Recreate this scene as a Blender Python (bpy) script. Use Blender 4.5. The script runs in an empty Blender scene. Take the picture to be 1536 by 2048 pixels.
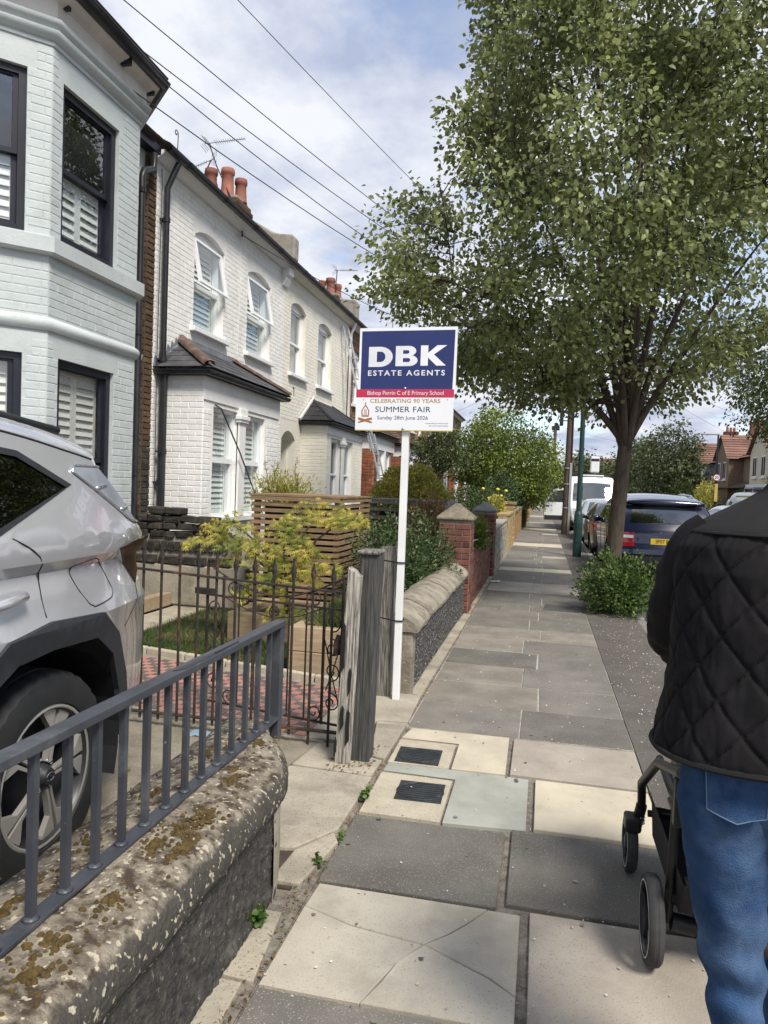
import bpy, bmesh, math, random
import numpy as np
from math import sin, cos, pi, sqrt, atan2, radians, floor
from mathutils import Vector, Matrix
from mathutils.geometry import delaunay_2d_cdt

SC = bpy.context.scene
COL = SC.collection
RN = random.Random(11)
NP = np.random.default_rng(5)

# ------------------------------------------------------------------ camera
cam_data = bpy.data.cameras.new('camera')
cam = bpy.data.objects.new('camera', cam_data)
COL.objects.link(cam)
cam_data.sensor_fit = 'VERTICAL'
cam_data.sensor_height = 36.0
cam_data.lens = 25.49
cam_data.clip_start = 0.05
cam_data.clip_end = 3000.0
CX, CY, CZ = Vector((0.97610, 0.21415, 0.03695)), Vector((-0.04357, 0.02626, 0.99871)), Vector((0.21290, -0.97645, 0.03497))
cam.matrix_world = Matrix(((CX.x, CY.x, CZ.x, 0.0), (CX.y, CY.y, CZ.y, 0.0), (CX.z, CY.z, CZ.z, 1.55), (0, 0, 0, 1)))
SC.camera = cam

# ------------------------------------------------------------------ light and sky
SUN_EL, SUN_AZ = radians(52), radians(138)          # azimuth clockwise from +Y
SC.view_settings.view_transform = 'Standard'
SC.view_settings.look = 'None'
SC.view_settings.exposure = 1.06
SC.view_settings.gamma = 1.0
sun_data = bpy.data.lights.new('sun', 'SUN')
sun_data.energy = 2.4
sun_data.angle = radians(16)
sun_data.color = (1.0, 0.94, 0.84)
sun = bpy.data.objects.new('sun', sun_data)
COL.objects.link(sun)
sdir = Vector((sin(SUN_AZ) * cos(SUN_EL), cos(SUN_AZ) * cos(SUN_EL), sin(SUN_EL)))
sun.rotation_euler = sdir.to_track_quat('Z', 'Y').to_euler()

world = bpy.data.worlds.new('World')
SC.world = world
world.use_nodes = True
wn, wl = world.node_tree.nodes, world.node_tree.links
wn.clear()


def N(nodes, t, **kw):
    n = nodes.new(t)
    for k, v in kw.items():
        if k in n.inputs and not hasattr(n, k):
            n.inputs[k].default_value = v
        else:
            setattr(n, k, v)
    return n


def make_sky():
    out = N(wn, 'ShaderNodeOutputWorld')
    bg = N(wn, 'ShaderNodeBackground')
    bg.inputs['Strength'].default_value = 0.115
    sky = N(wn, 'ShaderNodeTexSky')
    sky.sky_type = 'NISHITA'
    sky.sun_disc = False
    sky.sun_elevation = SUN_EL
    sky.sun_rotation = SUN_AZ
    sky.air_density = 1.0
    sky.dust_density = 0.6
    sky.ozone_density = 2.0
    tc = N(wn, 'ShaderNodeTexCoord')
    sep = N(wn, 'ShaderNodeSeparateXYZ')
    wl.new(tc.outputs['Generated'], sep.inputs[0])
    mx = N(wn, 'ShaderNodeMath', operation='MAXIMUM')
    wl.new(sep.outputs['Z'], mx.inputs[0]); mx.inputs[1].default_value = 0.0
    ad = N(wn, 'ShaderNodeMath', operation='ADD')
    wl.new(mx.outputs[0], ad.inputs[0]); ad.inputs[1].default_value = 0.22
    dx = N(wn, 'ShaderNodeMath', operation='DIVIDE'); dy = N(wn, 'ShaderNodeMath', operation='DIVIDE')
    wl.new(sep.outputs['X'], dx.inputs[0]); wl.new(ad.outputs[0], dx.inputs[1])
    wl.new(sep.outputs['Y'], dy.inputs[0]); wl.new(ad.outputs[0], dy.inputs[1])
    cmb = N(wn, 'ShaderNodeCombineXYZ')
    wl.new(dx.outputs[0], cmb.inputs[0]); wl.new(dy.outputs[0], cmb.inputs[1]); cmb.inputs[2].default_value = 3.7
    n1 = N(wn, 'ShaderNodeTexNoise'); n1.inputs['Scale'].default_value = 1.8; n1.inputs['Detail'].default_value = 9; n1.inputs['Roughness'].default_value = 0.55; n1.inputs['Distortion'].default_value = 0.25
    n2 = N(wn, 'ShaderNodeTexNoise'); n2.inputs['Scale'].default_value = 2.6; n2.inputs['Detail'].default_value = 9; n2.inputs['Roughness'].default_value = 0.58
    off = N(wn, 'ShaderNodeVectorMath', operation='ADD'); off.inputs[1].default_value = (4.3, 1.7, 2.0)
    wl.new(cmb.outputs[0], n1.inputs['Vector']); wl.new(cmb.outputs[0], off.inputs[0]); wl.new(off.outputs[0], n2.inputs['Vector'])
    cov = N(wn, 'ShaderNodeValToRGB')
    cov.color_ramp.elements[0].position = 0.365; cov.color_ramp.elements[1].position = 0.485
    wl.new(n1.outputs['Fac'], cov.inputs[0])
    shade = N(wn, 'ShaderNodeValToRGB')
    shade.color_ramp.elements[0].position = 0.36; shade.color_ramp.elements[0].color = (3.7, 4.25, 5.7, 1)
    shade.color_ramp.elements[1].position = 0.60; shade.color_ramp.elements[1].color = (7.3, 7.5, 8.0, 1)
    wl.new(n2.outputs['Fac'], shade.inputs[0])
    cmul = N(wn, 'ShaderNodeVectorMath', operation='SCALE'); cmul.inputs['Scale'].default_value = 0.53
    wl.new(shade.outputs['Color'], cmul.inputs[0])
    mix = N(wn, 'ShaderNodeMixRGB')
    wl.new(cov.outputs['Color'], mix.inputs['Fac'])
    wl.new(sky.outputs['Color'], mix.inputs['Color1']); wl.new(cmul.outputs[0], mix.inputs['Color2'])
    wl.new(mix.outputs['Color'], bg.inputs['Color'])
    wl.new(bg.outputs[0], out.inputs[0])


make_sky()

# ------------------------------------------------------------------ helpers
MATS = {}


def pm(name, c, c2=None, s=4.0, det=4.0, rough=0.8, bump=0.0, bs=80.0, rnd=0.0, spec=0.4, metal=0.0, speck=None,
       ss=220.0, st=0.62, lo=0.35, hi=0.65, island=0.0, coat=0.0, stretch=None, dirt=None, ds=1.2, dlo=0.5, dhi=0.7, trans=0.0, sheen=0.0, stain=None):
    """procedural material: two-colour noise + optional speckles, dirt patches, per-object / per-island variation and bump"""
    m = bpy.data.materials.new(name)
    m.use_nodes = True
    nt = m.node_tree; nd = nt.nodes; lk = nt.links
    b = nd['Principled BSDF']
    b.inputs['Roughness'].default_value = rough
    b.inputs['Specular IOR Level'].default_value = spec
    b.inputs['Metallic'].default_value = metal
    if coat: b.inputs['Coat Weight'].default_value = coat; b.inputs['Coat Roughness'].default_value = 0.03
    if sheen: b.inputs['Sheen Weight'].default_value = sheen
    geo = nd.new('ShaderNodeNewGeometry')
    vec = geo.outputs['Position']
    if stretch:
        mp = nd.new('ShaderNodeMapping'); mp.inputs['Scale'].default_value = stretch
        lk.new(vec, mp.inputs['Vector']); vec = mp.outputs[0]
    if c2 is None: c2 = tuple(x * 0.82 for x in c)
    nz = nd.new('ShaderNodeTexNoise'); nz.inputs['Scale'].default_value = s; nz.inputs['Detail'].default_value = det; nz.inputs['Roughness'].default_value = 0.6
    lk.new(vec, nz.inputs['Vector'])
    rp = nd.new('ShaderNodeValToRGB')
    rp.color_ramp.elements[0].position = lo; rp.color_ramp.elements[0].color = (*c2, 1)
    rp.color_ramp.elements[1].position = hi; rp.color_ramp.elements[1].color = (*c, 1)
    lk.new(nz.outputs['Fac'], rp.inputs[0])
    col = rp.outputs['Color']
    def mixin(fac, color):
        nonlocal col
        mxn = nd.new('ShaderNodeMixRGB'); lk.new(fac, mxn.inputs['Fac']); lk.new(col, mxn.inputs['Color1'])
        mxn.inputs['Color2'].default_value = (*color, 1); col = mxn.outputs['Color']
    if dirt:
        n3 = nd.new('ShaderNodeTexNoise'); n3.inputs['Scale'].default_value = ds; n3.inputs['Detail'].default_value = 8; n3.inputs['Roughness'].default_value = 0.65
        lk.new(vec, n3.inputs['Vector'])
        r3 = nd.new('ShaderNodeValToRGB'); r3.color_ramp.elements[0].position = dlo; r3.color_ramp.elements[1].position = dhi
        lk.new(n3.outputs['Fac'], r3.inputs[0]); mixin(r3.outputs['Color'], dirt)
    if stain:      # algae below a ragged height line: (z, raggedness, colour)
        sz = nd.new('ShaderNodeSeparateXYZ'); lk.new(geo.outputs['Position'], sz.inputs[0])
        n5 = nd.new('ShaderNodeTexNoise'); n5.inputs['Scale'].default_value = 16; n5.inputs['Detail'].default_value = 10; n5.inputs['Roughness'].default_value = 0.7
        lk.new(geo.outputs['Position'], n5.inputs['Vector'])
        ma = nd.new('ShaderNodeMath'); ma.operation = 'MULTIPLY_ADD'; ma.inputs[1].default_value = stain[1]; lk.new(n5.outputs['Fac'], ma.inputs[0]); lk.new(sz.outputs['Z'], ma.inputs[2])
        mr2 = nd.new('ShaderNodeMapRange'); mr2.inputs['From Min'].default_value = stain[0] + stain[1] * .5 - .006; mr2.inputs['From Max'].default_value = stain[0] + stain[1] * .5 + .010; mr2.inputs['To Min'].default_value = 0.93; mr2.inputs['To Max'].default_value = 0.0
        lk.new(ma.outputs[0], mr2.inputs['Value']); mixin(mr2.outputs[0], stain[2])
    if speck:
        n2 = nd.new('ShaderNodeTexNoise'); n2.inputs['Scale'].default_value = ss; n2.inputs['Detail'].default_value = 2
        lk.new(vec, n2.inputs['Vector'])
        r2 = nd.new('ShaderNodeValToRGB'); r2.color_ramp.elements[0].position = st; r2.color_ramp.elements[1].position = st + 0.05
        lk.new(n2.outputs['Fac'], r2.inputs[0]); mixin(r2.outputs['Color'], speck)
    for amt, src in ((rnd, 'o'), (island, 'i')):
        if amt:
            if src == 'o':
                oi = nd.new('ShaderNodeObjectInfo'); so = oi.outputs['Random']
            else:
                so = geo.outputs['Random Per Island']
            mr = nd.new('ShaderNodeMapRange'); mr.inputs['To Min'].default_value = 1 - amt; mr.inputs['To Max'].default_value = 1 + amt
            lk.new(so, mr.inputs['Value'])
            hs = nd.new('ShaderNodeHueSaturation'); lk.new(mr.outputs[0], hs.inputs['Value']); lk.new(col, hs.inputs['Color'])
            col = hs.outputs['Color']
    lk.new(col, b.inputs['Base Color'])
    if bump:
        nb = nd.new('ShaderNodeTexNoise'); nb.inputs['Scale'].default_value = bs; nb.inputs['Detail'].default_value = 5
        lk.new(vec, nb.inputs['Vector'])
        bp = nd.new('ShaderNodeBump'); bp.inputs['Strength'].default_value = bump; bp.inputs['Distance'].default_value = 0.01
        lk.new(nb.outputs['Fac'], bp.inputs['Height']); lk.new(bp.outputs[0], b.inputs['Normal'])
    if trans:
        tr = nd.new('ShaderNodeBsdfTranslucent'); lk.new(col, tr.inputs['Color'])
        ms = nd.new('ShaderNodeMixShader'); ms.inputs[0].default_value = trans
        lk.new(b.outputs[0], ms.inputs[1]); lk.new(tr.outputs[0], ms.inputs[2])
        lk.new(ms.outputs[0], nd['Material Output'].inputs['Surface'])
    MATS[name] = m
    return m


def glass(name, tint=(0.8, 0.85, 0.87), rough=0.0, base=0.0):
    m = bpy.data.materials.new(name); m.use_nodes = True
    nd = m.node_tree.nodes; lk = m.node_tree.links
    nd.remove(nd['Principled BSDF'])
    tr = nd.new('ShaderNodeBsdfTransparent'); tr.inputs[0].default_value = (*tint, 1)
    gl = nd.new('ShaderNodeBsdfGlossy'); gl.inputs['Roughness'].default_value = rough
    lw = nd.new('ShaderNodeLayerWeight'); lw.inputs['Blend'].default_value = 0.5
    pw = nd.new('ShaderNodeMath'); pw.operation = 'POWER'; pw.inputs[1].default_value = 4.0; lk.new(lw.outputs['Facing'], pw.inputs[0])
    ad = nd.new('ShaderNodeMath'); ad.operation = 'ADD'; ad.inputs[1].default_value = base; ad.use_clamp = True
    lk.new(pw.outputs[0], ad.inputs[0])
    ms = nd.new('ShaderNodeMixShader')
    lk.new(ad.outputs[0], ms.inputs[0]); lk.new(tr.outputs[0], ms.inputs[1]); lk.new(gl.outputs[0], ms.inputs[2])
    lk.new(ms.outputs[0], nd['Material Output'].inputs['Surface'])
    MATS[name] = m
    return m


class Fr:
    """local frame: a along u, b along outward normal n, c up"""
    def __init__(s, o, u=(1, 0, 0), n=(0, 1, 0)):
        s.o = Vector(o); s.u = Vector(u).normalized(); s.n = Vector(n).normalized()
    def __call__(s, a, b, c):
        return s.o + s.u * a + s.n * b + Vector((0, 0, c))
    def rz(s):
        return atan2(s.u.y, s.u.x)


WORLD = Fr((0, 0, 0))


def place(parent):
    t = Vector((0, 0, 0))
    while parent is not None:
        t += parent.location; parent = parent.parent
    return t


class MB:
    def __init__(s, fr=None):
        s.v = []; s.f = []; s.m = []; s.fr = fr
    def P(s, p):
        return tuple(s.fr(*p)) if s.fr else tuple(p)
    def add(s, pts, faces, m=0):
        k = len(s.v); s.v.extend(s.P(p) for p in pts)
        s.f.extend(tuple(k + i for i in f) for f in faces); s.m.extend([m] * len(faces))
        return s
    def poly(s, pts, m=0):
        return s.add(pts, [tuple(range(len(pts)))], m)
    def box(s, a0, a1, b0, b1, c0, c1, m=0):
        p = [(a0, b0, c0), (a1, b0, c0), (a1, b1, c0), (a0, b1, c0), (a0, b0, c1), (a1, b0, c1), (a1, b1, c1), (a0, b1, c1)]
        return s.add(p, [(0, 3, 2, 1), (4, 5, 6, 7), (0, 1, 5, 4), (1, 2, 6, 5), (2, 3, 7, 6), (3, 0, 4, 7)], m)
    def beam(s, p, q, w, h, m=0, up=(0, 0, 1)):
        p, q = Vector(p), Vector(q); d = (q - p).normalized(); side = d.cross(Vector(up))
        if side.length < 1e-4: side = Vector((1, 0, 0))
        side.normalize(); u2 = side.cross(d).normalized(); a = side * w / 2; b = u2 * h / 2
        pts = [p - a - b, p + a - b, p + a + b, p - a + b, q - a - b, q + a - b, q + a + b, q - a + b]
        return s.add(pts, [(0, 3, 2, 1), (4, 5, 6, 7), (0, 1, 5, 4), (1, 2, 6, 5), (2, 3, 7, 6), (3, 0, 4, 7)], m)
    def prism(s, poly, b0, b1, m=0):
        """poly in (a,c), extruded along b"""
        n = len(poly)
        pts = [(a, b0, c) for a, c in poly] + [(a, b1, c) for a, c in poly]
        fs = [tuple(range(n)), tuple(range(2 * n - 1, n - 1, -1))] + [(i, i + n, (i + 1) % n + n, (i + 1) % n) for i in range(n)]
        return s.add(pts, fs, m)
    def prism_u(s, poly, a0, a1, m=0):
        """poly in (b,c), extruded along a"""
        n = len(poly)
        pts = [(a0, b, c) for b, c in poly] + [(a1, b, c) for b, c in poly]
        fs = [tuple(range(n)), tuple(range(2 * n - 1, n - 1, -1))] + [(i, i + n, (i + 1) % n + n, (i + 1) % n) for i in range(n)]
        return s.add(pts, fs, m)
    def slab(s, poly, z0, z1, m=0):
        """poly in (a,b), extruded up"""
        n = len(poly)
        pts = [(a, b, z0) for a, b in poly] + [(a, b, z1) for a, b in poly]
        fs = [tuple(range(n - 1, -1, -1)), tuple(range(n, 2 * n))] + [(i, (i + 1) % n, (i + 1) % n + n, i + n) for i in range(n)]
        return s.add(pts, fs, m)
    def tube(s, pts, r, n=8, m=0, cap=True, closed=False):
        P = [Vector(p) for p in pts]; k = len(P)
        rr = r if isinstance(r, (list, tuple)) else [r] * k
        ref = None; rings = []
        for i in range(k):
            a = P[(i - 1) % k] if (i > 0 or closed) else P[i]
            b = P[(i + 1) % k] if (i < k - 1 or closed) else P[i]
            t = (b - a).normalized()
            if ref is None:
                ref = t.orthogonal().normalized()
            ref = (ref - t * ref.dot(t))
            if ref.length < 1e-5: ref = t.orthogonal()
            ref.normalize(); w = t.cross(ref)
            rings.append([P[i] + (ref * cos(2 * pi * j / n) + w * sin(2 * pi * j / n)) * rr[i] for j in range(n)])
        base = [p for rg in rings for p in rg]; fs = []
        for i in range(k if closed else k - 1):
            i2 = (i + 1) % k
            for j in range(n):
                j2 = (j + 1) % n
                fs.append((i * n + j, i * n + j2, i2 * n + j2, i2 * n + j))
        if cap and not closed:
            fs.append(tuple(range(n - 1, -1, -1))); fs.append(tuple((k - 1) * n + j for j in range(n)))
        return s.add(base, fs, m)
    def lathe(s, prof, c=(0, 0, 0), n=20, m=0, ax='z', close=False, cap=True):
        """prof list of (r, h) along the axis"""
        pts = []
        for r, h in prof:
            for j in range(n):
                a = 2 * pi * j / n
                if ax == 'z': q = (c[0] + r * cos(a), c[1] + r * sin(a), c[2] + h)
                elif ax == 'y': q = (c[0] + r * cos(a), c[1] + h, c[2] + r * sin(a))
                else: q = (c[0] + h, c[1] + r * cos(a), c[2] + r * sin(a))
                pts.append(q)
        fs = []
        for i in range(len(prof) - 1 + (1 if close else 0)):
            i2 = (i + 1) % len(prof)
            for j in range(n):
                j2 = (j + 1) % n
                fs.append((i * n + j, i * n + j2, i2 * n + j2, i2 * n + j))
        if cap and not close:
            fs.append(tuple(range(n - 1, -1, -1))); fs.append(tuple((len(prof) - 1) * n + j for j in range(n)))
        return s.add(pts, fs, m)
    def grid(s, P, m=0, closeu=False, closev=False):
        """P[i][j] grid of points"""
        nu, nv = len(P), len(P[0]); pts = [p for r in P for p in r]; fs = []
        for i in range(nu if closeu else nu - 1):
            for j in range(nv if closev else nv - 1):
                i2, j2 = (i + 1) % nu, (j + 1) % nv
                fs.append((i * nv + j, i2 * nv + j, i2 * nv + j2, i * nv + j2))
        return s.add(pts, fs, m)
    def mesh(s, name, mats, smooth=False, fix=True):
        me = bpy.data.meshes.new(name)
        me.from_pydata(s.v, [], s.f)
        mats = mats if isinstance(mats, (list, tuple)) else [mats]
        for mm in mats: me.materials.append(MATS[mm] if isinstance(mm, str) else mm)
        if len(mats) > 1: me.polygons.foreach_set('material_index', s.m)
        if fix and len(s.f) < 60000:
            bm = bmesh.new(); bm.from_mesh(me)
            bmesh.ops.recalc_face_normals(bm, faces=bm.faces); bm.to_mesh(me); bm.free()
        if smooth is True: me.polygons.foreach_set('use_smooth', [True] * len(me.polygons))
        me.update()
        return me
    def build(s, name, mats, parent=None, smooth=False, local=False, bevel=0.0, bseg=2, fix=True):
        me = s.mesh(name, mats, smooth if smooth is True else False, fix)
        o = bpy.data.objects.new(name, me); COL.objects.link(o)
        if parent is not None:
            o.parent = parent
            if not local: o.location = -place(parent)
        if smooth not in (True, False):
            sharp_angle(me, smooth)
        if bevel:
            md = o.modifiers.new('bevel', 'BEVEL'); md.width = bevel; md.segments = bseg; md.limit_method = 'ANGLE'; md.angle_limit = radians(40)
        return o


def sharp_angle(me, deg):
    me.polygons.foreach_set('use_smooth', [True] * len(me.polygons))
    bm = bmesh.new(); bm.from_mesh(me); th = radians(deg)
    for e in bm.edges:
        e.smooth = len(e.link_faces) == 2 and e.calc_face_angle(0) < th
    bm.to_mesh(me); bm.free()


def tag(o, label=None, cat=None, group=None, kind=None):
    if label: o['label'] = label
    if cat: o['category'] = cat
    if group: o['group'] = group
    if kind: o['kind'] = kind
    return o


def thing(name, loc, label, cat, group=None, rz=0.0):
    o = bpy.data.objects.new(name, None); COL.objects.link(o)
    o.location = loc; o.rotation_euler = (0, 0, rz); o.empty_display_size = 0.2
    return tag(o, label, cat, group)


def inst(name, me, parent, loc, rot=(0, 0, 0), sc=(1, 1, 1)):
    o = bpy.data.objects.new(name, me); COL.objects.link(o)
    if parent is not None:
        o.parent = parent; loc = Vector(loc) - place(parent)
    o.location = loc; o.rotation_euler = rot; o.scale = sc
    return o


def copy_tree(o, parent=None):
    c = o.copy(); COL.objects.link(c); c.parent = parent
    for ch in list(o.children): copy_tree(ch, c)
    return c


def inpoly(x, y, poly):
    r = False; n = len(poly); j = n - 1
    for i in range(n):
        xi, yi = poly[i]; xj, yj = poly[j]
        if (yi > y) != (yj > y) and x < (xj - xi) * (y - yi) / (yj - yi) + xi: r = not r
        j = i
    return r


def fill2d(loops, extra=(), keep=None):
    """constrained triangulation of several closed loops plus loose points -> verts, tris"""
    vs = []; es = []
    for lp in loops:
        k = len(vs); vs += [Vector(p) for p in lp]; es += [(k + i, k + (i + 1) % len(lp)) for i in range(len(lp))]
    vs += [Vector(p) for p in extra]
    ov, oe, of, *_ = delaunay_2d_cdt(vs, es, [], 0, 1e-5)
    tris = []
    for f in of:
        cx = sum(ov[i].x for i in f) / len(f); cy = sum(ov[i].y for i in f) / len(f)
        if keep is None or keep(cx, cy): tris.append(tuple(f))
    return [tuple(v) for v in ov], tris


# brick unit mesh: back at b=0, front at b=1, front edge slightly inset; unit in a and c, centred
def brick_mesh(name, mat, jit=0.0, chip=0.0, inset=0.03, seed=0):
    r = random.Random(seed); b = MB(); i = inset
    k = lambda: r.uniform(-jit, jit)
    back = [(-.5, 0, -.5), (.5, 0, -.5), (.5, 0, .5), (-.5, 0, .5)]
    mid = [(-.5 + k(), .55, -.5 + k()), (.5 + k(), .55, -.5 + k()), (.5 + k(), .55, .5 + k()), (-.5 + k(), .55, .5 + k())]
    fr = [(-.5 + i + k(), 1 + k() * 4, -.5 + 2.5 * i + k()), (.5 - i + k(), 1 + k() * 4, -.5 + 2.5 * i + k()), (.5 - i + k(), 1 + k() * 4, .5 - 2.5 * i + k()), (-.5 + i + k(), 1 + k() * 4, .5 - 2.5 * i + k())]
    fs = [(8, 9, 10, 11)]
    for a, c in ((0, 4), (4, 8)):
        for q in range(4): fs.append((a + q, a + (q + 1) % 4, c + (q + 1) % 4, c + q))
    b.add(back + mid + fr, fs)
    return b.mesh(name, mat)


def lay_bricks(parent, fr, W, z0, z1, holes, meshes, mat, nparts, bl=0.215, bh=0.065, j=0.010, depth=0.009, flemish=False, eye=Vector((0, 0, 1.55)), shift=0.0, seed=1):
    """courses of single bricks on a wall face; the nearest are parts, the rest one joined part"""
    r = random.Random(seed); L = []
    row = 0; z = z0
    while z + bh <= z1 + 1e-6:
        a = -(bl + j) * (0.5 if row % 2 else 0.0) - shift
        while a < W:
            if flemish and (int(round(a * 1000)) % 2): pass
            u0, u1 = max(a, 0.0) + j / 2, min(a + bl + j, W) - j / 2
            segs = [(u0, u1)]
            for h in holes:
                if h[3] <= z + 0.006 or h[2] >= z + bh - 0.006: continue
                ns = []
                for s0, s1 in segs:
                    if h[1] <= s0 or h[0] >= s1: ns.append((s0, s1)); continue
                    if h[0] > s0: ns.append((s0, h[0] - 0.003))
                    if h[1] < s1: ns.append((h[1] + 0.003, s1))
                segs = ns
            for s0, s1 in segs:
                if s1 - s0 > 0.03: L.append(((s0 + s1) / 2, z + bh / 2, s1 - s0, bh))
            a += bl + j
        z += bh + j; row += 1
    L.sort(key=lambda q: (fr(q[0], 0, q[1]) - eye).length)
    rz = fr.rz()
    flip = 1 if (Vector((-fr.u.y, fr.u.x, 0)).dot(fr.n) > 0) else -1
    for q in L[:nparts]:
        o = inst('brick', r.choice(meshes), parent, fr(q[0], 0, q[1]), (0, 0, rz), (q[2], depth * flip * r.uniform(.85, 1.15), q[3] * r.uniform(.97, 1.03)))
    rest = L[nparts:]
    if rest:
        vv = []; ff = []
        tmpl = [( [tuple(v.co) for v in m.vertices], [tuple(p.vertices) for p in m.polygons]) for m in meshes]
        for q in rest:
            tv, tf = r.choice(tmpl); k = len(vv); dd = depth * r.uniform(.85, 1.15)
            for x, y, zz in tv:
                vv.append(tuple(fr(q[0] + x * q[2], y * dd, q[1] + zz * q[3])))
            ff += [tuple(k + i for i in f) for f in tf]
        b = MB(); b.v = vv; b.f = ff; b.m = [0] * len(ff)
        tag(b.build('brick_courses', mat, parent), kind='stuff')
    return len(L)


def arc_top(u0, u1, v0, v1, rise=0.0, n=8):
    if rise <= 0: return [(u0, v0), (u1, v0), (u1, v1), (u0, v1)]
    w = (u1 - u0) / 2; Rr = (w * w + rise * rise) / (2 * rise); cx = (u0 + u1) / 2; cy = v1 + rise - Rr
    a = math.asin(min(1, w / Rr))
    return [(u0, v0), (u1, v0)] + [(cx + Rr * sin(a - 2 * a * i / n), cy + Rr * cos(a - 2 * a * i / n)) for i in range(n + 1)]


def wall_face(b, fr, poly, ops, reveal=0.11, m=0):
    """flat wall (in frame a,c) with openings and their reveals; ops are closed polygons"""
    k0 = b.fr; b.fr = fr
    vs, tr = fill2d([poly] + ops, keep=lambda x, y: inpoly(x, y, poly) and not any(inpoly(x, y, o) for o in ops))
    b.add([(x, 0, y) for x, y in vs], tr, m)
    for o in ops:
        n = len(o)
        for i in range(n):
            p, q = o[i], o[(i + 1) % n]
            b.poly([(p[0], 0, p[1]), (q[0], 0, q[1]), (q[0], -reveal, q[1]), (p[0], -reveal, p[1])], m)
    b.fr = k0


def text_mesh(name, body, size, mat, parent, loc, rot, sx=1.0, bold=0.0, align='CENTER', ext=0.0006, spacing=1.0, shear=0.0):
    cu = bpy.data.curves.new(name, 'FONT'); cu.body = body; cu.size = size; cu.align_x = align; cu.align_y = 'CENTER'
    cu.extrude = ext; cu.offset = bold; cu.space_character = spacing; cu.resolution_u = 3; cu.shear = shear
    o = bpy.data.objects.new(name, cu); COL.objects.link(o)
    dg = bpy.context.evaluated_depsgraph_get()
    me = bpy.data.meshes.new_from_object(o.evaluated_get(dg))
    bpy.data.objects.remove(o)
    me.materials.clear(); me.materials.append(MATS[mat])
    t = bpy.data.objects.new(name, me); COL.objects.link(t); t.parent = parent
    t.location = Vector(loc) - place(parent) if parent else loc
    t.rotation_euler = rot; t.scale = (sx, 1, 1)
    return t


# ------------------------------------------------------------------ materials
pm('grey_paint', (0.49, 0.53, 0.53), (0.44, 0.48, 0.48), s=3, rough=0.6, bump=0.25, bs=45, rnd=0.03, dirt=(0.36, 0.385, 0.375), ds=3.6, dlo=0.54, dhi=0.8)
pm('white_paint', (0.83, 0.82, 0.80), (0.76, 0.75, 0.73), s=3, rough=0.65, bump=0.3, bs=40, rnd=0.025, dirt=(0.60, 0.57, 0.52), ds=3.4, dlo=0.54, dhi=0.80)
pm('cream_paint', (0.80, 0.77, 0.68), (0.73, 0.70, 0.61), s=3, rough=0.65, bump=0.3, bs=40, rnd=0.025, dirt=(0.6, 0.57, 0.5), ds=2.2, dlo=0.6, dhi=0.85)
pm('white_trim', (0.80, 0.80, 0.80), (0.74, 0.74, 0.74), s=5, rough=0.45)
pm('soffit', (0.72, 0.68, 0.64), (0.6, 0.56, 0.52), s=4, rough=0.7)
pm('black_frame', (0.018, 0.020, 0.030), (0.012, 0.013, 0.02), s=6, rough=0.35)
pm('black_pipe', (0.016, 0.017, 0.020), (0.03, 0.03, 0.033), s=9, rough=0.38, dirt=(0.16, 0.16, 0.17), ds=14, dlo=0.68, dhi=0.78)
pm('shutter', (0.80, 0.79, 0.75), (0.75, 0.74, 0.70), s=3, rough=0.5)
pm('shutter_white', (0.80, 0.83, 0.83), (0.75, 0.78, 0.78), s=3, rough=0.5)
pm('curtain', (0.5, 0.52, 0.52), (0.32, 0.34, 0.35), s=3, rough=0.9, stretch=(9, 9, 0.6))
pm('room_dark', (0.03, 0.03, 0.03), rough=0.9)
pm('upvc', (0.82, 0.83, 0.84), (0.78, 0.79, 0.80), s=4, rough=0.3)
glass('pane_glass', (0.93, 0.95, 0.95), base=0.20)
glass('pane_tint', (0.90, 0.94, 0.93), base=0.10)
glass('car_glass', (0.05, 0.055, 0.055), base=0.06)
glass('screen_glass', (0.25, 0.28, 0.28), base=0.22)
pm('slate', (0.075, 0.075, 0.082), (0.045, 0.045, 0.05), s=5, rough=0.6, rnd=0.25, bump=0.2, bs=60, dirt=(0.12, 0.11, 0.10), ds=5, dlo=0.55, dhi=0.75)
pm('slate_black', (0.028, 0.029, 0.033), (0.018, 0.018, 0.02), s=5, rough=0.55, rnd=0.3)
pm('hip_tile', (0.14, 0.078, 0.054), (0.08, 0.056, 0.045), s=9, rough=0.85, bump=0.3, bs=50, dirt=(0.17, 0.15, 0.13), ds=9)
pm('lead', (0.24, 0.26, 0.29), (0.16, 0.175, 0.20), s=5, rough=0.6)
pm('cement', (0.34, 0.31, 0.27), (0.24, 0.22, 0.19), s=6, rough=0.9, bump=0.5, bs=30, dirt=(0.16, 0.15, 0.12), ds=5, dlo=0.5, dhi=0.7)
pm('terracotta', (0.32, 0.125, 0.088), (0.23, 0.09, 0.065), s=7, rough=0.75, rnd=0.2, bump=0.15)
pm('roof_tile', (0.13, 0.085, 0.065), (0.085, 0.06, 0.05), s=3, rough=0.85, rnd=0.25, bump=0.2)
pm('red_roof', (0.215, 0.115, 0.085), (0.15, 0.085, 0.065), s=1.2, rough=0.85, island=0.25, bump=0.2)
pm('stock_brick', (0.27, 0.165, 0.075), (0.19, 0.11, 0.05), s=6, rough=0.9, rnd=0.3, island=0.3, bump=0.35, bs=60)
pm('stock_mortar', (0.27, 0.235, 0.18), (0.2, 0.17, 0.13), s=8, rough=0.95)
pm('red_brick', (0.165, 0.060, 0.042), (0.105, 0.043, 0.034), s=8, rough=0.9, rnd=0.45, island=0.35, bump=0.4, bs=55, dirt=(0.10, 0.095, 0.075), ds=4, dlo=0.55, dhi=0.7)
pm('orange_brick', (0.30, 0.10, 0.045), (0.2, 0.07, 0.035), s=8, rough=0.9, rnd=0.25, island=0.25, bump=0.3)
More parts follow.
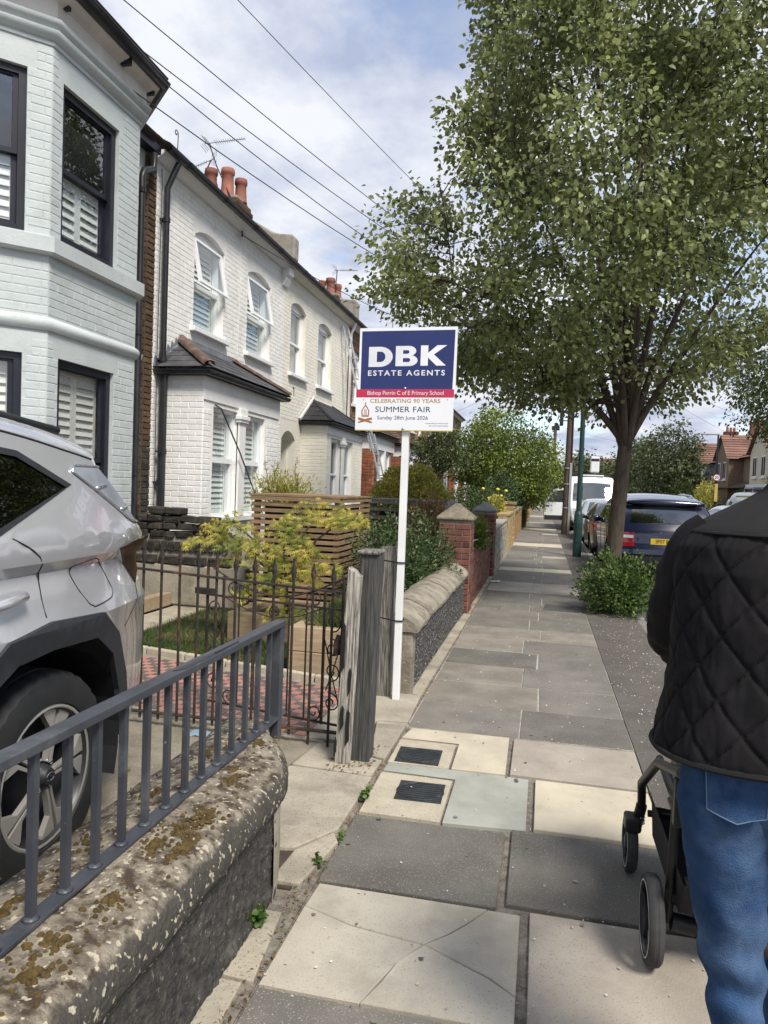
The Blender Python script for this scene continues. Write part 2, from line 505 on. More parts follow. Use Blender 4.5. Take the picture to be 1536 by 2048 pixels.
pm('yellow_brick', (0.42, 0.31, 0.14), (0.3, 0.21, 0.10), s=8, rough=0.9, rnd=0.25, island=0.25, bump=0.3)
pm('brown_brick', (0.11, 0.066, 0.034), (0.06, 0.038, 0.022), s=9, rough=0.95, rnd=0.35, island=0.3, bump=0.5, bs=40)
pm('soot_brick', (0.052, 0.045, 0.036), (0.022, 0.02, 0.018), s=9, rough=0.95, rnd=0.4, bump=0.6, bs=35, dirt=(0.13, 0.105, 0.075), ds=7, dlo=0.55, dhi=0.72)
pm('mortar', (0.30, 0.265, 0.22), (0.18, 0.16, 0.13), s=12, rough=0.95, bump=0.4, bs=60)
pm('dark_mortar', (0.10, 0.09, 0.075), (0.05, 0.045, 0.04), s=12, rough=0.95, bump=0.5, bs=60)
pm('stone_grey', (0.30, 0.285, 0.25), (0.2, 0.19, 0.165), s=7, rough=0.9, bump=0.4, bs=40, rnd=0.25)
pm('cap_stone', (0.30, 0.255, 0.19), (0.18, 0.155, 0.12), s=8, rough=0.9, bump=0.4, bs=50, speck=(0.10, 0.09, 0.07), ss=60, st=0.6)
pm('cap_stone_grey', (0.26, 0.27, 0.26), (0.17, 0.175, 0.17), s=8, rough=0.9, bump=0.4, bs=50)
# ------------------------------------------------------------------ setting materials
pm('asphalt', (0.075, 0.073, 0.072), (0.05, 0.05, 0.05), s=2.5, rough=0.9, bump=0.4, bs=160, speck=(0.16, 0.155, 0.15), ss=260, st=0.6)
pm('verge_tar', (0.115, 0.104, 0.092), (0.078, 0.07, 0.063), s=2.0, rough=0.95, bump=0.5, bs=150, speck=(0.2, 0.185, 0.165), ss=150, st=0.63, dirt=(0.12, 0.10, 0.085), ds=2.5, dlo=0.5, dhi=0.75)
pm('earth', (0.075, 0.06, 0.045), (0.04, 0.033, 0.026), s=8, rough=0.95, bump=0.6, bs=60)
pm('joint_dirt', (0.23, 0.205, 0.17), (0.095, 0.083, 0.068), s=22, rough=0.95, bump=0.6, bs=120, speck=(0.25, 0.23, 0.2), ss=160, st=0.6)
pm('joint_mortar', (0.40, 0.375, 0.325), (0.27, 0.25, 0.215), s=14, rough=0.95, bump=0.4, bs=120, dirt=(0.12, 0.105, 0.085), ds=5, dlo=0.56, dhi=0.70)
pm('slab_dark', (0.170, 0.158, 0.138), (0.114, 0.106, 0.092), s=2.6, rough=0.9, rnd=0.16, bump=0.35, bs=180, speck=(0.28, 0.265, 0.235), ss=170, st=0.61, dirt=(0.115, 0.106, 0.093), ds=1.8, dlo=0.5, dhi=0.8)
pm('slab_mid', (0.37, 0.33, 0.28), (0.28, 0.248, 0.208), s=3.2, rough=0.9, rnd=0.08, bump=0.3, bs=160, speck=(0.255, 0.225, 0.19), ss=130, st=0.60, dirt=(0.20, 0.175, 0.148), ds=2.2, dlo=0.52, dhi=0.8)
pm('slab_warm', (0.245, 0.22, 0.185), (0.175, 0.156, 0.131), s=3.2, rough=0.9, rnd=0.08, bump=0.3, bs=160, speck=(0.33, 0.30, 0.26), ss=150, st=0.62, dirt=(0.135, 0.12, 0.10), ds=2.2, dlo=0.52, dhi=0.8)
pm('slab_beige', (0.48, 0.44, 0.365), (0.375, 0.342, 0.28), s=2.2, rough=0.9, rnd=0.06, bump=0.25, bs=150, dirt=(0.27, 0.24, 0.20), ds=2.6, dlo=0.48, dhi=0.74, speck=(0.30, 0.27, 0.22), ss=140, st=0.62)
pm('slab_cream', (0.52, 0.465, 0.36), (0.42, 0.375, 0.288), s=4, rough=0.9, rnd=0.06, bump=0.2, bs=120, dirt=(0.37, 0.325, 0.25), ds=3, dlo=0.52, dhi=0.8)
pm('slab_green', (0.33, 0.335, 0.295), (0.262, 0.268, 0.232), s=4, rough=0.9, bump=0.2, bs=120, dirt=(0.2, 0.195, 0.165), ds=3, dlo=0.55, dhi=0.8)
pm('cover_surround', (0.46, 0.41, 0.32), (0.36, 0.32, 0.25), s=6, rough=0.9, bump=0.3, bs=120, speck=(0.22, 0.19, 0.15), ss=150, st=0.6)
pm('gum', (0.16, 0.15, 0.135), (0.11, 0.10, 0.09), s=30, rough=0.7, island=.5)
pm('iron_cover', (0.045, 0.052, 0.058), (0.03, 0.034, 0.038), s=10, rough=0.55, metal=0.3, bump=0.2)
pm('kerb_granite', (0.27, 0.25, 0.225), (0.19, 0.175, 0.155), s=5, rough=0.9, rnd=0.15, bump=0.4, bs=70, speck=(0.12, 0.11, 0.10), ss=140, st=0.58)
pm('old_concrete', (0.40, 0.36, 0.285), (0.28, 0.25, 0.20), s=3, rough=0.92, bump=0.5, bs=45, dirt=(0.15, 0.135, 0.105), ds=2.5, dlo=0.5, dhi=0.72, speck=(0.14, 0.125, 0.10), ss=120, st=0.63)
pm('drive_concrete', (0.25, 0.22, 0.17), (0.17, 0.15, 0.115), s=4, rough=0.95, bump=0.7, bs=70, dirt=(0.11, 0.095, 0.07), ds=2.5, dlo=0.48, dhi=0.7, speck=(0.36, 0.32, 0.25), ss=110, st=0.63)
pm('lichen_coping', (0.30, 0.265, 0.205), (0.135, 0.112, 0.085), s=15, det=12, rough=0.95, bump=1.0, bs=70, dirt=(0.052, 0.038, 0.026), ds=17, dlo=0.46, dhi=0.60, speck=(0.42, 0.375, 0.285), ss=48, st=0.605, stain=(.452, .07, (0.050, 0.046, 0.040)))
pm('coping_algae', (0.085, 0.078, 0.066), (0.038, 0.036, 0.033), s=14, det=12, rough=0.95, bump=1.0, bs=60, dirt=(0.17, 0.15, 0.12), ds=9, dlo=0.55, dhi=0.72, speck=(0.26, 0.235, 0.19), ss=70, st=0.64)
pm('pebbledash', (0.075, 0.070, 0.062), (0.030, 0.029, 0.028), s=30, rough=0.85, bump=1.0, bs=70, dirt=(0.19, 0.175, 0.14), ds=3, dlo=0.6, dhi=0.85, speck=(0.20, 0.185, 0.155), ss=60, st=0.66)
pm('flint_dash', (0.075, 0.074, 0.074), (0.018, 0.019, 0.022), s=45, rough=0.6, bump=1.0, bs=60, speck=(0.36, 0.34, 0.29), ss=52, st=0.585)
pm('coping_stone', (0.31, 0.275, 0.215), (0.17, 0.15, 0.118), s=5, rough=0.95, bump=0.7, bs=40, dirt=(0.12, 0.105, 0.08), ds=4, dlo=0.52, dhi=0.7, speck=(0.45, 0.41, 0.33), ss=55, st=0.66)
pm('moss', (0.125, 0.082, 0.022), (0.050, 0.034, 0.013), s=40, rough=1.0, bump=1.0, bs=150)
pm('railing_grey', (0.052, 0.058, 0.070), (0.036, 0.040, 0.049), s=5, rough=0.42, spec=0.5, bump=0.08, bs=60, dirt=(0.10, 0.105, 0.115), ds=6, dlo=0.55, dhi=0.75, speck=(0.16, 0.16, 0.16), ss=70, st=0.72)
pm('rust_iron', (0.042, 0.03, 0.025), (0.02, 0.018, 0.017), s=14, rough=0.75, bump=0.5, bs=80, dirt=(0.12, 0.055, 0.028), ds=10, dlo=0.55, dhi=0.68)
pm('weathered_wood', (0.27, 0.255, 0.225), (0.075, 0.07, 0.062), s=5, det=8, rough=0.95, bump=1.0, bs=9, stretch=(16, 16, 0.9), lo=0.40, hi=0.60)
pm('weathered_pale', (0.47, 0.44, 0.385), (0.11, 0.10, 0.09), s=5, det=8, rough=0.95, bump=1.0, bs=9, stretch=(16, 16, 0.9), lo=0.36, hi=0.56)
pm('weathered_dark', (0.10, 0.10, 0.095), (0.035, 0.035, 0.034), s=5, det=8, rough=0.95, bump=1.0, bs=9, stretch=(16, 16, 0.9))
pm('black_flake', (0.012, 0.012, 0.014), rough=0.6)
pm('new_timber', (0.43, 0.33, 0.22), (0.30, 0.215, 0.135), s=2, det=6, rough=0.85, bump=0.3, bs=6, stretch=(2, 2, 22), rnd=0.12)
pm('sleeper', (0.40, 0.31, 0.205), (0.28, 0.205, 0.13), s=2, det=6, rough=0.85, bump=0.3, bs=6, stretch=(2, 12, 22), rnd=0.1)
pm('slat_wood', (0.29, 0.20, 0.115), (0.18, 0.115, 0.06), s=2, det=6, rough=0.85, bump=0.3, bs=6, stretch=(2, 2, 20), rnd=0.2)
pm('grey_slat', (0.11, 0.10, 0.088), (0.06, 0.055, 0.05), s=2, det=6, rough=0.85, bump=0.3, bs=6, stretch=(2, 2, 20), rnd=0.2)
pm('tile_red', (0.37, 0.175, 0.14), (0.29, 0.14, 0.115), s=12, rough=0.7, rnd=0.15, dirt=(0.22, 0.17, 0.14), ds=6, dlo=0.5, dhi=0.8)
pm('tile_black', (0.125, 0.108, 0.102), (0.085, 0.075, 0.072), s=12, rough=0.7, rnd=0.2, dirt=(0.17, 0.14, 0.12), ds=6, dlo=0.5, dhi=0.8)
pm('slate_chip', (0.12, 0.128, 0.14), (0.055, 0.06, 0.068), s=12, rough=0.6, island=0.5)
pm('grass', (0.075, 0.115, 0.028), (0.045, 0.075, 0.02), s=3, rough=0.7, island=0.4, trans=0.25, dirt=(0.19, 0.165, 0.07), ds=2.2, dlo=0.5, dhi=0.66)
pm('petal', (0.55, 0.50, 0.42), (0.45, 0.40, 0.32), s=30, rough=0.8, island=0.25)
pm('litter_white', (0.75, 0.75, 0.74), rough=0.7)
pm('blue_cloth', (0.22, 0.33, 0.42), (0.16, 0.26, 0.35), s=20, rough=0.8)

# ------------------------------------------------------------------ ground, road, kerb, pavement
def sheet(name, mat, poly, z, nz=0.0):
    b = MB(); b.poly([(x, y, z) for x, y in poly])
    return tag(b.build(name, mat), kind='structure')


sheet('ground', 'earth', [(-400, -60), (400, -60), (400, 900), (-400, 900)], -0.20)
sheet('road', 'asphalt', [(1.30, -30), (9.0, -30), (9.0, 260), (1.30, 260)], -0.115)
sheet('far_pavement', 'verge_tar', [(9.13, -30), (11.4, -30), (11.4, 260), (9.13, 260)], -0.01)
b = MB(); b.box(-0.96, 0.622, -4, 4.6, -0.16, -0.018)
pav = tag(b.build('pavement', 'joint_dirt'), kind='structure')
MB().box(-0.80, 0.612, 4.6, 120, -0.16, -0.0036).build('mortar_bed', 'joint_mortar', pav)
b = MB(); b.box(0.618, 1.205, -4, 120, -0.16, -0.003)
tag(b.build('tarmac_verge', 'verge_tar'), kind='structure')

kerb = tag(MB().box(1.21, 1.33, -4, 120, -0.2, -0.03).build('kerb', 'joint_dirt'), kind='structure')
km = MB().box(-.062, .062, -.447, .447, -.15, 0).build('kerb_stone', 'kerb_granite', bevel=0.018).data
bpy.data.objects.remove(bpy.data.objects['kerb_stone'])
for i in range(62):
    o = inst('kerb_stone', km, kerb, (1.27 + RN.uniform(-.006, .006), -3.5 + i * 0.905, 0.002 + RN.uniform(-.006, .006)), (0, 0, RN.uniform(-.006, .006)))
    md = o.modifiers.new('bevel', 'BEVEL'); md.width = 0.02; md.segments = 2
fk = MB().box(9.0, 9.13, -30, 200, -0.2, 0.0)
tag(fk.build('far_kerb', 'kerb_granite'), kind='structure')

XL, XR = -0.80, 0.615


def slab(x0, x1, y0, y1, mat, z=0.0, poly=None):
    j = 0.006 if y0 < 4.5 else 0.0055; t = [RN.uniform(-.003, .003) for _ in range(4)]
    if poly is None:
        k = lambda: RN.uniform(-.004, .004)
        poly = [(x0 + j + k(), y0 + j + k()), (x1 - j + k(), y0 + j + k()), (x1 - j + k(), y1 - j + k()), (x0 + j + k(), y1 - j + k())]
    n = len(poly); b = MB()
    top = []; mid = []; bot = []
    cx = sum(p[0] for p in poly) / n; cy = sum(p[1] for p in poly) / n
    for i, (x, y) in enumerate(poly):
        h = z + t[i % 4]
        bot.append((x, y, -0.03)); mid.append((x, y, h - 0.004))
        d = sqrt((x - cx) ** 2 + (y - cy) ** 2)
        top.append((x + (cx - x) / d * 0.004, y + (cy - y) / d * 0.004, h))
    fs = [tuple(range(2 * n, 3 * n))]
    for a, c in ((0, n), (n, 2 * n)):
        fs += [(a + i, a + (i + 1) % n, c + (i + 1) % n, c + i) for i in range(n)]
    b.add(bot + mid + top, fs)
    return b.build('slab', mat, pav)


# rows hand-laid near, then regular courses
slab(XL, -0.1, 0.85, 1.46, 'slab_mid'); slab(-0.1, XR, 0.85, 1.46, 'slab_dark')
slab(XL, -0.22, 1.46, 2.06, 'slab_dark'); slab(-0.22, XR, 1.46, 2.06, 'slab_beige')
# the cracked beige slab is four broken pieces
pc = (-0.33, 2.40)
A, B_, C_, D_ = (-0.795, 2.075), (-0.015, 2.075), (-0.015, 2.665), (-0.785, 2.665)
e1, e2, e3 = (-0.13, 2.665), (-0.015, 2.22), (-0.47, 2.075)
q1 = [(-0.20, 2.55), (-0.26, 2.47)]; q2 = [(-0.22, 2.35), (-0.10, 2.29)]; q3 = [(-0.40, 2.28), (-0.43, 2.18)]; q4 = (-0.60, 2.44)
slab(0, 0, 0, 0, 'slab_beige', poly=[pc, *q2, e2, C_, e1, *q1])
slab(0, 0, 0, 0, 'slab_beige', poly=[e3, B_, (-.015, 2.215), *[(x - .002, y - .005) for x, y in q2[::-1]], (pc[0], pc[1] - .005), *q3])
slab(0, 0, 0, 0, 'slab_beige', poly=[(A[0], A[1]), (e3[0] - .004, e3[1]), *[(x - .005, y) for x, y in q3[::-1]], (pc[0] - .005, pc[1]), q4, (-.79, 2.50)])
slab(0, 0, 0, 0, 'slab_beige', poly=[(-.79, 2.503), (q4[0], q4[1] + .003), (pc[0] - .003, pc[1] + .003), *[(x - .005, y + .002) for x, y in q1[::-1]], (e1[0] - .004, e1[1]), D_])
slab(0.012, XR, 1.99, 2.70, 'slab_mid')
slab(XL, -0.095, 2.68, 3.29, 'slab_dark'); slab(-0.075, XR, 2.715, 3.34, 'slab_dark')
# cover row 1
slab(XL, -0.40, 3.31, 3.82, 'cover_surround'); slab(0, 0, 0, 0, 'slab_green', poly=[(-.39, 3.315), (-.01, 3.345), (-.01, 3.955), (-.40, 3.955), (-.785, 3.955), (-.79, 3.835), (-.39, 3.835)]); slab(0.02, XR, 3.36, 3.96, 'slab_cream')
# cover row 2
slab(XL, -0.44, 3.97, 4.36, 'cover_surround'); slab(0, 0, 0, 0, 'slab_cream', poly=[(-.43, 3.975), (-.135, 3.985), (-.14, 4.58), (-.76, 4.58), (-.79, 4.375), (-.43, 4.375)]); slab(-0.115, XR, 3.985, 4.585, 'slab_mid')
y = 4.60; row = 0
PALE = ((11.3, 12.4, 'slab_mid', 2), (12.6, 13.1, 'slab_cream', 0), (14.0, 14.6, 'slab_cream', 2), (21.2, 22.4, 'slab_cream', 2), (30.5, 31.8, 'slab_cream', 2), (27.0, 27.6, 'slab_beige', 1), (46, 48, 'slab_beige', 2), (17.0, 17.6, 'slab_mid', 1), (37, 38, 'slab_mid', 2))
while y < 75:
    h = 0.615 if y < 40 else 1.25
    jx = -0.03 + (0.07 if row % 2 else -0.07) + RN.uniform(-.03, .03)
    for side, (a, c) in enumerate(((XL, jx), (jx, XR))):
        mt = 'slab_dark' if RN.random() < 0.94 else 'slab_warm'
        if 5.2 <= y < 5.9 and side == 0: mt = 'slab_warm'
        if 7.6 <= y < 8.2 and side == 1: mt = 'slab_warm'
        for p in PALE:
            if p[0] <= y < p[1] and p[3] in (2, side): mt = p[2]
        slab(a, c, y, y + h, mt)
    y += h; row += 1

MB().slab([(.06, 9.75), (.60, 9.70), (.61, 10.28), (.30, 10.22), (.10, 10.30)], -.01, .0062).build('tar_patch', 'asphalt', pav, bevel=.003)
# trodden gum and tar spots
gb = MB()
for i in range(60):
    x, y = RN.uniform(-.78, .6), 1.2 + 11 * RN.random() ** 1.2; r = RN.uniform(.005, .012); n = 9; ph = RN.uniform(0, 6)
    gb.add([(x + r * cos(2 * pi * k / n) * (1 + .25 * sin(k * 2.3 + ph)), y + r * sin(2 * pi * k / n) * (1 + .25 * cos(k * 1.7 + ph)), .0062) for k in range(n)], [tuple(range(n))])
tag(gb.build('gum_spots', 'gum', fix=False), 'flat dark spots of trodden gum on the paving', 'gum', kind='stuff')

# cover plates
def cover(x, y, w, d, rz, label):
    t = thing('access_cover', (x, y, 0.0), label, 'access cover', 'access covers in the pavement', rz)
    MB().box(-w / 2, w / 2, -d / 2, d / 2, -0.02, 0.004).build('plate', 'iron_cover', t, local=True)
    rg = MB(); r = min(w, d) * 0.44
    rg.tube([(r * 1.15 * cos(a), r * sin(a), 0.005) for a in [2 * pi * i / 40 for i in range(40)]], 0.0035, 6, closed=True)
    rg.build('ring', 'iron_cover', t, local=True)
    for i in range(-4, 5):
        v = i * 0.025; hw = r * 1.1 * sqrt(max(0.05, 1 - (v / r) ** 2))
        MB().box(-hw, hw, v - .0085, v + .0085, 0.003, 0.0075).build('tread_bar', 'iron_cover', t, local=True)
    return t


cover(-0.545, 3.615, 0.235, 0.235, 0.03, 'square iron access cover beside the greenish paving slab')
cover(-0.635, 4.105, 0.25, 0.235, 0.03, 'square iron access cover beside the cream slab nearer the white post')

# cement strip and thresholds on the garden side
b = MB(); b.box(-1.02, -0.955, -4, 2.75, -0.1, 0.012)
strip = tag(MB().box(-0.955, -0.806, -4, 60, -0.1, -0.012).build('cement_strip', 'joint_dirt'), kind='structure')
yy = -0.5
for L in (0.55, .62, .5, .48, .42, .38):
    MB().slab([(-.95 + RN.uniform(0, .02), yy + .01), (-.83 + RN.uniform(-.02, .02), yy), (-.83 + RN.uniform(-.03, .01), yy + L - .012), (-.95, yy + L - .01)], -.03, .004).build('cement_piece', 'old_concrete', strip, bevel=.004)
    yy += L
MB().slab([(-.95, 5.35), (-.82, 5.3), (-.81, 9.0), (-.9, 9.05)], -.03, .006).build('cement_piece', 'old_concrete', strip)
MB().slab([(-.9, 9.1), (-.83, 9.05), (-.82, 24.0), (-.88, 24.0)], -.03, .006).build('cement_piece', 'old_concrete', strip)
# broken threshold slabs in the two gateways
th = tag(MB().slab([(-1.5, 2.6), (-.88, 2.6), (-.87, 3.0), (-.83, 5.3), (-1.5, 5.35)], -.15, -.004).build('threshold', 'earth'), kind='structure')
for pl in ([(-.97, 2.62), (-.85, 2.62), (-.80, 2.98), (-.84, 3.06), (-.955, 2.86)],
           [(-1.3, 2.80), (-.96, 2.88), (-.83, 3.09), (-.82, 3.7), (-1.3, 3.72)],
           [(-1.3, 3.75), (-.83, 3.72), (-.82, 3.95), (-.92, 3.99), (-1.02, 4.15), (-1.3, 4.1)],
           [(-.90, 4.0), (-.81, 3.97), (-.80, 4.62), (-1.0, 4.6)],
           [(-1.35, 4.16), (-1.01, 4.18), (-1.0, 4.62), (-.80, 4.64), (-.82, 5.28), (-1.35, 5.3)]):
    MB().slab(pl, -.03, .010 + RN.uniform(0, .006)).build('concrete_piece', 'old_concrete', th, bevel=.006)

# driveway, path bed, garden bed
b = MB(); b.grid([[(-7.5, -8, .13), (-1.30, -8, .13)], [(-7.5, 3.2, .13), (-1.30, 3.0, .13)], [(-7.5, 4.2, .03), (-1.28, 3.7, .02)], [(-7.5, 4.62, .012), (-1.24, 4.12, .012)]])
tag(b.build('driveway', 'drive_concrete', smooth=True), kind='structure')
sheet('garden_bed', 'earth', [(-5.2, 4.2), (-.93, 4.2), (-.93, 60), (-5.2, 60)], -0.03)

# ------------------------------------------------------------------ chequered tile path
path = tag(MB().slab([(-1.22, 4.10), (-1.22, 5.27), (-4.9, 6.10), (-4.9, 4.75)], -.1, 0.004).build('tile_path', 'mortar'), kind='structure')
tmesh = {}
for k in ('tile_red', 'tile_black'):
    b = MB(); q = .0352
    b.add([(-q, -q, -.01), (q, -q, -.01), (q, q, -.01), (-q, q, -.01), (-q, -q, .0045), (q, -q, .0045), (q, q, .0045), (-q, q, .0045), (-q + .002, -q + .002, .006), (q - .002, -q + .002, .006), (q - .002, q - .002, .006), (-q + .002, q - .002, .006)],
          [(8, 9, 10, 11)] + [(a + i, a + (i + 1) % 4, a + 4 + (i + 1) % 4, a + 4 + i) for a in (0, 4) for i in range(4)])
    tmesh[k] = b.mesh(k.replace('tile_', '') + '_tile', k)
ang = atan2(.83 + .25, -3.68 * 2); du = Vector((-1, .165, 0)).normalized(); dv = Vector((.165, 1, 0)).normalized()
TL = []
for i in range(52):
    for j in range(-2, 17):
        p = Vector((-1.26, 4.14, .004)) + du * (i * .0745) + dv * (j * .0745)
        yn = 4.12 + (-1.22 - p.x) * .177; yf = 5.23 + (-1.22 - p.x) * .2255
        if yn + .05 < p.y < yf - .04: TL.append((p, (i + j) % 2))
TL.sort(key=lambda t: (t[0] - Vector((0, 0, 1.55))).length)
rzt = atan2(dv.y, dv.x) - pi / 2
for p, c in TL[:300]:
    inst('tile', tmesh['tile_red' if c else 'tile_black'], path, p + Vector((0, 0, RN.uniform(-.001, .001))), (0, 0, rzt))
for c, k in ((1, 'tile_red'), (0, 'tile_black')):
    b = MB()
    for p, cc in TL[300:]:
        if cc != c: continue
        a = du * .035; e = dv * .035; z = Vector((0, 0, .0055))
        b.add([p - a - e, p + a - e, p + a + e, p - a + e, p - a * .95 - e * .95 + z, p + a * .95 - e * .95 + z, p + a * .95 + e * .95 + z, p - a * .95 + e * .95 + z], [(4, 5, 6, 7), (0, 1, 5, 4), (1, 2, 6, 5), (2, 3, 7, 6), (3, 0, 4, 7)])
    if b.v: tag(b.build('tiling', k, path), kind='stuff')
# pale rope edging of the path
eb = MB(); p0 = Vector((-1.26, 5.30, 0)); p1 = Vector((-4.6, 6.06, 0))
for i in range(8):
    a = p0.lerp(p1, i / 8 + .002); c = p0.lerp(p1, (i + 1) / 8 - .002)
    MB().beam(a + Vector((0, 0, .02)), c + Vector((0, 0, .02 + RN.uniform(-.004, .004))), .055, .085).build('edging_stone', 'cover_surround', path, bevel=.012)

# ------------------------------------------------------------------ near wall with rounded coping
def xo(y):
    return -0.885 - (0.30 * ((y - 2.45) / .60) ** 2 if y > 2.45 else 0.0)


def fbm(x, y, z=0.0):
    from mathutils import noise
    return noise.fractal(Vector((x, y, z)), 1.0, 2.0, 4)


wall1 = thing('garden_wall', (-1.1, 1.0, 0), 'low pebbledashed wall with mossy rounded coping under the grey railing', 'wall', 'low front garden walls')
ys = [-2.0 + .25 * i for i in range(9)] + [.25 + .04 * i for i in range(1, 56)] + [2.47 + .03 * i for i in range(20)]
ys = sorted(set(round(v, 3) for v in ys if v <= 3.04))
rows = []
for y in ys:
    o = xo(y); i = -1.36; sec = []
    prof = [(-.03, .32), (-.034, .335), (-.012, .352), (-.002, .372), (.0, .395), (-.006, .425), (-.022, .452), (-.05, .472)]
    sec = [(o + px, y, pz) for px, pz in prof]
    w = (o - .05) - i
    for k in range(1, 13):
        t = k / 12; sec.append((o - .05 - w * t, y, .472 + .020 * sin(pi * min(1, t * .9 + .08)) - .012 * t))
    sec.append((i - .01, y, .40)); sec.append((i, y, .0))
    rows.append([(x + fbm(x * 9, y * 9, z * 9) * .007, y, z + fbm(x * 7 + 3, y * 7, z * 7) * .010) for x, y, z in sec])
b = MB(); b.grid(rows); b.poly(rows[-1])
b.m = [0] * len(b.f); b.build('coping', 'lichen_coping', wall1, smooth=True)
# pebbledash face
rows = []
yy = [-2 + .25 * i for i in range(10)] + [.3 + .012 * i for i in range(1, 188)]
for y in [v for v in yy if v < 2.55]:
    rows.append([(xo(y) - .042 + abs(fbm(y * 22, z * 22, 5)) * .016 + .010 * (z < .05), y, z) for z in [.0 + .0125 * k for k in range(27)]])
b = MB(); b.grid(rows); b.build('pebbledash_face', 'pebbledash', wall1, smooth=True, fix=False)
b = MB(); b.slab([(-1.35, -2), (-.95, -2), (-.95, 2.52), (-1.02, 2.76), (-1.2, 2.98), (-1.35, 3.0)], 0, .34); b.build('core', 'old_concrete', wall1)
b = MB(); rows = []
for k in range(10):
    y = 2.50 + k * .05
    rows.append([(xo(y) - .03 + fbm(y * 9, z * 9, 1) * .006, y, z) for z in (-.02, .06, .14, .22, .30, .335)])
b.grid(rows); b.build('rendered_end', 'old_concrete', wall1, smooth=True)

# moss cushions on the coping
def moss(x, y, z, rx, ry, h, seed):
    b = MB(); P = []; n, m_ = 9, 22
    for i in range(n):
        t = i / (n - 1); rowp = []
        for j in range(m_):
            a = 2 * pi * j / m_; rr = t * (1 + .28 * fbm(cos(a) * 1.5 + seed, sin(a) * 1.5, 2))
            px, py = x + rr * rx * cos(a), y + rr * ry * sin(a)
            rowp.append((px, py, z + h * (1 - t ** 2.2) + .25 * h * fbm(px * 60, py * 60, seed) - .004))
        P.append(rowp)
    b.grid(P, closev=True)
    return b


mm = MB(); mr = random.Random(4)
SPOTS = [(-1.03, 2.02, .035, .075), (-1.00, 2.13, .03, .06), (-1.06, 1.88, .03, .06), (-1.02, 1.62, .028, .045), (-1.05, 1.42, .05, .06), (-1.02, 1.33, .035, .04), (-1.05, 1.16, .03, .05), (-1.24, 1.5, .05, .22), (-1.26, 1.9, .05, .18), (-1.25, 2.2, .05, .16), (-1.04, 2.4, .03, .06), (-1.10, 2.75, .05, .08), (-1.22, 1.25, .04, .12), (-1.24, 2.6, .06, .2), (-.97, 1.9, .03, .10)]
for k in range(900):
    x, y, rx, ry = mr.choice(SPOTS); a = mr.uniform(0, 6.28); q = abs(mr.gauss(0, 1.25)); s_ = mr.uniform(.004, .014) * (1.25 - min(q, 1) * .6)
    x, y = x + rx * q * cos(a), y + ry * q * sin(a)
    if x > -.93 or abs(x + 1.135) < .026: continue
    t_ = (-.935 - x) / .425; z = .472 + .020 * sin(pi * min(1, t_ * .9 + .08)) - .012 * t_ + .003
    P_ = []
    for i in range(4):
        t = i / 3; P_.append([(x + s_ * t * cos(w) * (1 + .3 * fbm(cos(w) + k, sin(w), 1)), y + s_ * t * sin(w) * (1 + .3 * fbm(sin(w) + k, cos(w), 2)), z + s_ * .55 * (1 - t * t) - .004 * t) for w in [2 * pi * j / 9 for j in range(9)]])
    mm.grid(P_, closev=True)
tag(mm.build('moss', 'moss', smooth=True), 'orange brown moss cushions along the coping below the railing', 'moss', kind='stuff')

# ------------------------------------------------------------------ grey railing on the near wall
rail = thing('metal_railing', (-1.13, 1.0, .5), 'slate grey painted steel railing on the mossy coping', 'railing')
RX = -1.135
b = MB(); b.box(RX - .026, RX + .026, -1.2, 3.10, .905, .93); b.build('top_rail', 'railing_grey', rail, bevel=.003)
b = MB(); b.box(RX - .024, RX + .024, -1.2, 3.14, .490, .501); b.build('bottom_rail', 'railing_grey', rail, bevel=.002)
yb = 3.0; k = 0
for i in range(34):
    y = 2.965 - .125 * i
    if y < -1.1: break
    MB().box(RX - .0095, RX + .0095, y - .0095, y + .0095, .501, .905).build('baluster', 'railing_grey', rail)
    MB().lathe([(.021, 0), (.018, .004), (.012, .009)], (RX, y, .5012), 8).build('weld', 'railing_grey', rail, smooth=True)
MB().box(RX - .02, RX + .02, 3.05, 3.10, .40, .905).build('end_post', 'railing_grey', rail, bevel=.003)
b = MB(); b.tube([(RX + .012, 2.60, .931), (RX + .012, 2.40, .931)], .004, 6)
b.slab([(RX - .006, 2.12), (RX + .02, 2.16), (RX + .022, 2.47), (RX + .004, 2.49)], .9302, .9315); b.build('worn_patch', 'black_frame', rail)

# ------------------------------------------------------------------ second low wall (saddle coping, flint dash)
wall2 = thing('garden_wall', (-1.0, 7.1, 0), 'low flint dashed wall with saddleback coping between wooden post and brick pier', 'wall', 'low front garden walls')
rows = []
for k in range(150):
    y = 5.37 + 3.6 * k / 149
    rows.append([(-.905 + abs(fbm(y * 25, z * 25, 9)) * .014, y, z) for z in [.03 + .45 * q / 24 for q in range(25)]])
MB().grid(rows).build('flint_face', 'flint_dash', wall2, smooth=True, fix=False)
b = MB(); b.box(-1.22, -.915, 5.32, 9.0, -.05, .5); b.build('core', 'coping_stone', wall2)
b = MB(); b.box(-1.22, -.895, 5.27, 5.40, -.02, .485); b.build('rendered_end', 'coping_stone', wall2, bevel=.012)
yy = 5.25
for i, L in enumerate((.62, .63, .61, .64, .62, .62)):
    rows = []
    for k in range(12):
        y = yy + .004 + (L - .008) * k / 11
        sec = [(-.90, .478), (-.862, .474), (-.858, .505), (-.885, .545), (-.95, .588), (-1.03, .622), (-1.07, .628), (-1.12, .618), (-1.2, .58), (-1.26, .54), (-1.27, .48)]
        rows.append([(x + fbm(x * 8, y * 8, z * 8) * .008, y, z + fbm(x * 6, y * 6, 4) * .012 + .012 * (i % 2)) for x, z in sec])
    b = MB(); b.grid(rows); b.poly(rows[0]); b.poly(rows[-1]); b.build('coping_stone', 'coping_stone', wall2, smooth=40)
    yy += L
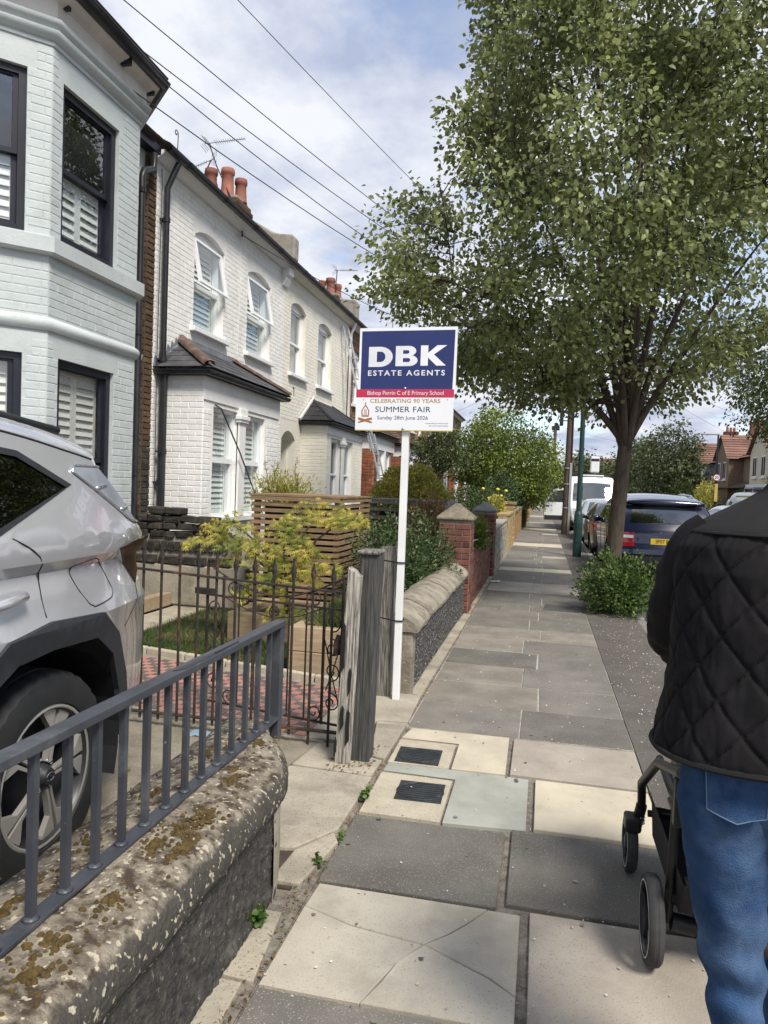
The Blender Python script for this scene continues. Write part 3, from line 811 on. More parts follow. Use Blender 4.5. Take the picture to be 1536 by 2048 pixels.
# ------------------------------------------------------------------ house kit
def offs(path, d):
    """offset a 2-D polyline to its right-hand side by d with mitres"""
    n = len(path); P = [Vector(p) for p in path]; out = []
    for i in range(n):
        ns = []
        if i > 0: t = (P[i] - P[i - 1]).normalized(); ns.append(Vector((t.y, -t.x)))
        if i < n - 1: t = (P[i + 1] - P[i]).normalized(); ns.append(Vector((t.y, -t.x)))
        m = sum(ns, Vector((0, 0))).normalized(); k = d / max(.3, m.dot(ns[0]))
        out.append(P[i] + m * k)
    return out


def sweep(b, path, prof, m=0, close=True):
    """profile (d, z) swept along a 2-D path"""
    rows = [[(q.x, q.y, z) for q in offs(path, d)] for d, z in prof]
    b.grid(rows, m, closeu=close)
    return b


def sash(parent, fr, u0, u1, z0, z1, frame='black_frame', inner='shutter', ft=0.055, kind='sash', shut=(0, 1), rev=0.10, rise=0.0, nslat=None, panels=2, gl='pane_glass', label=None, curtain=None):
    """window in a reveal: frame, sashes, panes, louvred shutters or curtain behind"""
    b = MB(fr); d0, d1 = -rev, -rev + .07
    o = arc_top(u0, u1, z0, z1, rise); zt = z1 + rise
    b.box(u0, u0 + ft, d0 - .03, d1, z0, z1); b.box(u1 - ft, u1, d0 - .03, d1, z0, z1); b.box(u0 + ft, u1 - ft, d0 - .03, d1, z0, z0 + ft)
    if rise:
        top = [p for p in arc_top(u0, u1, z0, z1, rise)[2:]]
        b.prism(top + [(u0, z1 - ft * .6), (u1, z1 - ft * .6)], d0 - .03, d1)
    else:
        b.box(u0 + ft, u1 - ft, d0 - .03, d1, z1 - ft, z1)
    win = b.build('window', frame, parent)
    a0, a1, c0, c1 = u0 + ft, u1 - ft, z0 + ft, z1 - ft * .6
    zm = c0 + (c1 - c0) * .48
    st = .042
    if kind == 'sash':
        for nm, (zz0, zz1, dd) in (('upper_sash', (zm - .02, c1, -rev + .045)), ('lower_sash', (c0, zm + .02, -rev + .005))):
            s = MB(fr)
            s.box(a0, a0 + st, dd - .035, dd, zz0, zz1); s.box(a1 - st, a1, dd - .035, dd, zz0, zz1)
            s.box(a0 + st, a1 - st, dd - .035, dd, zz1 - st, zz1); s.box(a0 + st, a1 - st, dd - .035, dd, zz0, zz0 + st)
            so = s.build(nm, frame, win)
            MB(fr).poly([(a0 + st, dd - .018, zz0 + st), (a1 - st, dd - .018, zz0 + st), (a1 - st, dd - .018, zz1 - st), (a0 + st, dd - .018, zz1 - st)]).build('pane', gl, win)
    elif kind == 'tilt':
        # lower fixed light, upper light hung at the top and pushed open at the bottom
        s = MB(fr); s.box(a0, a1, -rev - .01, -rev + .07, zm - .03, zm + .03); s.build('transom', frame, win)
        MB(fr).poly([(a0, -rev + .02, c0), (a1, -rev + .02, c0), (a1, -rev + .02, zm), (a0, -rev + .02, zm)]).build('pane', gl, win)
        dep = .13; H = c1 - zm
        pt = lambda a, t, off=0: (a, -rev + .075 + dep * (1 - t) + off, zm + H * t)
        s = MB(fr)
        for (x0, x1, t0, t1) in ((a0 - .02, a0 + .04, 0, 1), (a1 - .04, a1 + .02, 0, 1), (a0 + .04, a1 - .04, 0, .06), (a0 + .04, a1 - .04, .94, 1)):
            q = [pt(x0, t0), pt(x1, t0), pt(x1, t1), pt(x0, t1)]; q2 = [(p[0], p[1] + .045, p[2]) for p in q]
            s.add(q + q2, [(0, 1, 2, 3), (4, 5, 6, 7), (0, 1, 5, 4), (1, 2, 6, 5), (2, 3, 7, 6), (3, 0, 4, 7)])
        s.build('open_sash', frame, win)
        MB(fr).poly([pt(a0, .05, .02), pt(a1, .05, .02), pt(a1, .95, .02), pt(a0, .95, .02)]).build('pane', gl, win)
    elif kind == 'case':
        s = MB(fr); zt2 = c0 + (c1 - c0) * .52; s.box(a0, a1, -rev - .01, -rev + .06, zt2 - .035, zt2 + .035); s.build('transom', frame, win)
        MB(fr).poly([(a0, -rev + .02, c0), (a1, -rev + .02, c0), (a1, -rev + .02, zt2), (a0, -rev + .02, zt2)]).build('pane', gl, win)
        MB(fr).poly([(a0, -rev + .02, zt2), (a1, -rev + .02, zt2), (a1, -rev + .02, c1), (a0, -rev + .02, c1)]).build('pane', gl, win)
    bd = -rev - .035
    if shut:
        s0, s1 = c0 + (c1 - c0) * shut[0], c0 + (c1 - c0) * shut[1]
        pw = (a1 - a0) / panels; s = MB(fr)
        for p in range(panels):
            x0, x1 = a0 + pw * p, a0 + pw * (p + 1); w = .045
            s.box(x0, x0 + w, bd - .028, bd, s0, s1); s.box(x1 - w, x1 - .002, bd - .028, bd, s0, s1)
            s.box(x0 + w, x1 - w, bd - .028, bd, s0, s0 + .07); s.box(x0 + w, x1 - w, bd - .028, bd, s1 - .07, s1)
        s.build('shutter_frame', inner, win)
        n = nslat or max(3, int((s1 - s0 - .14) / .075)); hh = (s1 - s0 - .14) / n
        lm = MB(fr); mx = (a0 + pw / 2, bd - .014)
        sl = MB(); q = pw / 2 - .046; sl.box(-q, q, -.005, .005, -hh * .54, hh * .54)
        me = sl.mesh('slat', inner)
        sg = -1 if Vector((-fr.u.y, fr.u.x, 0)).dot(fr.n) > 0 else 1
        for p in range(panels):
            for k in range(n):
                inst('slat', me, win, fr(a0 + pw * (p + .5), bd - .014, s0 + .07 + hh * (k + .5)), (radians(-24) * sg, 0, fr.rz()))
    if curtain:
        rows = []
        for k in range(41):
            a = a0 + (a1 - a0) * k / 40
            rows.append([(a, bd - .05 + .025 * sin(k * 1.9), z) for z in (c0, c1)])
        MB(fr).grid(rows).build('curtain', curtain, win, smooth=True)
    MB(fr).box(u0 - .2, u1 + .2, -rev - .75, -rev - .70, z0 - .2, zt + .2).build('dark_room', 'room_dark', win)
    return win


def gutter(b, path, z, r=.055, dep=None):
    """half-round gutter as a swept profile (outside)"""
    prof = [(r * 1.0 + r * cos(a), z + r * sin(a)) for a in [pi - pi * -i / 10 for i in range(11)]]
    prof = [(r + r * cos(pi + pi * i / 10), z + r * sin(pi + pi * i / 10)) for i in range(11)] + [(2 * r + .006, z), (2 * r + .006, z + .012), (2 * r - .01, z + .004), (r, z - r * .7), (.01, z + .004), (0, z + .01)]
    sweep(b, path, prof)
    return b


def pipe(parent, pts, r=.036, name='downpipe', mat='black_pipe', collars=()):
    p = MB().tube(pts, r, 12).build(name, mat, parent, smooth=50)
    for c in collars:
        MB().lathe([(r + .001, -.03), (r + .009, -.03), (r + .009, .03), (r + .001, .03)], c, 12).build('collar', mat, p, smooth=50)
        MB().box(c[0] - .08, c[0], c[1] - .05, c[1] + .05, c[2] - .012, c[2] + .012).build('bracket', mat, p)
    return p


def slates(parent, name, P0, P1, P2, P3, mat, sw=.25, ex=.17, th=.007, cap=None):
    """slates on the quad eaves-left P0, eaves-right P1, top-right P2, top-left P3"""
    P0, P1, P2, P3 = map(Vector, (P0, P1, P2, P3))
    base = MB().poly([P0, P1, P2, P3]).build(name, mat, parent)
    u = (P1 - P0).normalized(); up = ((P3 - P0) - u * (P3 - P0).dot(u)); H = up.length; up.normalize(); n = u.cross(up)
    if n.z < 0: n = -n
    rows = max(1, int(H / ex)); ex = H / rows
    b = MB(); b.add([(-.5, 0, 0), (.5, 0, 0), (.5, 1, 0), (-.5, 1, 0), (-.5, 0, 1), (.5, 0, 1), (.5, 1, .3), (-.5, 1, .3)], [(4, 5, 6, 7), (0, 1, 5, 4), (1, 2, 6, 5), (3, 0, 4, 7)])
    me = b.mesh('slate', mat)
    M = Matrix((u, up, n)).transposed()
    for r in range(rows):
        t = (r + .5) / rows; L = (P0.lerp(P3, t) - P0).dot(u); Rr = (P1.lerp(P2, t) - P0).dot(u)
        L0 = (P0.lerp(P3, r / rows) - P0).dot(u); R0 = (P1.lerp(P2, r / rows) - P0).dot(u)
        a = -sw * (.5 if r % 2 else 0)
        tot = (P1 - P0).length
        while a < tot + sw:
            x0, x1 = max(a, L), min(a + sw - .004, Rr)
            if x1 - x0 > .03:
                o = bpy.data.objects.new('slate', me); COL.objects.link(o); o.parent = base
                pos = P0 + u * ((x0 + x1) / 2) + up * (r * ex) + n * .003 - place(base)
                o.matrix_basis = Matrix.Translation(pos) @ M.to_4x4() @ Matrix.Diagonal((x1 - x0, ex * 1.08, th * RN.uniform(.8, 1.5), 1))
            a += sw
    return base


def hip(parent, p, q, mat, n=4, r=.075, name='hip_tile'):
    p, q = Vector(p), Vector(q)
    for i in range(n):
        a, c = p.lerp(q, i / n), p.lerp(q, (i + 1) / n + .03)
        d = (c - a).normalized(); s = d.cross(Vector((0, 0, 1))).normalized(); up = s.cross(d)
        rows = []
        for k, pt in enumerate((a, c)):
            rr = r * (1.0 if k == 0 else 1.1)
            rows.append([pt + s * rr * cos(t) + up * rr * sin(t) * .9 for t in [pi * j / 8 for j in range(9)]])
        b = MB(); b.grid(rows); b.poly(rows[1]); b.build(name, mat, parent, smooth=40)


def roof_rows(b, P0, P1, P2, P3, rows=20, step=.02, m=0):
    """tiled slope as shallow steps"""
    P0, P1, P2, P3 = map(Vector, (P0, P1, P2, P3)); n = (P1 - P0).cross(P3 - P0).normalized()
    if n.z < 0: n = -n
    for r in range(rows):
        a, c = r / rows, (r + 1) / rows
        q = [P0.lerp(P3, a) + n * step, P1.lerp(P2, a) + n * step, P1.lerp(P2, c), P0.lerp(P3, c), P0.lerp(P3, a), P1.lerp(P2, a)]
        b.add(q, [(0, 1, 2, 3), (4, 5, 1, 0)], m)
    return b


BRK = {k: [brick_mesh('brick', k, .012, seed=s) for s in range(4)] for k in ('grey_paint', 'white_paint', 'cream_paint')}
BRK['brown_brick'] = [brick_mesh('brick', 'brown_brick', .04, seed=s) for s in range(4)]
BRK['soot_brick'] = [brick_mesh('brick', 'soot_brick', .05, seed=s) for s in range(4)]
for k in ('red_brick', 'stock_brick', 'orange_brick', 'yellow_brick', 'stone_grey'): BRK[k] = [brick_mesh('brick', k, .02, seed=s) for s in range(4)]

# ------------------------------------------------------------------ grey painted house with two-storey canted bay
gh = thing('terraced_house', (-5.0, 6.2, 0), 'pale grey painted brick house with black framed sash bay windows', 'house', 'houses in the left hand terrace')
UX, UY = (1, 0, 0), (0, 1, 0)
BAY = [(-5.0, 4.80), (-4.25, 5.55), (-4.25, 6.92), (-5.0, 7.67)]
b = MB()
fF = Fr((-4.25, 5.55, 0), UY, UX); fL = Fr((-5.0, 4.80, 0), (1, 1, 0), (1, -1, 0)); fR = Fr((-4.25, 6.92, 0), (-1, 1, 0), (1, 1, 0)); fM = Fr((-5.0, -1.0, 0), UY, UX)
WZ = ((0.86, 2.58), (3.60, 4.97))
zT = 5.62
opF = [(.145, 1.00, *z) for z in WZ]; opL = [(.20, .865, *z) for z in WZ]; opR = [(.2, .86, *z) for z in WZ]
for fr, W, ops in ((fF, 1.37, opF), (fL, 1.0607, opL), (fR, 1.0607, opR)):
    wall_face(b, fr, [(0, 0), (W, 0), (W, zT), (0, zT)], [arc_top(*o) for o in ops], .12)
wall_face(b, fM, [(0, 0), (5.8, 0), (5.8, zT), (0, zT)], [], .1)
wall_face(b, Fr((-5.0, 7.67, 0), UY, UX), [(0, 0), (.60, 0), (.60, zT), (0, zT)], [], .1)
b.box(-9.0, -5.4, -1.0, 8.27, 0, 5.5)
b.build('wall', 'grey_paint', gh)
# bricks: no bricks over the flat plaster lintels
for fr, W, ops, n in ((fF, 1.37, opF, 170), (fL, 1.0607, opL, 110), (Fr((-5.0, 7.67, 0), UY, UX), .60, [], 20)):
    hol = [(o[0], o[1], o[2], o[3]) for o in ops] + [(o[0] - .07, o[1] + .07, o[3], o[3] + (.245 if o[3] < 3 else .26)) for o in ops]
    hol += [(-1, 9, 3.40, 3.60), (-1, 9, 2.77, 2.92), (-1, 9, 5.22, 6)]
    lay_bricks(gh, fr, W, 0.45, 5.22, hol, BRK['grey_paint'], 'grey_paint', n, seed=3, depth=.0035, j=.008)
# sill course, string course, cornice
sill = MB(); sweep(sill, BAY, [(-.05, 3.43), (.055, 3.43), (.075, 3.45), (.075, 3.575), (.0, 3.605), (-.05, 3.605)]); sill.build('sill_course', 'grey_paint', gh)
st = MB(); sweep(st, BAY, [(-.02, 2.79), (.02, 2.79), (.034, 2.81), (.046, 2.835), (.046, 2.86), (.034, 2.885), (.02, 2.895), (.0, 2.91), (-.02, 2.91)]); st.build('string_course', 'grey_paint', gh, smooth=50)
co = MB(); sweep(co, BAY, [(-.02, 5.20), (.012, 5.20), (.018, 5.225), (.012, 5.235), (.05, 5.255), (.075, 5.285), (.075, 5.31), (.055, 5.32), (.085, 5.345), (.10, 5.365), (.10, 5.39), (.06, 5.40), (-.02, 5.40)]); co.build('cornice', 'grey_paint', gh, smooth=50)
MB2 = MB(); sweep(MB2, BAY, [(-.02, 5.40), (.05, 5.40), (.05, 5.55), (.17, 5.60), (.17, 5.62), (-.02, 5.62)]); MB2.build('soffit', 'soffit', gh)
gt = MB(); gutter(gt, offs(BAY, .15), 5.655, .058); gt.build('gutter', 'black_pipe', gh, smooth=50)
for (x, y) in ((-4.21, 5.62), (-4.14, 6.45), (-4.20, 6.98), (-4.52, 5.2)):
    MB().box(x - .04, x + .06, y - .02, y + .02, 5.54, 5.63).build('rafter_end', 'black_frame', gh)
rf = MB(); E = offs(BAY, .24); top = [(-6.2, 5.9), (-5.6, 6.1), (-5.6, 6.4), (-6.2, 6.6)]
for i in range(3):
    roof_rows(rf, (E[i].x, E[i].y, 5.70), (E[i + 1].x, E[i + 1].y, 5.70), (*top[i + 1], 6.9), (*top[i], 6.9), 12)
roof_rows(rf, (-4.78, -1, 5.72), (-4.78, 8.36, 5.72), (-8.6, 8.36, 8.5), (-8.6, -1, 8.5), 26)
rf.build('roof', 'roof_tile', gh)
MB().box(-5.0, -4.86, 7.65, 8.40, 5.60, 5.70).build('fascia', 'black_frame', gh)
for o, k in zip(opF, (0, 1)):
    sash(gh, fF, *o, inner='shutter' if k == 0 else 'shutter_white', shut=(0, 1) if k == 0 else (0, .52), ft=.07, rev=.11)
for o, k in zip(opL, (0, 1)):
    sash(gh, fL, *o, inner='shutter' if k == 0 else 'shutter_white', shut=(0, 1) if k == 0 else (0, .52), ft=.06, rev=.11)
for o, k in zip(opR, (0, 1)):
    sash(gh, fR, *o, shut=None, ft=.06, rev=.11)
# small pilaster at the back of the bay and moulded bracket
MB().box(-4.99, -4.93, 7.98, 8.12, 0, 5.3).build('pilaster', 'grey_paint', gh)
MB().prism_u([(-4.995, 2.90), (-4.90, 3.0), (-4.88, 3.06), (-4.995, 3.06)], 7.97, 8.13).build('pilaster_bracket', 'soffit', gh)
for v in bpy.data.objects['pilaster_bracket'].data.vertices: v.co.x, v.co.y = v.co.y, v.co.x
pipe(gh, [(-4.86, 8.24, 5.55), (-4.86, 8.24, 5.36), (-4.86, 8.02, 5.25), (-4.86, 7.98, 5.15), (-4.86, 7.98, .05)], .042, collars=((-4.86, 7.98, 5.0), (-4.86, 7.98, 3.3), (-4.86, 7.98, 1.6)))

# ------------------------------------------------------------------ bare brick party pier between the grey and white houses
pp = thing('brick_pier', (-5.0, 8.37, 0), 'narrow strip of bare brown brick between the grey and white houses', 'pier')
MB().box(-5.3, -4.955, 8.28, 8.46, 0, 5.6).build('core', 'dark_mortar', pp)
fp = Fr((-4.955, 8.28, 0), UY, UX)
lay_bricks(pp, fp, .18, 0.0, 1.95, [], BRK['soot_brick'], 'soot_brick', 60, depth=.016, bl=.18, seed=5)
lay_bricks(pp, fp, .18, 1.95, 5.55, [], BRK['brown_brick'], 'brown_brick', 100, depth=.014, bl=.18, seed=6)
fp2 = Fr((-5.3, 8.28, 0), UX, (0, -1, 0))
lay_bricks(pp, fp2, .345, 0.0, 5.55, [], BRK['brown_brick'], 'brown_brick', 0, depth=.012, seed=6)

# ------------------------------------------------------------------ white and cream houses
def front_house(name, label, Y0, Y1, paint, ups, door, bay, zg=5.72, nb=290, tilt=True, upframe='upvc', seed=1):
    """upper windows ups[(y0,y1)], arched door (y0,y1), box bay dict"""
    h = thing(name, (-5.0, (Y0 + Y1) / 2, 0), label, 'house', 'houses in the left hand terrace')
    fr = Fr((-5.0, Y0, 0), UY, UX); W = Y1 - Y0
    ops = [(a - Y0, c - Y0, 3.74, 5.06, .12) for a, c in ups]
    dop = (door[0] - Y0, door[1] - Y0, 0.0, 2.42, .17)
    b = MB()
    wall_face(b, fr, [(0, -.05), (W, -.05), (W, 5.66), (0, 5.66)], [arc_top(*o) for o in ops] + [arc_top(dop[0], dop[1], 0.0, 2.42, .17)], .16)
    b.build('wall', paint, h)
    # door recess: sides, back door
    b = MB(fr); u0, u1 = dop[0], dop[1]
    dr = MB(fr); wall_face(dr, Fr(fr(0, -.16, 0), UY, UX), arc_top(u0 - .05, u1 + .05, -.05, 2.45, .2), [arc_top(u0 + .02, u1 - .02, 0, 2.38, .16)], .45); dr.build('door_recess', paint, h)
    dd = MB(fr); dd.box(u0, u1, -.66, -.62, 0, 2.5); dd.build('front_door', 'soffit', h)
    lay_bricks(h, fr, W, 0.4, 5.6, [(o[0], o[1], o[2], o[3] + o[4]) for o in ops] + [(o[0] - .04, o[1] + .04, o[3], o[3] + .3) for o in ops] + [(u0 - .02, u1 + .02, 0, 2.62), (u0 - .1, u1 + .1, 2.42, 2.78)] + [(bay['y0'] - Y0, bay['y1'] - Y0, 0, 3.02)], BRK[paint], paint, nb, depth=.0045, seed=seed, j=.008)
    for i, o in enumerate(ops):
        if tilt: sash(h, fr, o[0], o[1], o[2], o[3], 'upvc', 'shutter_white', ft=.05, kind='tilt', shut=(0, 1), rev=.15, rise=.12, panels=1, gl='pane_tint')
        else: sash(h, fr, o[0], o[1], o[2], o[3], 'upvc', 'shutter_white', ft=.05, kind='sash', shut=None, rev=.15, rise=.12, curtain='curtain')
        s = MB(fr); s.box(o[0] - .10, o[1] + .10, -.12, .085, 3.665, 3.735); s.build('sill', 'white_trim', h, bevel=.008)
    # eaves
    e = MB(fr); e.prism_u([(-.01, 5.60), (.06, 5.60), (.17, 5.68), (.17, 5.70), (-.01, 5.70)], 0, W); e.build('soffit', 'white_trim' if paint == 'white_paint' else 'cream_paint', h)
    g = MB(); gutter(g, [(-4.84, Y0 - .02), (-4.84, Y1)], zg, .055); g.build('gutter', 'black_pipe', h, smooth=50)
    for k in range(int(W / 1.15) + 1):
        y = Y0 + .5 + k * 1.15
        if y < Y1: g2 = MB(); gutter(g2, [(-4.842, y - .035), (-4.842, y + .035)], zg - .002, .062); g2.build('gutter_joint', 'black_pipe', h, smooth=50)
    r = MB(); roof_rows(r, (-4.78, Y0, 5.76), (-4.78, Y1, 5.76), (-8.7, Y1, 8.35), (-8.7, Y0, 8.35), 24); r.poly([(-8.7, Y0, 8.35), (-8.7, Y1, 8.35), (-9.4, Y1, 5.6), (-9.4, Y0, 5.6)])
    r.build('roof', 'roof_tile', h)
    # bay
    y0, y1, xf, zt = bay['y0'], bay['y1'], bay['x'], bay['zt']
    wa, wm0, wm1, wb = bay['win']
    ff = Fr((xf, y0, 0), UY, UX); fs = Fr((-5.0, y0, 0), UX, (0, -1, 0)); Wb = y1 - y0; D = xf + 5.0
    b = MB()
    bops = [(wa - y0, wm0 - y0, 1.04, 2.54), (wm1 - y0, wb - y0, 1.04, 2.54)]
    wall_face(b, ff, [(0, 0), (Wb, 0), (Wb, zt), (0, zt)], [arc_top(*o) for o in bops], .16)
    wall_face(b, fs, [(0, 0), (D, 0), (D, zt), (0, zt)], [], .1)
    fe = Fr((xf, y1, 0), (-1, 0, 0), (0, 1, 0)); wall_face(b, fe, [(0, 0), (D, 0), (D, zt), (0, zt)], [], .1)
    b.build('bay_wall', paint, h)
    lay_bricks(h, fs, D, .3, zt - .02, [], BRK[paint], paint, 80 if bay['n'] else 0, depth=.0055, seed=seed + 1, j=.008)
    lay_bricks(h, ff, Wb, .3, 2.5, [(wa - y0 - .06, wb - y0 + .06, 0, 3)], BRK[paint], paint, 40 if bay['n'] else 0, depth=.005, seed=seed + 2, j=.008)
    t = MB(ff); t.box(-.004, Wb + .004, .0, .018, 2.60, zt); t.build('fascia_band', 'white_trim', h)
    MB(ff).box(wa - y0 - .05, wb - y0 + .05, -.02, .05, .98, 1.04).build('bay_sill', 'white_trim', h)
    wc = (wm0 + wm1) / 2 - y0
    t = MB(ff); t.box(wm0 - y0, wm1 - y0, -.02, .03, 1.04, 2.40); t.box(wm0 - y0 - .03, wm1 - y0 + .03, -.02, .06, 2.40, 2.44); t.box(wm0 - y0 - .045, wm1 - y0 + .045, -.02, .075, 2.44, 2.50); t.box(wm0 - y0 - .02, wm1 - y0 + .02, -.02, .05, 2.50, 2.60); t.build('mullion_column', 'white_trim', h, bevel=.006)
    for o in bops:
        sash(h, ff, o[0], o[1], o[2], o[3], 'upvc', 'shutter_white', ft=.05, kind='case' if tilt else 'sash', shut=(0, 1) if tilt else None, rev=.13, panels=1, gl='pane_tint', curtain=None if tilt else 'curtain')
    eg = .13; path = [(-5.0, y0), (xf, y0), (xf, y1), (-5.0, y1)]
    g = MB(); gutter(g, offs(path, .05), zt + .02, .052); g.build('bay_gutter', 'black_pipe', h, smooth=50)
    fbd = MB(); sweep(fbd, path, [(0, zt - .03), (.05, zt - .03), (.05, zt + .03), (0, zt + .03)]); fbd.build('bay_fascia', 'black_frame', h)
    q = offs(path, .16); ze = zt + .06; zr = bay['zr']; yl, yr = bay['ridge']
    mt = bay['slate']
    slates(h, 'bay_roof', (q[1].x, q[1].y, ze), (q[2].x, q[2].y, ze), (-5.0, yr, zr), (-5.0, yl, zr), mt)
    slates(h, 'bay_roof', (-5.0, q[0].y, ze), (q[1].x, q[1].y, ze), (-5.0, yl, zr), (-5.0, yl, zr), mt)
    MB().poly([(q[2].x, q[2].y, ze), (-5.0, q[3].y, ze), (-5.0, yr, zr)]).build('bay_roof', mt, h)
    hm = bay['hip']
    if hm == 'hip_tile':
        hip(h, (q[1].x - .02, q[1].y + .02, ze + .02), (-5.0, yl, zr + .02), hm, 4, .075)
        hip(h, (q[2].x - .02, q[2].y - .02, ze + .02), (-5.0, yr, zr + .02), hm, 5, .06)
    else:
        hip(h, (q[1].x, q[1].y, ze + .005), (-5.0, yl, zr), 'slate_black', 5, .03)
        hip(h, (q[2].x, q[2].y, ze + .005), (-5.0, yr, zr), 'slate_black', 5, .03)
    # flashing on the wall
    fl = MB(); n = 7
    if hm == 'hip_tile':
        for k in range(n):
            ya = q[0].y + (yl - q[0].y) * k / n; yb = q[0].y + (yl - q[0].y) * (k + 1) / n; za = ze + (zr - ze) * k / n; zb = ze + (zr - ze) * (k + 1) / n
            fl.add([(-4.985, ya, za - .03), (-4.985, yb, zb - .03), (-4.985, yb, zb + .05), (-4.985, ya + .03, zb + .10), (-4.985, ya, za + .04)], [(0, 1, 2, 3, 4)])
        fl.poly([(-4.983, yl, zr - .03), (-4.983, yr, zr - .03), (-4.983, yr, zr + .07), (-4.983, yl, zr + .07)])
        fl.poly([(-4.985, q[0].y, ze), (-4.93, q[0].y - .0, ze + .03), (-4.88, yl, zr - .01), (-4.985, yl, zr + .02)])
        fl.build('lead_flashing', 'lead', h)
    else:
        fl.beam((-4.95, q[0].y - .02, ze + .02), (-4.95, yl, zr + .03), .03, .06)
        fl.build('white_flashing', 'white_trim', h)
    return h


hA = front_house('terraced_house', 'white painted brick house with tilted open upper windows and terracotta hipped bay roof', 8.46, 13.25, 'white_paint', [(9.62, 10.60), (11.52, 12.55)], (11.62, 12.5),
                 dict(y0=8.72, y1=11.45, x=-4.35, zt=2.93, win=(9.02, 9.82, 10.05, 10.86), zr=3.46, ridge=(9.30, 11.02), slate='slate', hip='hip_tile', n=1), seed=21, nb=180)
hB = front_house('terraced_house', 'cream painted brick house with black slate bay roof and grey curtains', 13.25, 17.95, 'cream_paint', [(13.66, 14.58), (15.45, 16.46)], (13.34, 14.12),
                 dict(y0=14.45, y1=17.45, x=-4.42, zt=2.80, win=(14.78, 15.55, 15.75, 16.55), zr=3.40, ridge=(15.15, 16.7), slate='slate_black', hip='slate', n=0), seed=31, nb=0, tilt=False)
# black pipes at the corner of the white house
pipe(hA, [(-4.80, 8.74, 5.64), (-4.88, 8.70, 5.42), (-4.92, 8.68, 5.30), (-4.92, 8.68, 1.0), (-4.92, 8.68, .05)], .04, collars=((-4.92, 8.68, 4.9), (-4.92, 8.68, 3.1), (-4.92, 8.68, 1.5)))
pipe(hA, [(-4.87, 8.655, 2.9), (-4.87, 8.655, .05)], .036, name='bay_downpipe', collars=((-4.87, 8.655, 1.9),))
MB().tube([(-4.93, 8.55, 5.5), (-4.95, 8.6, 5.3), (-4.95, 8.58, 3.0), (-4.95, 8.60, 1.6), (-4.95, 8.58, .3)], .006, 6).build('cable', 'black_pipe', hA)
MB().tube([(-4.985, 11.15, 5.55), (-4.985, 11.17, 4.4), (-4.985, 11.14, 3.6)], .005, 6).build('cable', 'white_trim', hA)
MB().tube([(-4.9, 11.0, 5.56), (-4.93, 11.08, 5.52), (-4.97, 11.16, 5.54)], .014, 6).build('wire_hook', 'black_pipe', hA)
# corbel at the party line
MB().prism_u([(0, 5.28), (.05, 5.30), (.09, 5.40), (.09, 5.46), (.15, 5.50), (.15, 5.62), (0, 5.62)], -.12, .12).build('corbel', 'white_trim', hA)
c_ = bpy.data.objects['corbel']
for v in c_.data.vertices: v.co = Vector((-5.0 + v.co.y, 13.22 + v.co.x, v.co.z))
# scroll hooks on the gutters
for (x, y, z, s) in ((-4.79, 8.64, 5.98, .09), (-4.16, 11.60, 3.14, .05)):
    MB().tube([(x, y + s * .9 * (1 - t / 14) * cos(t * .62) * .6, z + s * .9 * (1 - t / 14) * sin(t * .62) * .6) for t in range(12)] , .006, 6).build('scroll_hook', 'rust_iron', hA)
    MB().tube([(x, y + s * .54, z), (x, y + s * .4, z - s * 2.4)], .006, 6).build('scroll_stem', 'rust_iron', hA)
# bamboo cane leaning in the bay and orange ornament in the pane
cane = MB().tube([(-4.24, 10.63, 1.02), (-4.27, 9.75, 1.95), (-4.30, 9.15, 2.52), (-4.33, 9.02, 2.56)], .011, 7).build('garden_cane', 'railing_grey')
tag(cane, 'thin green cane leaning across the white bay window', 'cane')

# chimney stack and parapet on each party line
def stack(y, x0, x1, zb, zt, pots, label, nb):
    h = thing('chimney', ((x0 + x1) / 2, y, zb), label, 'chimney', 'chimneys on the left hand roofs')
    MB().box(x0, x1, y - .27, y + .27, zb - 1.6, zt - .30).build('stack', 'stock_mortar', h)
    fr = Fr((x0, y - .27, zb - .2), UX, (0, -1, 0)); lay_bricks(h, fr, x1 - x0, 0, zt - .30 - zb + .2, [], BRK['brown_brick'], 'brown_brick', nb, depth=.012)
    fr = Fr((x1, y - .27, zb - .2), UY, UX); lay_bricks(h, fr, .54, 0, zt - .30 - zb + .2, [], BRK['brown_brick'], 'brown_brick', nb, depth=.012)
    for k, (o, z0, z1) in enumerate(((.04, -.30, -.22), (.09, -.22, -.14), (.06, -.14, -.05))):
        MB().box(x0 - o, x1 + o, y - .27 - o, y + .27 + o, zt + z0, zt + z1).build('oversailing_course', 'brown_brick', h, bevel=.008)
    MB().box(x0 - .02, x1 + .02, y - .28, y + .28, zt - .05, zt + .02).build('flaunching', 'cement', h, bevel=.02)
    for (px, py, ht, r) in pots:
        MB().lathe([(r * 1.08, 0), (r * 1.0, .04), (r * .9, ht * .45), (r * .86, ht - .12), (r * 1.02, ht - .10), (r * 1.04, ht - .05), (r * .96, ht), (r * .8, ht), (r * .78, ht - .1)], (px, py, zt), 18).build('chimney_pot', 'terracotta', h, smooth=50)
    return h


ch1 = stack(13.3, -6.95, -5.95, 6.2, 6.98, [(-6.82, 13.15, .52, .115), (-6.52, 13.13, .56, .125), (-6.18, 13.14, .55, .13), (-6.64, 13.42, .42, .11), (-6.3, 13.44, .40, .10), (-6.02, 13.40, .45, .12)], 'brick chimney with six terracotta pots between white and cream houses', 30)
ch2 = stack(18.0, -6.3, -5.3, 5.9, 6.36, [(-6.15, 17.86, .34, .10), (-5.72, 17.85, .36, .10), (-5.5, 17.86, .42, .12), (-5.38, 18.1, .33, .10)], 'brick chimney with four pots beyond the cream house', 10)


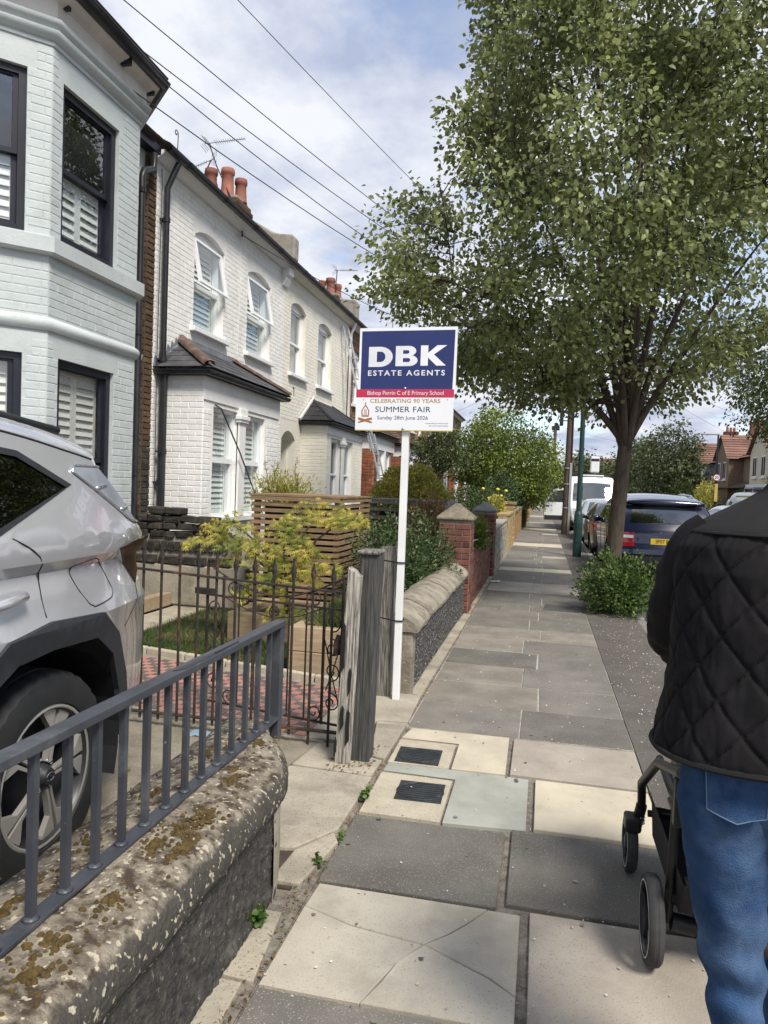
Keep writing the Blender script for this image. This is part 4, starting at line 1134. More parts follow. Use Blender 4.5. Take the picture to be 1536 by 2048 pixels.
def parapet(y, label, z=5.78, xs=-4.80):
    p = thing('party_parapet', (xs, y, z), label, 'parapet', 'cement party wall parapets')
    poly = [(xs + .02, z), (xs + .02, z + .42), (xs - .05, z + .475), (xs - .30, z + .50), (xs - .42, z + .53), (xs - 1.2, z + .98), (xs - 3.7, z + 2.75), (xs - 3.7, z + 1.9), (xs - .4, z)]
    b = MB(); P = []
    b.prism(poly, y - .13, y + .13); b.build('render', 'cement', p, bevel=.035)
    return p


parapet(13.27, 'cement rendered parapet below the six pot chimney')
parapet(17.97, 'cement rendered parapet below the four pot chimney', 5.76)

# aerials
def aerial(base, top, boom_dir, L, label, kink=True):
    a = thing('tv_aerial', base, label, 'aerial', 'television aerials')
    b0, t0 = Vector(base), Vector(top); mid = b0.lerp(t0, .55) + (Vector((-.04, 0, .02)) if kink else Vector())
    MB().tube([b0, mid, t0], .012, 8).build('mast', 'rust_iron', a)
    d = Vector(boom_dir).normalized(); s = d.cross(Vector((0, 0, 1))).normalized()
    MB().tube([t0 - d * .08, t0 + d * L], .008, 6).build('boom', 'lead', a)
    for k in range(14):
        p = t0 + d * (L * (.18 + .8 * k / 13)); hw = .10 - .003 * k
        MB().tube([p - s * hw, p + s * hw], .0035, 5).build('element', 'lead', a)
    for z in (.10, -.10):
        for k in range(4):
            q = t0 - d * (.02 + .03 * k) + Vector((0, 0, z * (.35 + .2 * k)))
            MB().tube([q - s * .16, q + s * .16], .004, 5).build('reflector', 'lead', a)
    return a


aerial((-6.05, 13.0, 6.95), (-6.62, 13.2, 8.08), (.95, .1, .10), .72, 'television aerial with bent mast on the six pot chimney')
aerial((-6.9, 13.35, 7.3), (-6.62, 13.3, 7.8), (-.8, -.4, -.5), .55, 'smaller television aerial pointing down behind the chimney pots', False)
aerial((-5.42, 18.0, 6.36), (-5.38, 18.0, 7.03), (.95, .25, .03), .52, 'television aerial on the four pot chimney', False)
aerial((-5.6, 26, 6.2), (-5.6, 26, 7.6), (.9, .2, .05), .7, 'television aerial rising behind the estate agent board', False)

# ------------------------------------------------------------------ brick houses further along
def brick_house(Y0, Y1, label, ladder=False, nb=60):
    h = thing('terraced_house', (-5.0, (Y0 + Y1) / 2, 0), label, 'house', 'houses in the left hand terrace')
    fr = Fr((-5.0, Y0, 0), UY, UX); W = Y1 - Y0
    ups = [(.55, 1.35), (2.3, 3.1)]
    ops = [(a, c, 3.7, 5.0, .1) for a, c in ups]
    b = MB(); wall_face(b, fr, [(0, 0), (W, 0), (W, 5.66), (0, 5.66)], [arc_top(*o) for o in ops], .14); b.build('wall', 'stock_mortar', h)
    lay_bricks(h, fr, W, 2.6, 5.6, [(o[0] - .11, o[1] + .11, o[2], o[3] + .35) for o in ops], BRK['stock_brick'], 'stock_brick', 0, depth=.006, seed=int(Y0))
    for o in ops:
        q = MB(fr)
        lay_bricks(h, Fr(fr(o[0] - .11, 0, 0), UY, UX), .11, o[2], o[3], [], BRK['red_brick'], 'red_brick', 0, bl=.11, depth=.010)
        lay_bricks(h, Fr(fr(o[1], 0, 0), UY, UX), .11, o[2], o[3], [], BRK['red_brick'], 'red_brick', 0, bl=.11, depth=.010)
        q.box(o[0] - .12, o[1] + .12, 0, .012, o[3] + .1, o[3] + .32); q.build('window_head', 'red_brick', h)
        sash(h, fr, o[0], o[1], o[2], o[3], 'upvc', shut=None, rev=.12, rise=.1, curtain='curtain')
        MB(fr).box(o[0] - .1, o[1] + .1, -.1, .08, 3.62, 3.695).build('sill', 'white_trim', h)
    e = MB(fr); e.prism_u([(-.01, 5.58), (.06, 5.58), (.17, 5.68), (.17, 5.70), (-.01, 5.70)], 0, W); e.build('soffit', 'soffit', h)
    g = MB(); gutter(g, [(-4.84, Y0), (-4.84, Y1)], 5.72, .055); g.build('gutter', 'black_pipe', h, smooth=50)
    r = MB(); roof_rows(r, (-4.78, Y0, 5.76), (-4.78, Y1, 5.76), (-8.7, Y1, 8.35), (-8.7, Y0, 8.35), 24); r.poly([(-8.7, Y0, 8.35), (-8.7, Y1, 8.35), (-9.4, Y1, 5.6), (-9.4, Y0, 5.6)]); r.build('roof', 'roof_tile', h)
    # bay: red brick piers, white fascia, windows, tiled lean-to
    y0, y1, xf, zt = Y0 + .35, Y0 + 2.75, -4.3, 2.86
    ff = Fr((xf, y0, 0), UY, UX); Wb = y1 - y0
    b = MB(ff); b.box(0, .36, -.66, 0, 0, zt); b.box(Wb - .36, Wb, -.66, 0, 0, zt); b.box(.36, Wb - .36, -.66, 0, 0, .95); b.build('bay_pier', 'mortar', h)
    lay_bricks(h, Fr((-5.0, y0, 0), UX, (0, -1, 0)), .7, .1, zt - .35, [], BRK['orange_brick'], 'orange_brick', nb // 2, depth=.008, seed=4)
    lay_bricks(h, ff, .36, .1, zt - .35, [], BRK['red_brick'], 'red_brick', nb // 2, depth=.008, seed=4)
    lay_bricks(h, Fr(ff(Wb - .36, 0, 0), UY, UX), .36, .1, zt - .35, [], BRK['orange_brick'], 'orange_brick', nb // 2, depth=.008, seed=4)
    MB(ff).box(-.02, Wb + .02, -.66, .025, zt - .34, zt).build('fascia_band', 'white_trim', h)
    sash(h, ff, .38, Wb / 2 - .06, .98, zt - .36, 'upvc', shut=None, rev=.10, curtain='curtain'); sash(h, ff, Wb / 2 + .06, Wb - .38, .98, zt - .36, 'upvc', shut=None, rev=.10, curtain='curtain')
    MB(ff).box(Wb / 2 - .07, Wb / 2 + .07, -.1, .03, .95, zt - .34).build('mullion_column', 'white_trim', h)
    path = [(-5.0, y0), (xf, y0), (xf, y1), (-5.0, y1)]
    g = MB(); gutter(g, offs(path, .06), zt + .03, .05); g.build('bay_gutter', 'black_pipe', h, smooth=50)
    q = offs(path, .17); rf = MB()
    roof_rows(rf, (q[1].x, q[1].y, zt + .07), (q[2].x, q[2].y, zt + .07), (-5, y1 - .5, 3.5), (-5, y0 + .5, 3.5), 7)
    roof_rows(rf, (-5, q[0].y, zt + .07), (q[1].x, q[1].y, zt + .07), (-5, y0 + .5, 3.5), (-5, y0 + .5, 3.5), 7)
    roof_rows(rf, (q[2].x, q[2].y, zt + .07), (-5, q[3].y, zt + .07), (-5, y1 - .5, 3.5), (-5, y1 - .5, 3.5), 7)
    rf.build('bay_roof', 'roof_tile', h)
    # porch with tiled hood and door
    d0 = Y0 + 3.25
    MB(fr).box(d0 - Y0, d0 - Y0 + .9, -.02, .02, 0, 2.35).build('door', 'room_dark', h)
    MB(fr).box(d0 - Y0 - .15, d0 - Y0 + 1.05, 0, .35, 2.40, 2.62).build('porch_fascia', 'white_trim', h)
    rf = MB(); roof_rows(rf, (-4.55, d0 - .2, 2.64), (-4.55, d0 + 1.1, 2.64), (-5, d0 + 1.1, 3.05), (-5, d0 - .2, 3.05), 4); rf.build('porch_roof', 'roof_tile', h)
    return h


brick_house(17.95, 22.3, 'brown brick house with orange brick bay piers behind the ladder', nb=120)
brick_house(22.3, 26.6, 'brown brick house partly behind the golden privet dome', nb=40)
for i, (y, lb) in enumerate(((26.6, 'brown brick house next to the bushy dark green front garden tree'), (30.9, 'brown brick house behind the large bright green tree'), (35.2, 'brown brick house with white bay columns seen over the rose hedge'), (39.5, 'brown brick house beyond the white bay columns'))):
    brick_house(y, y + 4.3, lb, nb=0)
pipe(hB, [(-4.80, 17.86, 5.66), (-4.86, 17.90, 5.52), (-4.93, 17.92, 5.40), (-4.93, 17.92, .1)], .036, mat='white_trim')
# ------------------------------------------------------------------ wooden posts
def old_post(b, x0, x1, y0, y1, z0, z1, seed, groove=.006, slope=0.0, lean=(0, 0)):
    r = random.Random(seed); ring = []
    nx, ny = 12, 10
    per = [(x0 + (x1 - x0) * i / nx, y0) for i in range(nx)] + [(x1, y0 + (y1 - y0) * i / ny) for i in range(ny)] + [(x1 - (x1 - x0) * i / nx, y1) for i in range(nx)] + [(x0, y1 - (y1 - y0) * i / ny) for i in range(ny)]
    cx, cy = (x0 + x1) / 2, (y0 + y1) / 2; rows = []
    g = [r.uniform(-1, .25) for _ in per]
    zs = [z0 + (z1 - z0) * k / 24 for k in range(25)]
    for k, z in enumerate(zs):
        row = []
        for i, (x, y) in enumerate(per):
            d = (g[i] + fbm(x * 40, y * 40, z * 1.6 + seed) * .9) * groove
            e = max(0, (.03 - z + z0) / .03)
            zz = z + (slope * (x - x0) / (x1 - x0) if k == 24 else 0) + (fbm(x * 90, y * 90, seed) * .012 if k == 24 else 0)
            t = (z - z0) / (z1 - z0)
            row.append((x + (x - cx) / .06 * d + lean[0] * t, y + (y - cy) / .06 * d + lean[1] * t, zz))
        rows.append(row)
    b.grid(rows, closev=True); b.poly(rows[-1])
    return b


gp = thing('gate_post', (-1.0, 3.95, 0), 'split grey wooden gate post with peeling black paint beside iron gate', 'post', 'old wooden gate posts')
b = MB(); old_post(b, -1.065, -.985, 3.82, 3.92, -.03, 1.10, 3, .008, -.05, (.035, 0)); b.build('front_board', 'weathered_pale', gp, smooth=45)
b = MB(); old_post(b, -.99, -.885, 3.885, 4.02, -.03, 1.175, 8, .004, 0, (.02, 0)); b.build('square_post', 'weathered_dark', gp, smooth=45)
b = MB(); b.slab([(-.99, 3.87), (-.86, 3.87), (-.86, 4.03), (-.98, 4.03)], 1.172, 1.195); b.build('post_cap', 'weathered_wood', gp, bevel=.01)
for i, (x, y, w, z0, z1) in enumerate(((-1.048, 3.8125, .022, .52, .80), (-1.030, 3.8125, .016, .20, .34), (-.995, 3.814, .018, .12, .32), (-1.06, 3.8125, .012, .05, .16), (-1.0, 3.814, .012, .40, .55))):
    q = MB(); lx = .03 * (z0 / 1.1)
    q.prism([(x - w / 2 + lx, z0), (x + w / 2 + lx, z0 + .03), (x + w * .4 + lx, (z0 + z1) / 2), (x + w / 2 + lx, z1 - .02), (x - w * .1 + lx, z1), (x - w * .55 + lx, (z0 + z1) / 2 + .02)], y - .006, y + .01)
    q.build('paint_flake', 'black_flake', gp)
MB().tube([(-1.085, 3.88, .60), (-1.09, 3.90, .66), (-1.08, 3.92, .70)], .022, 7).build('latch', 'rust_iron', gp)
gp2 = thing('gate_post', (-1.09, 5.20, 0), 'grooved grey wooden post strapped to the white sign pole', 'post', 'old wooden gate posts')
b = MB(); old_post(b, -1.145, -1.035, 5.15, 5.25, -.03, 1.105, 14, .005, .01); b.build('square_post', 'weathered_wood', gp2, smooth=45)

# ------------------------------------------------------------------ iron divider railing and scroll gate
fn = thing('iron_railing', (-1.8, 4.05, 0), 'rusty spear topped iron railing between driveway and tile path', 'railing')
MB().beam((-1.11, 4.05, .925), (-2.75, 4.05, 1.005), .03, .012).build('top_rail', 'rust_iron', fn)
MB().beam((-1.11, 4.05, .10), (-2.75, 4.05, .10), .03, .012).build('bottom_rail', 'rust_iron', fn)
for i in range(13):
    x = -1.168 - .122 * i; z = .93 + .05 * (-x - 1.14)
    lean = RN.uniform(-.006, .006)
    MB().tube([(x + lean, 4.05, .0 if i in (0, 1, 12) else .06), (x, 4.05, z), (x, 4.05, z + .05)], .0085, 7).build('bar', 'rust_iron', fn)
    s = MB(); h = z + .05
    s.add([(x, 4.05 - .006, h - .01), (x + .008, 4.05, h - .01), (x, 4.056, h - .01), (x - .008, 4.05, h - .01), (x, 4.05 - .007, h + .035), (x + .019, 4.05, h + .03), (x, 4.057, h + .035), (x - .019, 4.05, h + .03), (x, 4.05, h + .115)],
          [(0, 1, 5, 4), (1, 2, 6, 5), (2, 3, 7, 6), (3, 0, 4, 7), (4, 5, 8), (5, 6, 8), (6, 7, 8), (7, 4, 8)])
    s.build('spear_tip', 'rust_iron', fn)

GH, GL = Vector((-1.12, 4.17, 0)), Vector((-2.14, 4.40, 0))
fg = Fr(GH, (GL - GH), Vector((GL - GH).normalized().cross(Vector((0, 0, 1)))))
gt_ = thing('iron_gate', tuple(GH), 'open wrought iron scroll gate behind the spear topped railing', 'gate')
for a in (.02, .145, .90, 1.03):
    MB(fg).box(a - .007, a + .007, -.007, .007, .09, 1.0 if a in (.02, 1.03) else .93).build('stile', 'rust_iron', gt_)
for z, nm in ((.10, 'bottom_rail'), (.80, 'middle_rail')):
    MB(fg).box(.02, 1.03, -.006, .006, z - .006, z + .006).build(nm, 'rust_iron', gt_)
MB(fg).tube([(1.03 * t, 0, 1.0 - .16 * sin(pi * t)) for t in [i / 20 for i in range(21)]], .006, 6).build('top_sweep', 'rust_iron', gt_)
MB(fg).box(.90, 1.03, -.006, .006, .993, 1.004).build('top_rail', 'rust_iron', gt_)
for a in (.27, .395, .52, .65, .775):
    MB(fg).tube([(a, 0, .10), (a, 0, 1.0 - .16 * sin(pi * a / 1.03))], .006, 6).build('bar', 'rust_iron', gt_)


def scroll(a, z, r, turn=1, flip=1, start=0.0):
    pts = []
    for k in range(26):
        t = k / 25; rr = r * (1 - .78 * t); an = start + turn * t * 2.6 * pi
        pts.append((a + flip * rr * cos(an), 0, z + rr * sin(an)))
    return MB(fg).tube(pts, .0045, 6).build('scroll', 'rust_iron', gt_)


for c0 in (.0825, .965):
    for z, tn in ((.23, 1), (.42, -1), (.56, 1), (.72, -1)):
        scroll(c0, z, .058, tn, 1 if c0 < .5 else -1, pi / 2 * tn)
for a, z, f in ((.20, .155, -1), (.84, .155, 1), (.22, .86, -1), (.82, .86, 1), (.05, .93, 1), (.5, .74, 1)):
    scroll(a, z, .05, 1, f, -pi / 2)
for p, q in (((.15, .80), (.5, .70)), ((.52, .70), (.9, .80)), ((.02, .62), (.12, .30)), ((.02, .2), (.14, .62))):
    MB(fg).tube([(p[0], 0, p[1]), ((p[0] + q[0]) / 2, 0, (p[1] + q[1]) / 2 - .02), (q[0], 0, q[1])], .004, 6).build('stay', 'rust_iron', gt_)
MB(fg).box(.98, 1.12, -.02, .02, .80, .84).build('latch', 'rust_iron', gt_)

# ------------------------------------------------------------------ estate agent board
pm('board_white', (0.78, 0.79, 0.82), (0.75, 0.76, 0.79), s=3, rough=0.4)
pm('board_blue', (0.022, 0.034, 0.135), (0.02, 0.03, 0.12), s=3, rough=0.35)
pm('board_red', (0.50, 0.03, 0.085), (0.47, 0.028, 0.08), s=3, rough=0.4)
pm('text_white', (0.80, 0.80, 0.83), rough=0.5)
pm('text_gold', (0.46, 0.27, 0.12), (0.40, 0.22, 0.09), s=40, rough=0.5)
pm('text_navy', (0.03, 0.035, 0.07), rough=0.5)
pm('text_brown', (0.36, 0.15, 0.06), (0.30, 0.12, 0.05), s=30, rough=0.5)
pm('board_yellow', (0.62, 0.50, 0.12), rough=0.5)
pm('steel', (0.45, 0.46, 0.47), (0.38, 0.39, 0.4), s=10, rough=0.3, metal=0.9)
pm('alloy', (0.62, 0.63, 0.64), (0.55, 0.56, 0.57), s=10, rough=0.35, metal=0.7)
pm('post_white', (0.80, 0.80, 0.80), (0.72, 0.72, 0.72), s=4, rough=0.45, dirt=(0.55, 0.54, 0.5), ds=6, dlo=.62, dhi=.85)
pm('cable_tie', (0.012, 0.012, 0.013), rough=0.35)
sg = thing('estate_agent_board', (-.975, 5.10, 0), 'white timber pole with blue DBK estate agents board and school fair banner', 'sign')
MB().box(-1.0, -.951, 5.088, 5.137, .015, 2.63).build('pole', 'post_white', sg, bevel=.003)
SY = 5.080
fs_ = Fr((-1.335, SY, 1.955), (1, 0.0, 0.008), (0, -1, 0))
BW = .705
# upper panel: plain white corrugated board with a blue field
MB(fs_).box(.005, BW + .002, .0, .006, .26, .722).build('upper_panel', 'board_white', sg)
MB(fs_).prism([(.022, .272), (BW - .020, .272), (BW - .014, .700), (.022, .700)], .006, .0072).build('blue_field', 'board_blue', sg)
MB(fs_).box(-.006, BW - .006, .008, .013, -.008, .286).build('lower_panel', 'board_white', sg)
MB(fs_).box(-.006, BW - .006, .0132, .0142, .229, .286).build('red_strip', 'board_red', sg)
MB(fs_).box(-.006, BW - .006, .0132, .0142, -.008, -.001).build('yellow_edge', 'board_yellow', sg)


def glyph(name, loops, x, z, sx, sz, m, dpt=.0074):
    """flat letter from an outer loop and counters in unit coordinates"""
    outer, holes = loops[0], loops[1:]
    vs, tr = fill2d(loops, keep=lambda a, c: inpoly(a, c, outer) and not any(inpoly(a, c, h) for h in holes))
    b = MB(fs_); b.add([(x + a * sx, dpt, z + c * sz) for a, c in vs], tr); b.build(name, m, sg)


def bow(cx, cy, rx, ry, n=14, a0=-90, a1=90):
    return [(cx + rx * cos(radians(a0 + (a1 - a0) * i / n)), cy + ry * sin(radians(a0 + (a1 - a0) * i / n))) for i in range(n + 1)]


gD = [[(0, 0), (.55, 0)] + bow(.56, .5, .62, .5) + [(0, 1)], [(.40, .24)] + bow(.58, .5, .24, .26) + [(.40, .76)]]
gB = [[(0, 0), (.65, 0)] + bow(.66, .275, .42, .275, 12, -90, 70) + bow(.62, .745, .38, .255, 12, -70, 90) + [(0, 1)], [(.36, .20), (.62, .20)] + bow(.62, .30, .10, .10, 8) + [(.36, .40)], [(.36, .61), (.58, .61)] + bow(.58, .70, .09, .09, 8) + [(.36, .79)]]
gK = [[(0, 0), (.37, 0), (.37, .40), (.80, 0), (1.27, 0), (.66, .55), (1.30, 1), (.82, 1), (.37, .63), (.37, 1), (0, 1)]]
glyph('letter_D', gD, .076, .446, .148, .142, 'text_white'); glyph('letter_B', gB, .272, .450, .147, .142, 'text_white'); glyph('letter_K', gK, .452, .452, .142, .142, 'text_white')


def sign_text(body, a, c, size, mat, sx=1.0, bold=0.0, dpt=.0148, spacing=1.0, align='CENTER'):
    p = fs_(a, dpt, c)
    return text_mesh('lettering', body, size, mat, sg, p, (pi / 2, -.008, 0), sx, bold, align, .0003, spacing)


sign_text('ESTATE AGENTS', .350, .400, .052, 'text_white', 1.17, .0010, .0076, 1.30)
sign_text('Bishop Perrin C of E Primary School', .352, .2585, .041, 'text_white', .96, .0, .0148, .96)
sign_text('CELEBRATING 90 YEARS', .352, .203, .040, 'text_gold', 1.18, .0004, .0136, 1.0)
sign_text('SUMMER FAIR', .338, .142, .056, 'text_navy', 1.16, .0, .0136, 1.02)
sign_text('Sunday 28th June 2026', .338, .084, .037, 'text_navy', 1.08, -.0001, .0136, 1.0)
sign_text('Curious what your home is worth?', .585, .047, .0125, 'text_navy', .9, -.0001, .0136)
sign_text('Scan now for instant valuation', .598, .030, .0125, 'text_navy', .9, -.0001, .0136)
# school emblem: pointed mitre over crossed bands
em = MB(fs_); cx, cz = .066, .120
outer = [(cx - .026, cz - .03), (cx + .026, cz - .03), (cx + .030, cz + .012), (cx + .018, cz + .034), (cx, cz + .060), (cx - .018, cz + .034), (cx - .030, cz + .012)]
inner = [(cx + (x - cx) * .72, cz + .002 + (z - cz) * .74) for x, z in outer]
vs, tr = fill2d([outer, inner], keep=lambda a, c: inpoly(a, c, outer) and not inpoly(a, c, inner))
em.add([(x, .0136, z) for x, z in vs], tr)
for dx in (-.010, 0, .010):
    em.prism([(cx + dx - .0022, cz - .024), (cx + dx + .0022, cz - .024), (cx + dx * .6 + .0015, cz + .024), (cx + dx * .6 - .0015, cz + .024)], .0132, .0138)
em.box(cx - .002, cx + .002, .0132, .0138, cz + .056, cz + .074); em.box(cx - .006, cx + .006, .0131, .0137, cz + .064, cz + .068)
for s in (-1, 1):
    em.prism([(cx - s * .050, cz - .034), (cx - s * .012, cz - .042), (cx + s * .052, cz - .066), (cx + s * .05, cz - .076), (cx - s * .012, cz - .060), (cx - s * .052, cz - .050)], .0132, .0139 + .0002 * s)
em.build('emblem', 'text_brown', sg)
for a, c in ((.35, .292), (.345, .006)):
    MB(fs_).lathe([(.010, 0), (.010, .002), (.006, .005), (.0, .006)], (a, .0135, c), 12, ax='y').build('screw', 'steel', sg, smooth=True)
for a in (.05, .655):
    MB(fs_).lathe([(.004, 0), (.004, .001), (.0, .002)], (a, .0135, .213), 8, ax='y').build('screw', 'steel', sg)
for z in (1.02, .60):
    o = MB().tube([(-1.15, 5.142, z), (-1.0, 5.082, z - .01), (-.946, 5.084, z - .01), (-.943, 5.14, z - .005), (-1.03, 5.258, z), (-1.152, 5.256, z)], .0055, 6, closed=True).build('cable_tie', 'cable_tie')
    tag(o, 'black cable tie strapping pole to wooden post, %s one' % ('upper' if z > .8 else 'lower'), 'cable tie', 'cable ties on the sign pole')

# ------------------------------------------------------------------ red brick piers and walls along the pavement
def brick_box(parent, x0, x1, y0, y1, z0, z1, mat, mort, nb, faces='SE', depth=.010, seed=2, bl=.215):
    MB().box(x0, x1, y0, y1, z0, z1).build('core', mort, parent)
    if 'S' in faces: lay_bricks(parent, Fr((x0, y0, 0), UX, (0, -1, 0)), x1 - x0, z0, z1, [], BRK[mat], mat, nb, depth=depth, seed=seed, bl=bl)
    if 'E' in faces: lay_bricks(parent, Fr((x1, y0, 0), UY, UX), y1 - y0, z0, z1, [], BRK[mat], mat, nb, depth=depth, seed=seed + 1, bl=bl)
    if 'N' in faces: lay_bricks(parent, Fr((x0, y1, 0), UX, (0, 1, 0)), x1 - x0, z0, z1, [], BRK[mat], mat, 0, depth=depth, seed=seed + 1, bl=bl)
    if 'W' in faces: lay_bricks(parent, Fr((x0, y0, 0), UY, (-1, 0, 0)), y1 - y0, z0, z1, [], BRK[mat], mat, 0, depth=depth, seed=seed + 1, bl=bl)


def cap(parent, x0, x1, y0, y1, z, mat, h=.16, o=.035, e=.035):
    cx, cy = (x0 + x1) / 2, (y0 + y1) / 2; b = MB()
    p = [(x0 - o, y0 - o), (x1 + o, y0 - o), (x1 + o, y1 + o), (x0 - o, y1 + o)]
    q = [(cx - .03, cy - .03), (cx + .03, cy - .03), (cx + .03, cy + .03), (cx - .03, cy + .03)]
    v = [(a, c, z) for a, c in p] + [(a, c, z + e) for a, c in p] + [(a, c, z + e + h) for a, c in q]
    b.add(v, [(0, 3, 2, 1), (8, 9, 10, 11)] + [(i, (i + 1) % 4, 4 + (i + 1) % 4, 4 + i) for i in range(4)] + [(4 + i, 4 + (i + 1) % 4, 8 + (i + 1) % 4, 8 + i) for i in range(4)])
    return b.build('cap', mat, parent, bevel=.012)


p1 = thing('gate_pier', (-1.05, 9.3, 0), 'red brick gate pier with buff pyramid cap at the end of the flint wall', 'pier', 'brick gate piers')
brick_box(p1, -1.26, -.86, 9.08, 9.48, 0, 1.16, 'red_brick', 'mortar', 120, 'SENW', bl=.19)
cap(p1, -1.26, -.86, 9.08, 9.48, 1.165, 'cap_stone', .17)
lw = thing('garden_wall', (-.95, 11.3, 0), 'low red brick wall between the two pyramid capped piers', 'wall', 'low front garden walls')
brick_box(lw, -1.1, -.89, 9.5, 13.15, 0, .60, 'red_brick', 'mortar', 280, 'E')
b = MB(); b.prism_u([(-.02, .60), (.24, .60), (.24, .64), (.11, .70), (-.02, .64)], 9.5, 13.15); o = b.build('coping', 'red_brick', lw)
for v in o.data.vertices: v.co = Vector((-1.11 + v.co.y, v.co.x, v.co.z))
MB().tube([(-.93, 9.55, .86), (-.93, 11.2, .80), (-.93, 13.1, .86)], .012, 6).build('hand_rail', 'alloy', lw)
p2 = thing('gate_pier', (-1.0, 13.35, 0), 'red brick gate pier with grey pyramid cap beside the rubble stone wall', 'pier', 'brick gate piers')
brick_box(p2, -1.2, -.83, 13.17, 13.55, 0, 1.16, 'red_brick', 'mortar', 80, 'SE', bl=.18)
cap(p2, -1.2, -.83, 13.17, 13.55, 1.165, 'cap_stone_grey', .14)
p3 = thing('gate_pier', (-1.5, 12.2, 0), 'grey capped brick pier set back behind the buff capped one', 'pier', 'brick gate piers')
brick_box(p3, -1.68, -1.32, 12.0, 12.36, 0, 1.19, 'red_brick', 'mortar', 0, 'SE', bl=.17)
cap(p3, -1.68, -1.32, 12.0, 12.36, 1.195, 'cap_stone_grey', .14, .05)
sw = thing('garden_wall', (-.95, 16.4, 0), 'rubble stone garden wall beyond the grey capped pier', 'wall', 'low front garden walls')
brick_box(sw, -1.1, -.86, 13.56, 18.4, 0, .80, 'stone_grey', 'mortar', 150, 'E', depth=.02, bl=.30)
MB().box(-1.13, -.84, 13.56, 18.4, .80, .85).build('coping', 'stone_grey', sw, bevel=.012)
yw = thing('garden_wall', (-.9, 20, 0), 'yellow brick garden wall with stepped pier beyond the rubble wall', 'wall', 'low front garden walls')
brick_box(yw, -1.08, -.84, 18.45, 21.6, 0, .92, 'yellow_brick', 'stock_mortar', 60, 'SE')
MB().box(-1.12, -.80, 18.45, 21.6, .92, .98).build('coping', 'yellow_brick', yw, bevel=.01)
brick_box(yw, -1.16, -.80, 21.7, 22.1, 0, 1.16, 'yellow_brick', 'stock_mortar', 30, 'SE')
MB().box(-1.2, -.76, 21.66, 22.14, 1.16, 1.24).build('pier_cap', 'yellow_brick', yw, bevel=.01)
bw = thing('garden_wall', (-.9, 27, 0), 'brown brick garden wall with buff coping below the lavender', 'wall', 'low front garden walls')
brick_box(bw, -1.05, -.82, 22.2, 31.0, 0, .9, 'stock_brick', 'stock_mortar', 0, 'SE')
MB().box(-1.08, -.79, 22.2, 31.0, .9, .96).build('coping', 'cap_stone', bw)
bw2 = thing('garden_wall', (-.8, 38, 0), 'pale brick garden wall running to the far end of the pavement', 'wall', 'low front garden walls')
brick_box(bw2, -1.0, -.75, 33.0, 60.0, 0, .95, 'yellow_brick', 'stock_mortar', 0, 'SE', bl=.4)
brick_box(bw2, -1.05, -.68, 33.0, 33.5, 0, 1.35, 'yellow_brick', 'stock_mortar', 10, 'SE')

# ------------------------------------------------------------------ crumbling wall between the houses
cw = thing('ruined_wall', (-4.3, 8.3, 0), 'crumbling sooty brick wall with loose top courses beside the white bay', 'wall')
MB().box(-4.95, -3.45, 8.13, 8.40, 0, .50).build('plinth', 'old_concrete', cw, bevel=.02)
MB().box(-4.95, -3.60, 8.17, 8.36, .50, .86).build('core', 'mortar', cw)
fw = Fr((-4.95, 8.17, 0), UX, (0, -1, 0))
lay_bricks(cw, fw, 1.35, .505, .64, [], BRK['soot_brick'], 'soot_brick', 99, bl=.30, bh=.10, j=.03, depth=.05, seed=8)
lay_bricks(cw, fw, 1.30, .665, .80, [], BRK['soot_brick'], 'soot_brick', 99, bl=.07, bh=.115, j=.02, depth=.03, seed=9)
for r_, (z, x0, x1) in enumerate(((.82, -4.95, -3.72), (.915, -4.95, -3.80), (1.01, -4.92, -3.92), (1.105, -4.78, -4.05))):
    x = x0
    while x < x1:
        L = RN.uniform(.14, .27)
        if not (r_ == 3 and -4.5 < x < -4.28):
            bb = MB(); hx, hy, hz = L / 2 - .012, .11, .042
            P = []
            for sx in (-1, 1):
                for sy in (-1, 1):
                    for sz in (-1, 1): P.append((sx * hx + RN.uniform(-.012, .012), sy * hy + RN.uniform(-.015, .015), sz * hz + RN.uniform(-.008, .008)))
            bb.add(P, [(0, 1, 3, 2), (4, 6, 7, 5), (0, 4, 5, 1), (2, 3, 7, 6), (0, 2, 6, 4), (1, 5, 7, 3)])
            o = bb.build('loose_brick', 'soot_brick', cw, local=True, bevel=.014)
            o.location = Vector((x + L / 2, 8.25 + RN.uniform(-.03, .02), z + .045)) - place(cw); o.rotation_euler = (RN.uniform(-.06, .06), RN.uniform(-.08, .08), RN.uniform(-.1, .1))
        x += L

# ------------------------------------------------------------------ garden timber: planters, edging, bin stores
def planter(x0, x1, y0, y1, h, label, n=2, t=.11):
    p = thing('raised_planter', ((x0 + x1) / 2, (y0 + y1) / 2, 0), label, 'planter', 'raised sleeper planters')
    hh = h / n
    for k in range(n):
        z0, z1 = k * hh + .002, (k + 1) * hh - .003
        for bx in ((x0, x1, y0, y0 + t), (x0, x1, y1 - t, y1), (x0, x0 + t, y0 + t + .002, y1 - t - .002), (x1 - t, x1, y0 + t + .002, y1 - t - .002)):
            MB().box(*bx, z0, z1).build('sleeper', 'sleeper', p, bevel=.006)
    MB().box(x0 + t, x1 - t, y0 + t, y1 - t, 0, h - .07).build('soil', 'earth', p)
    return p


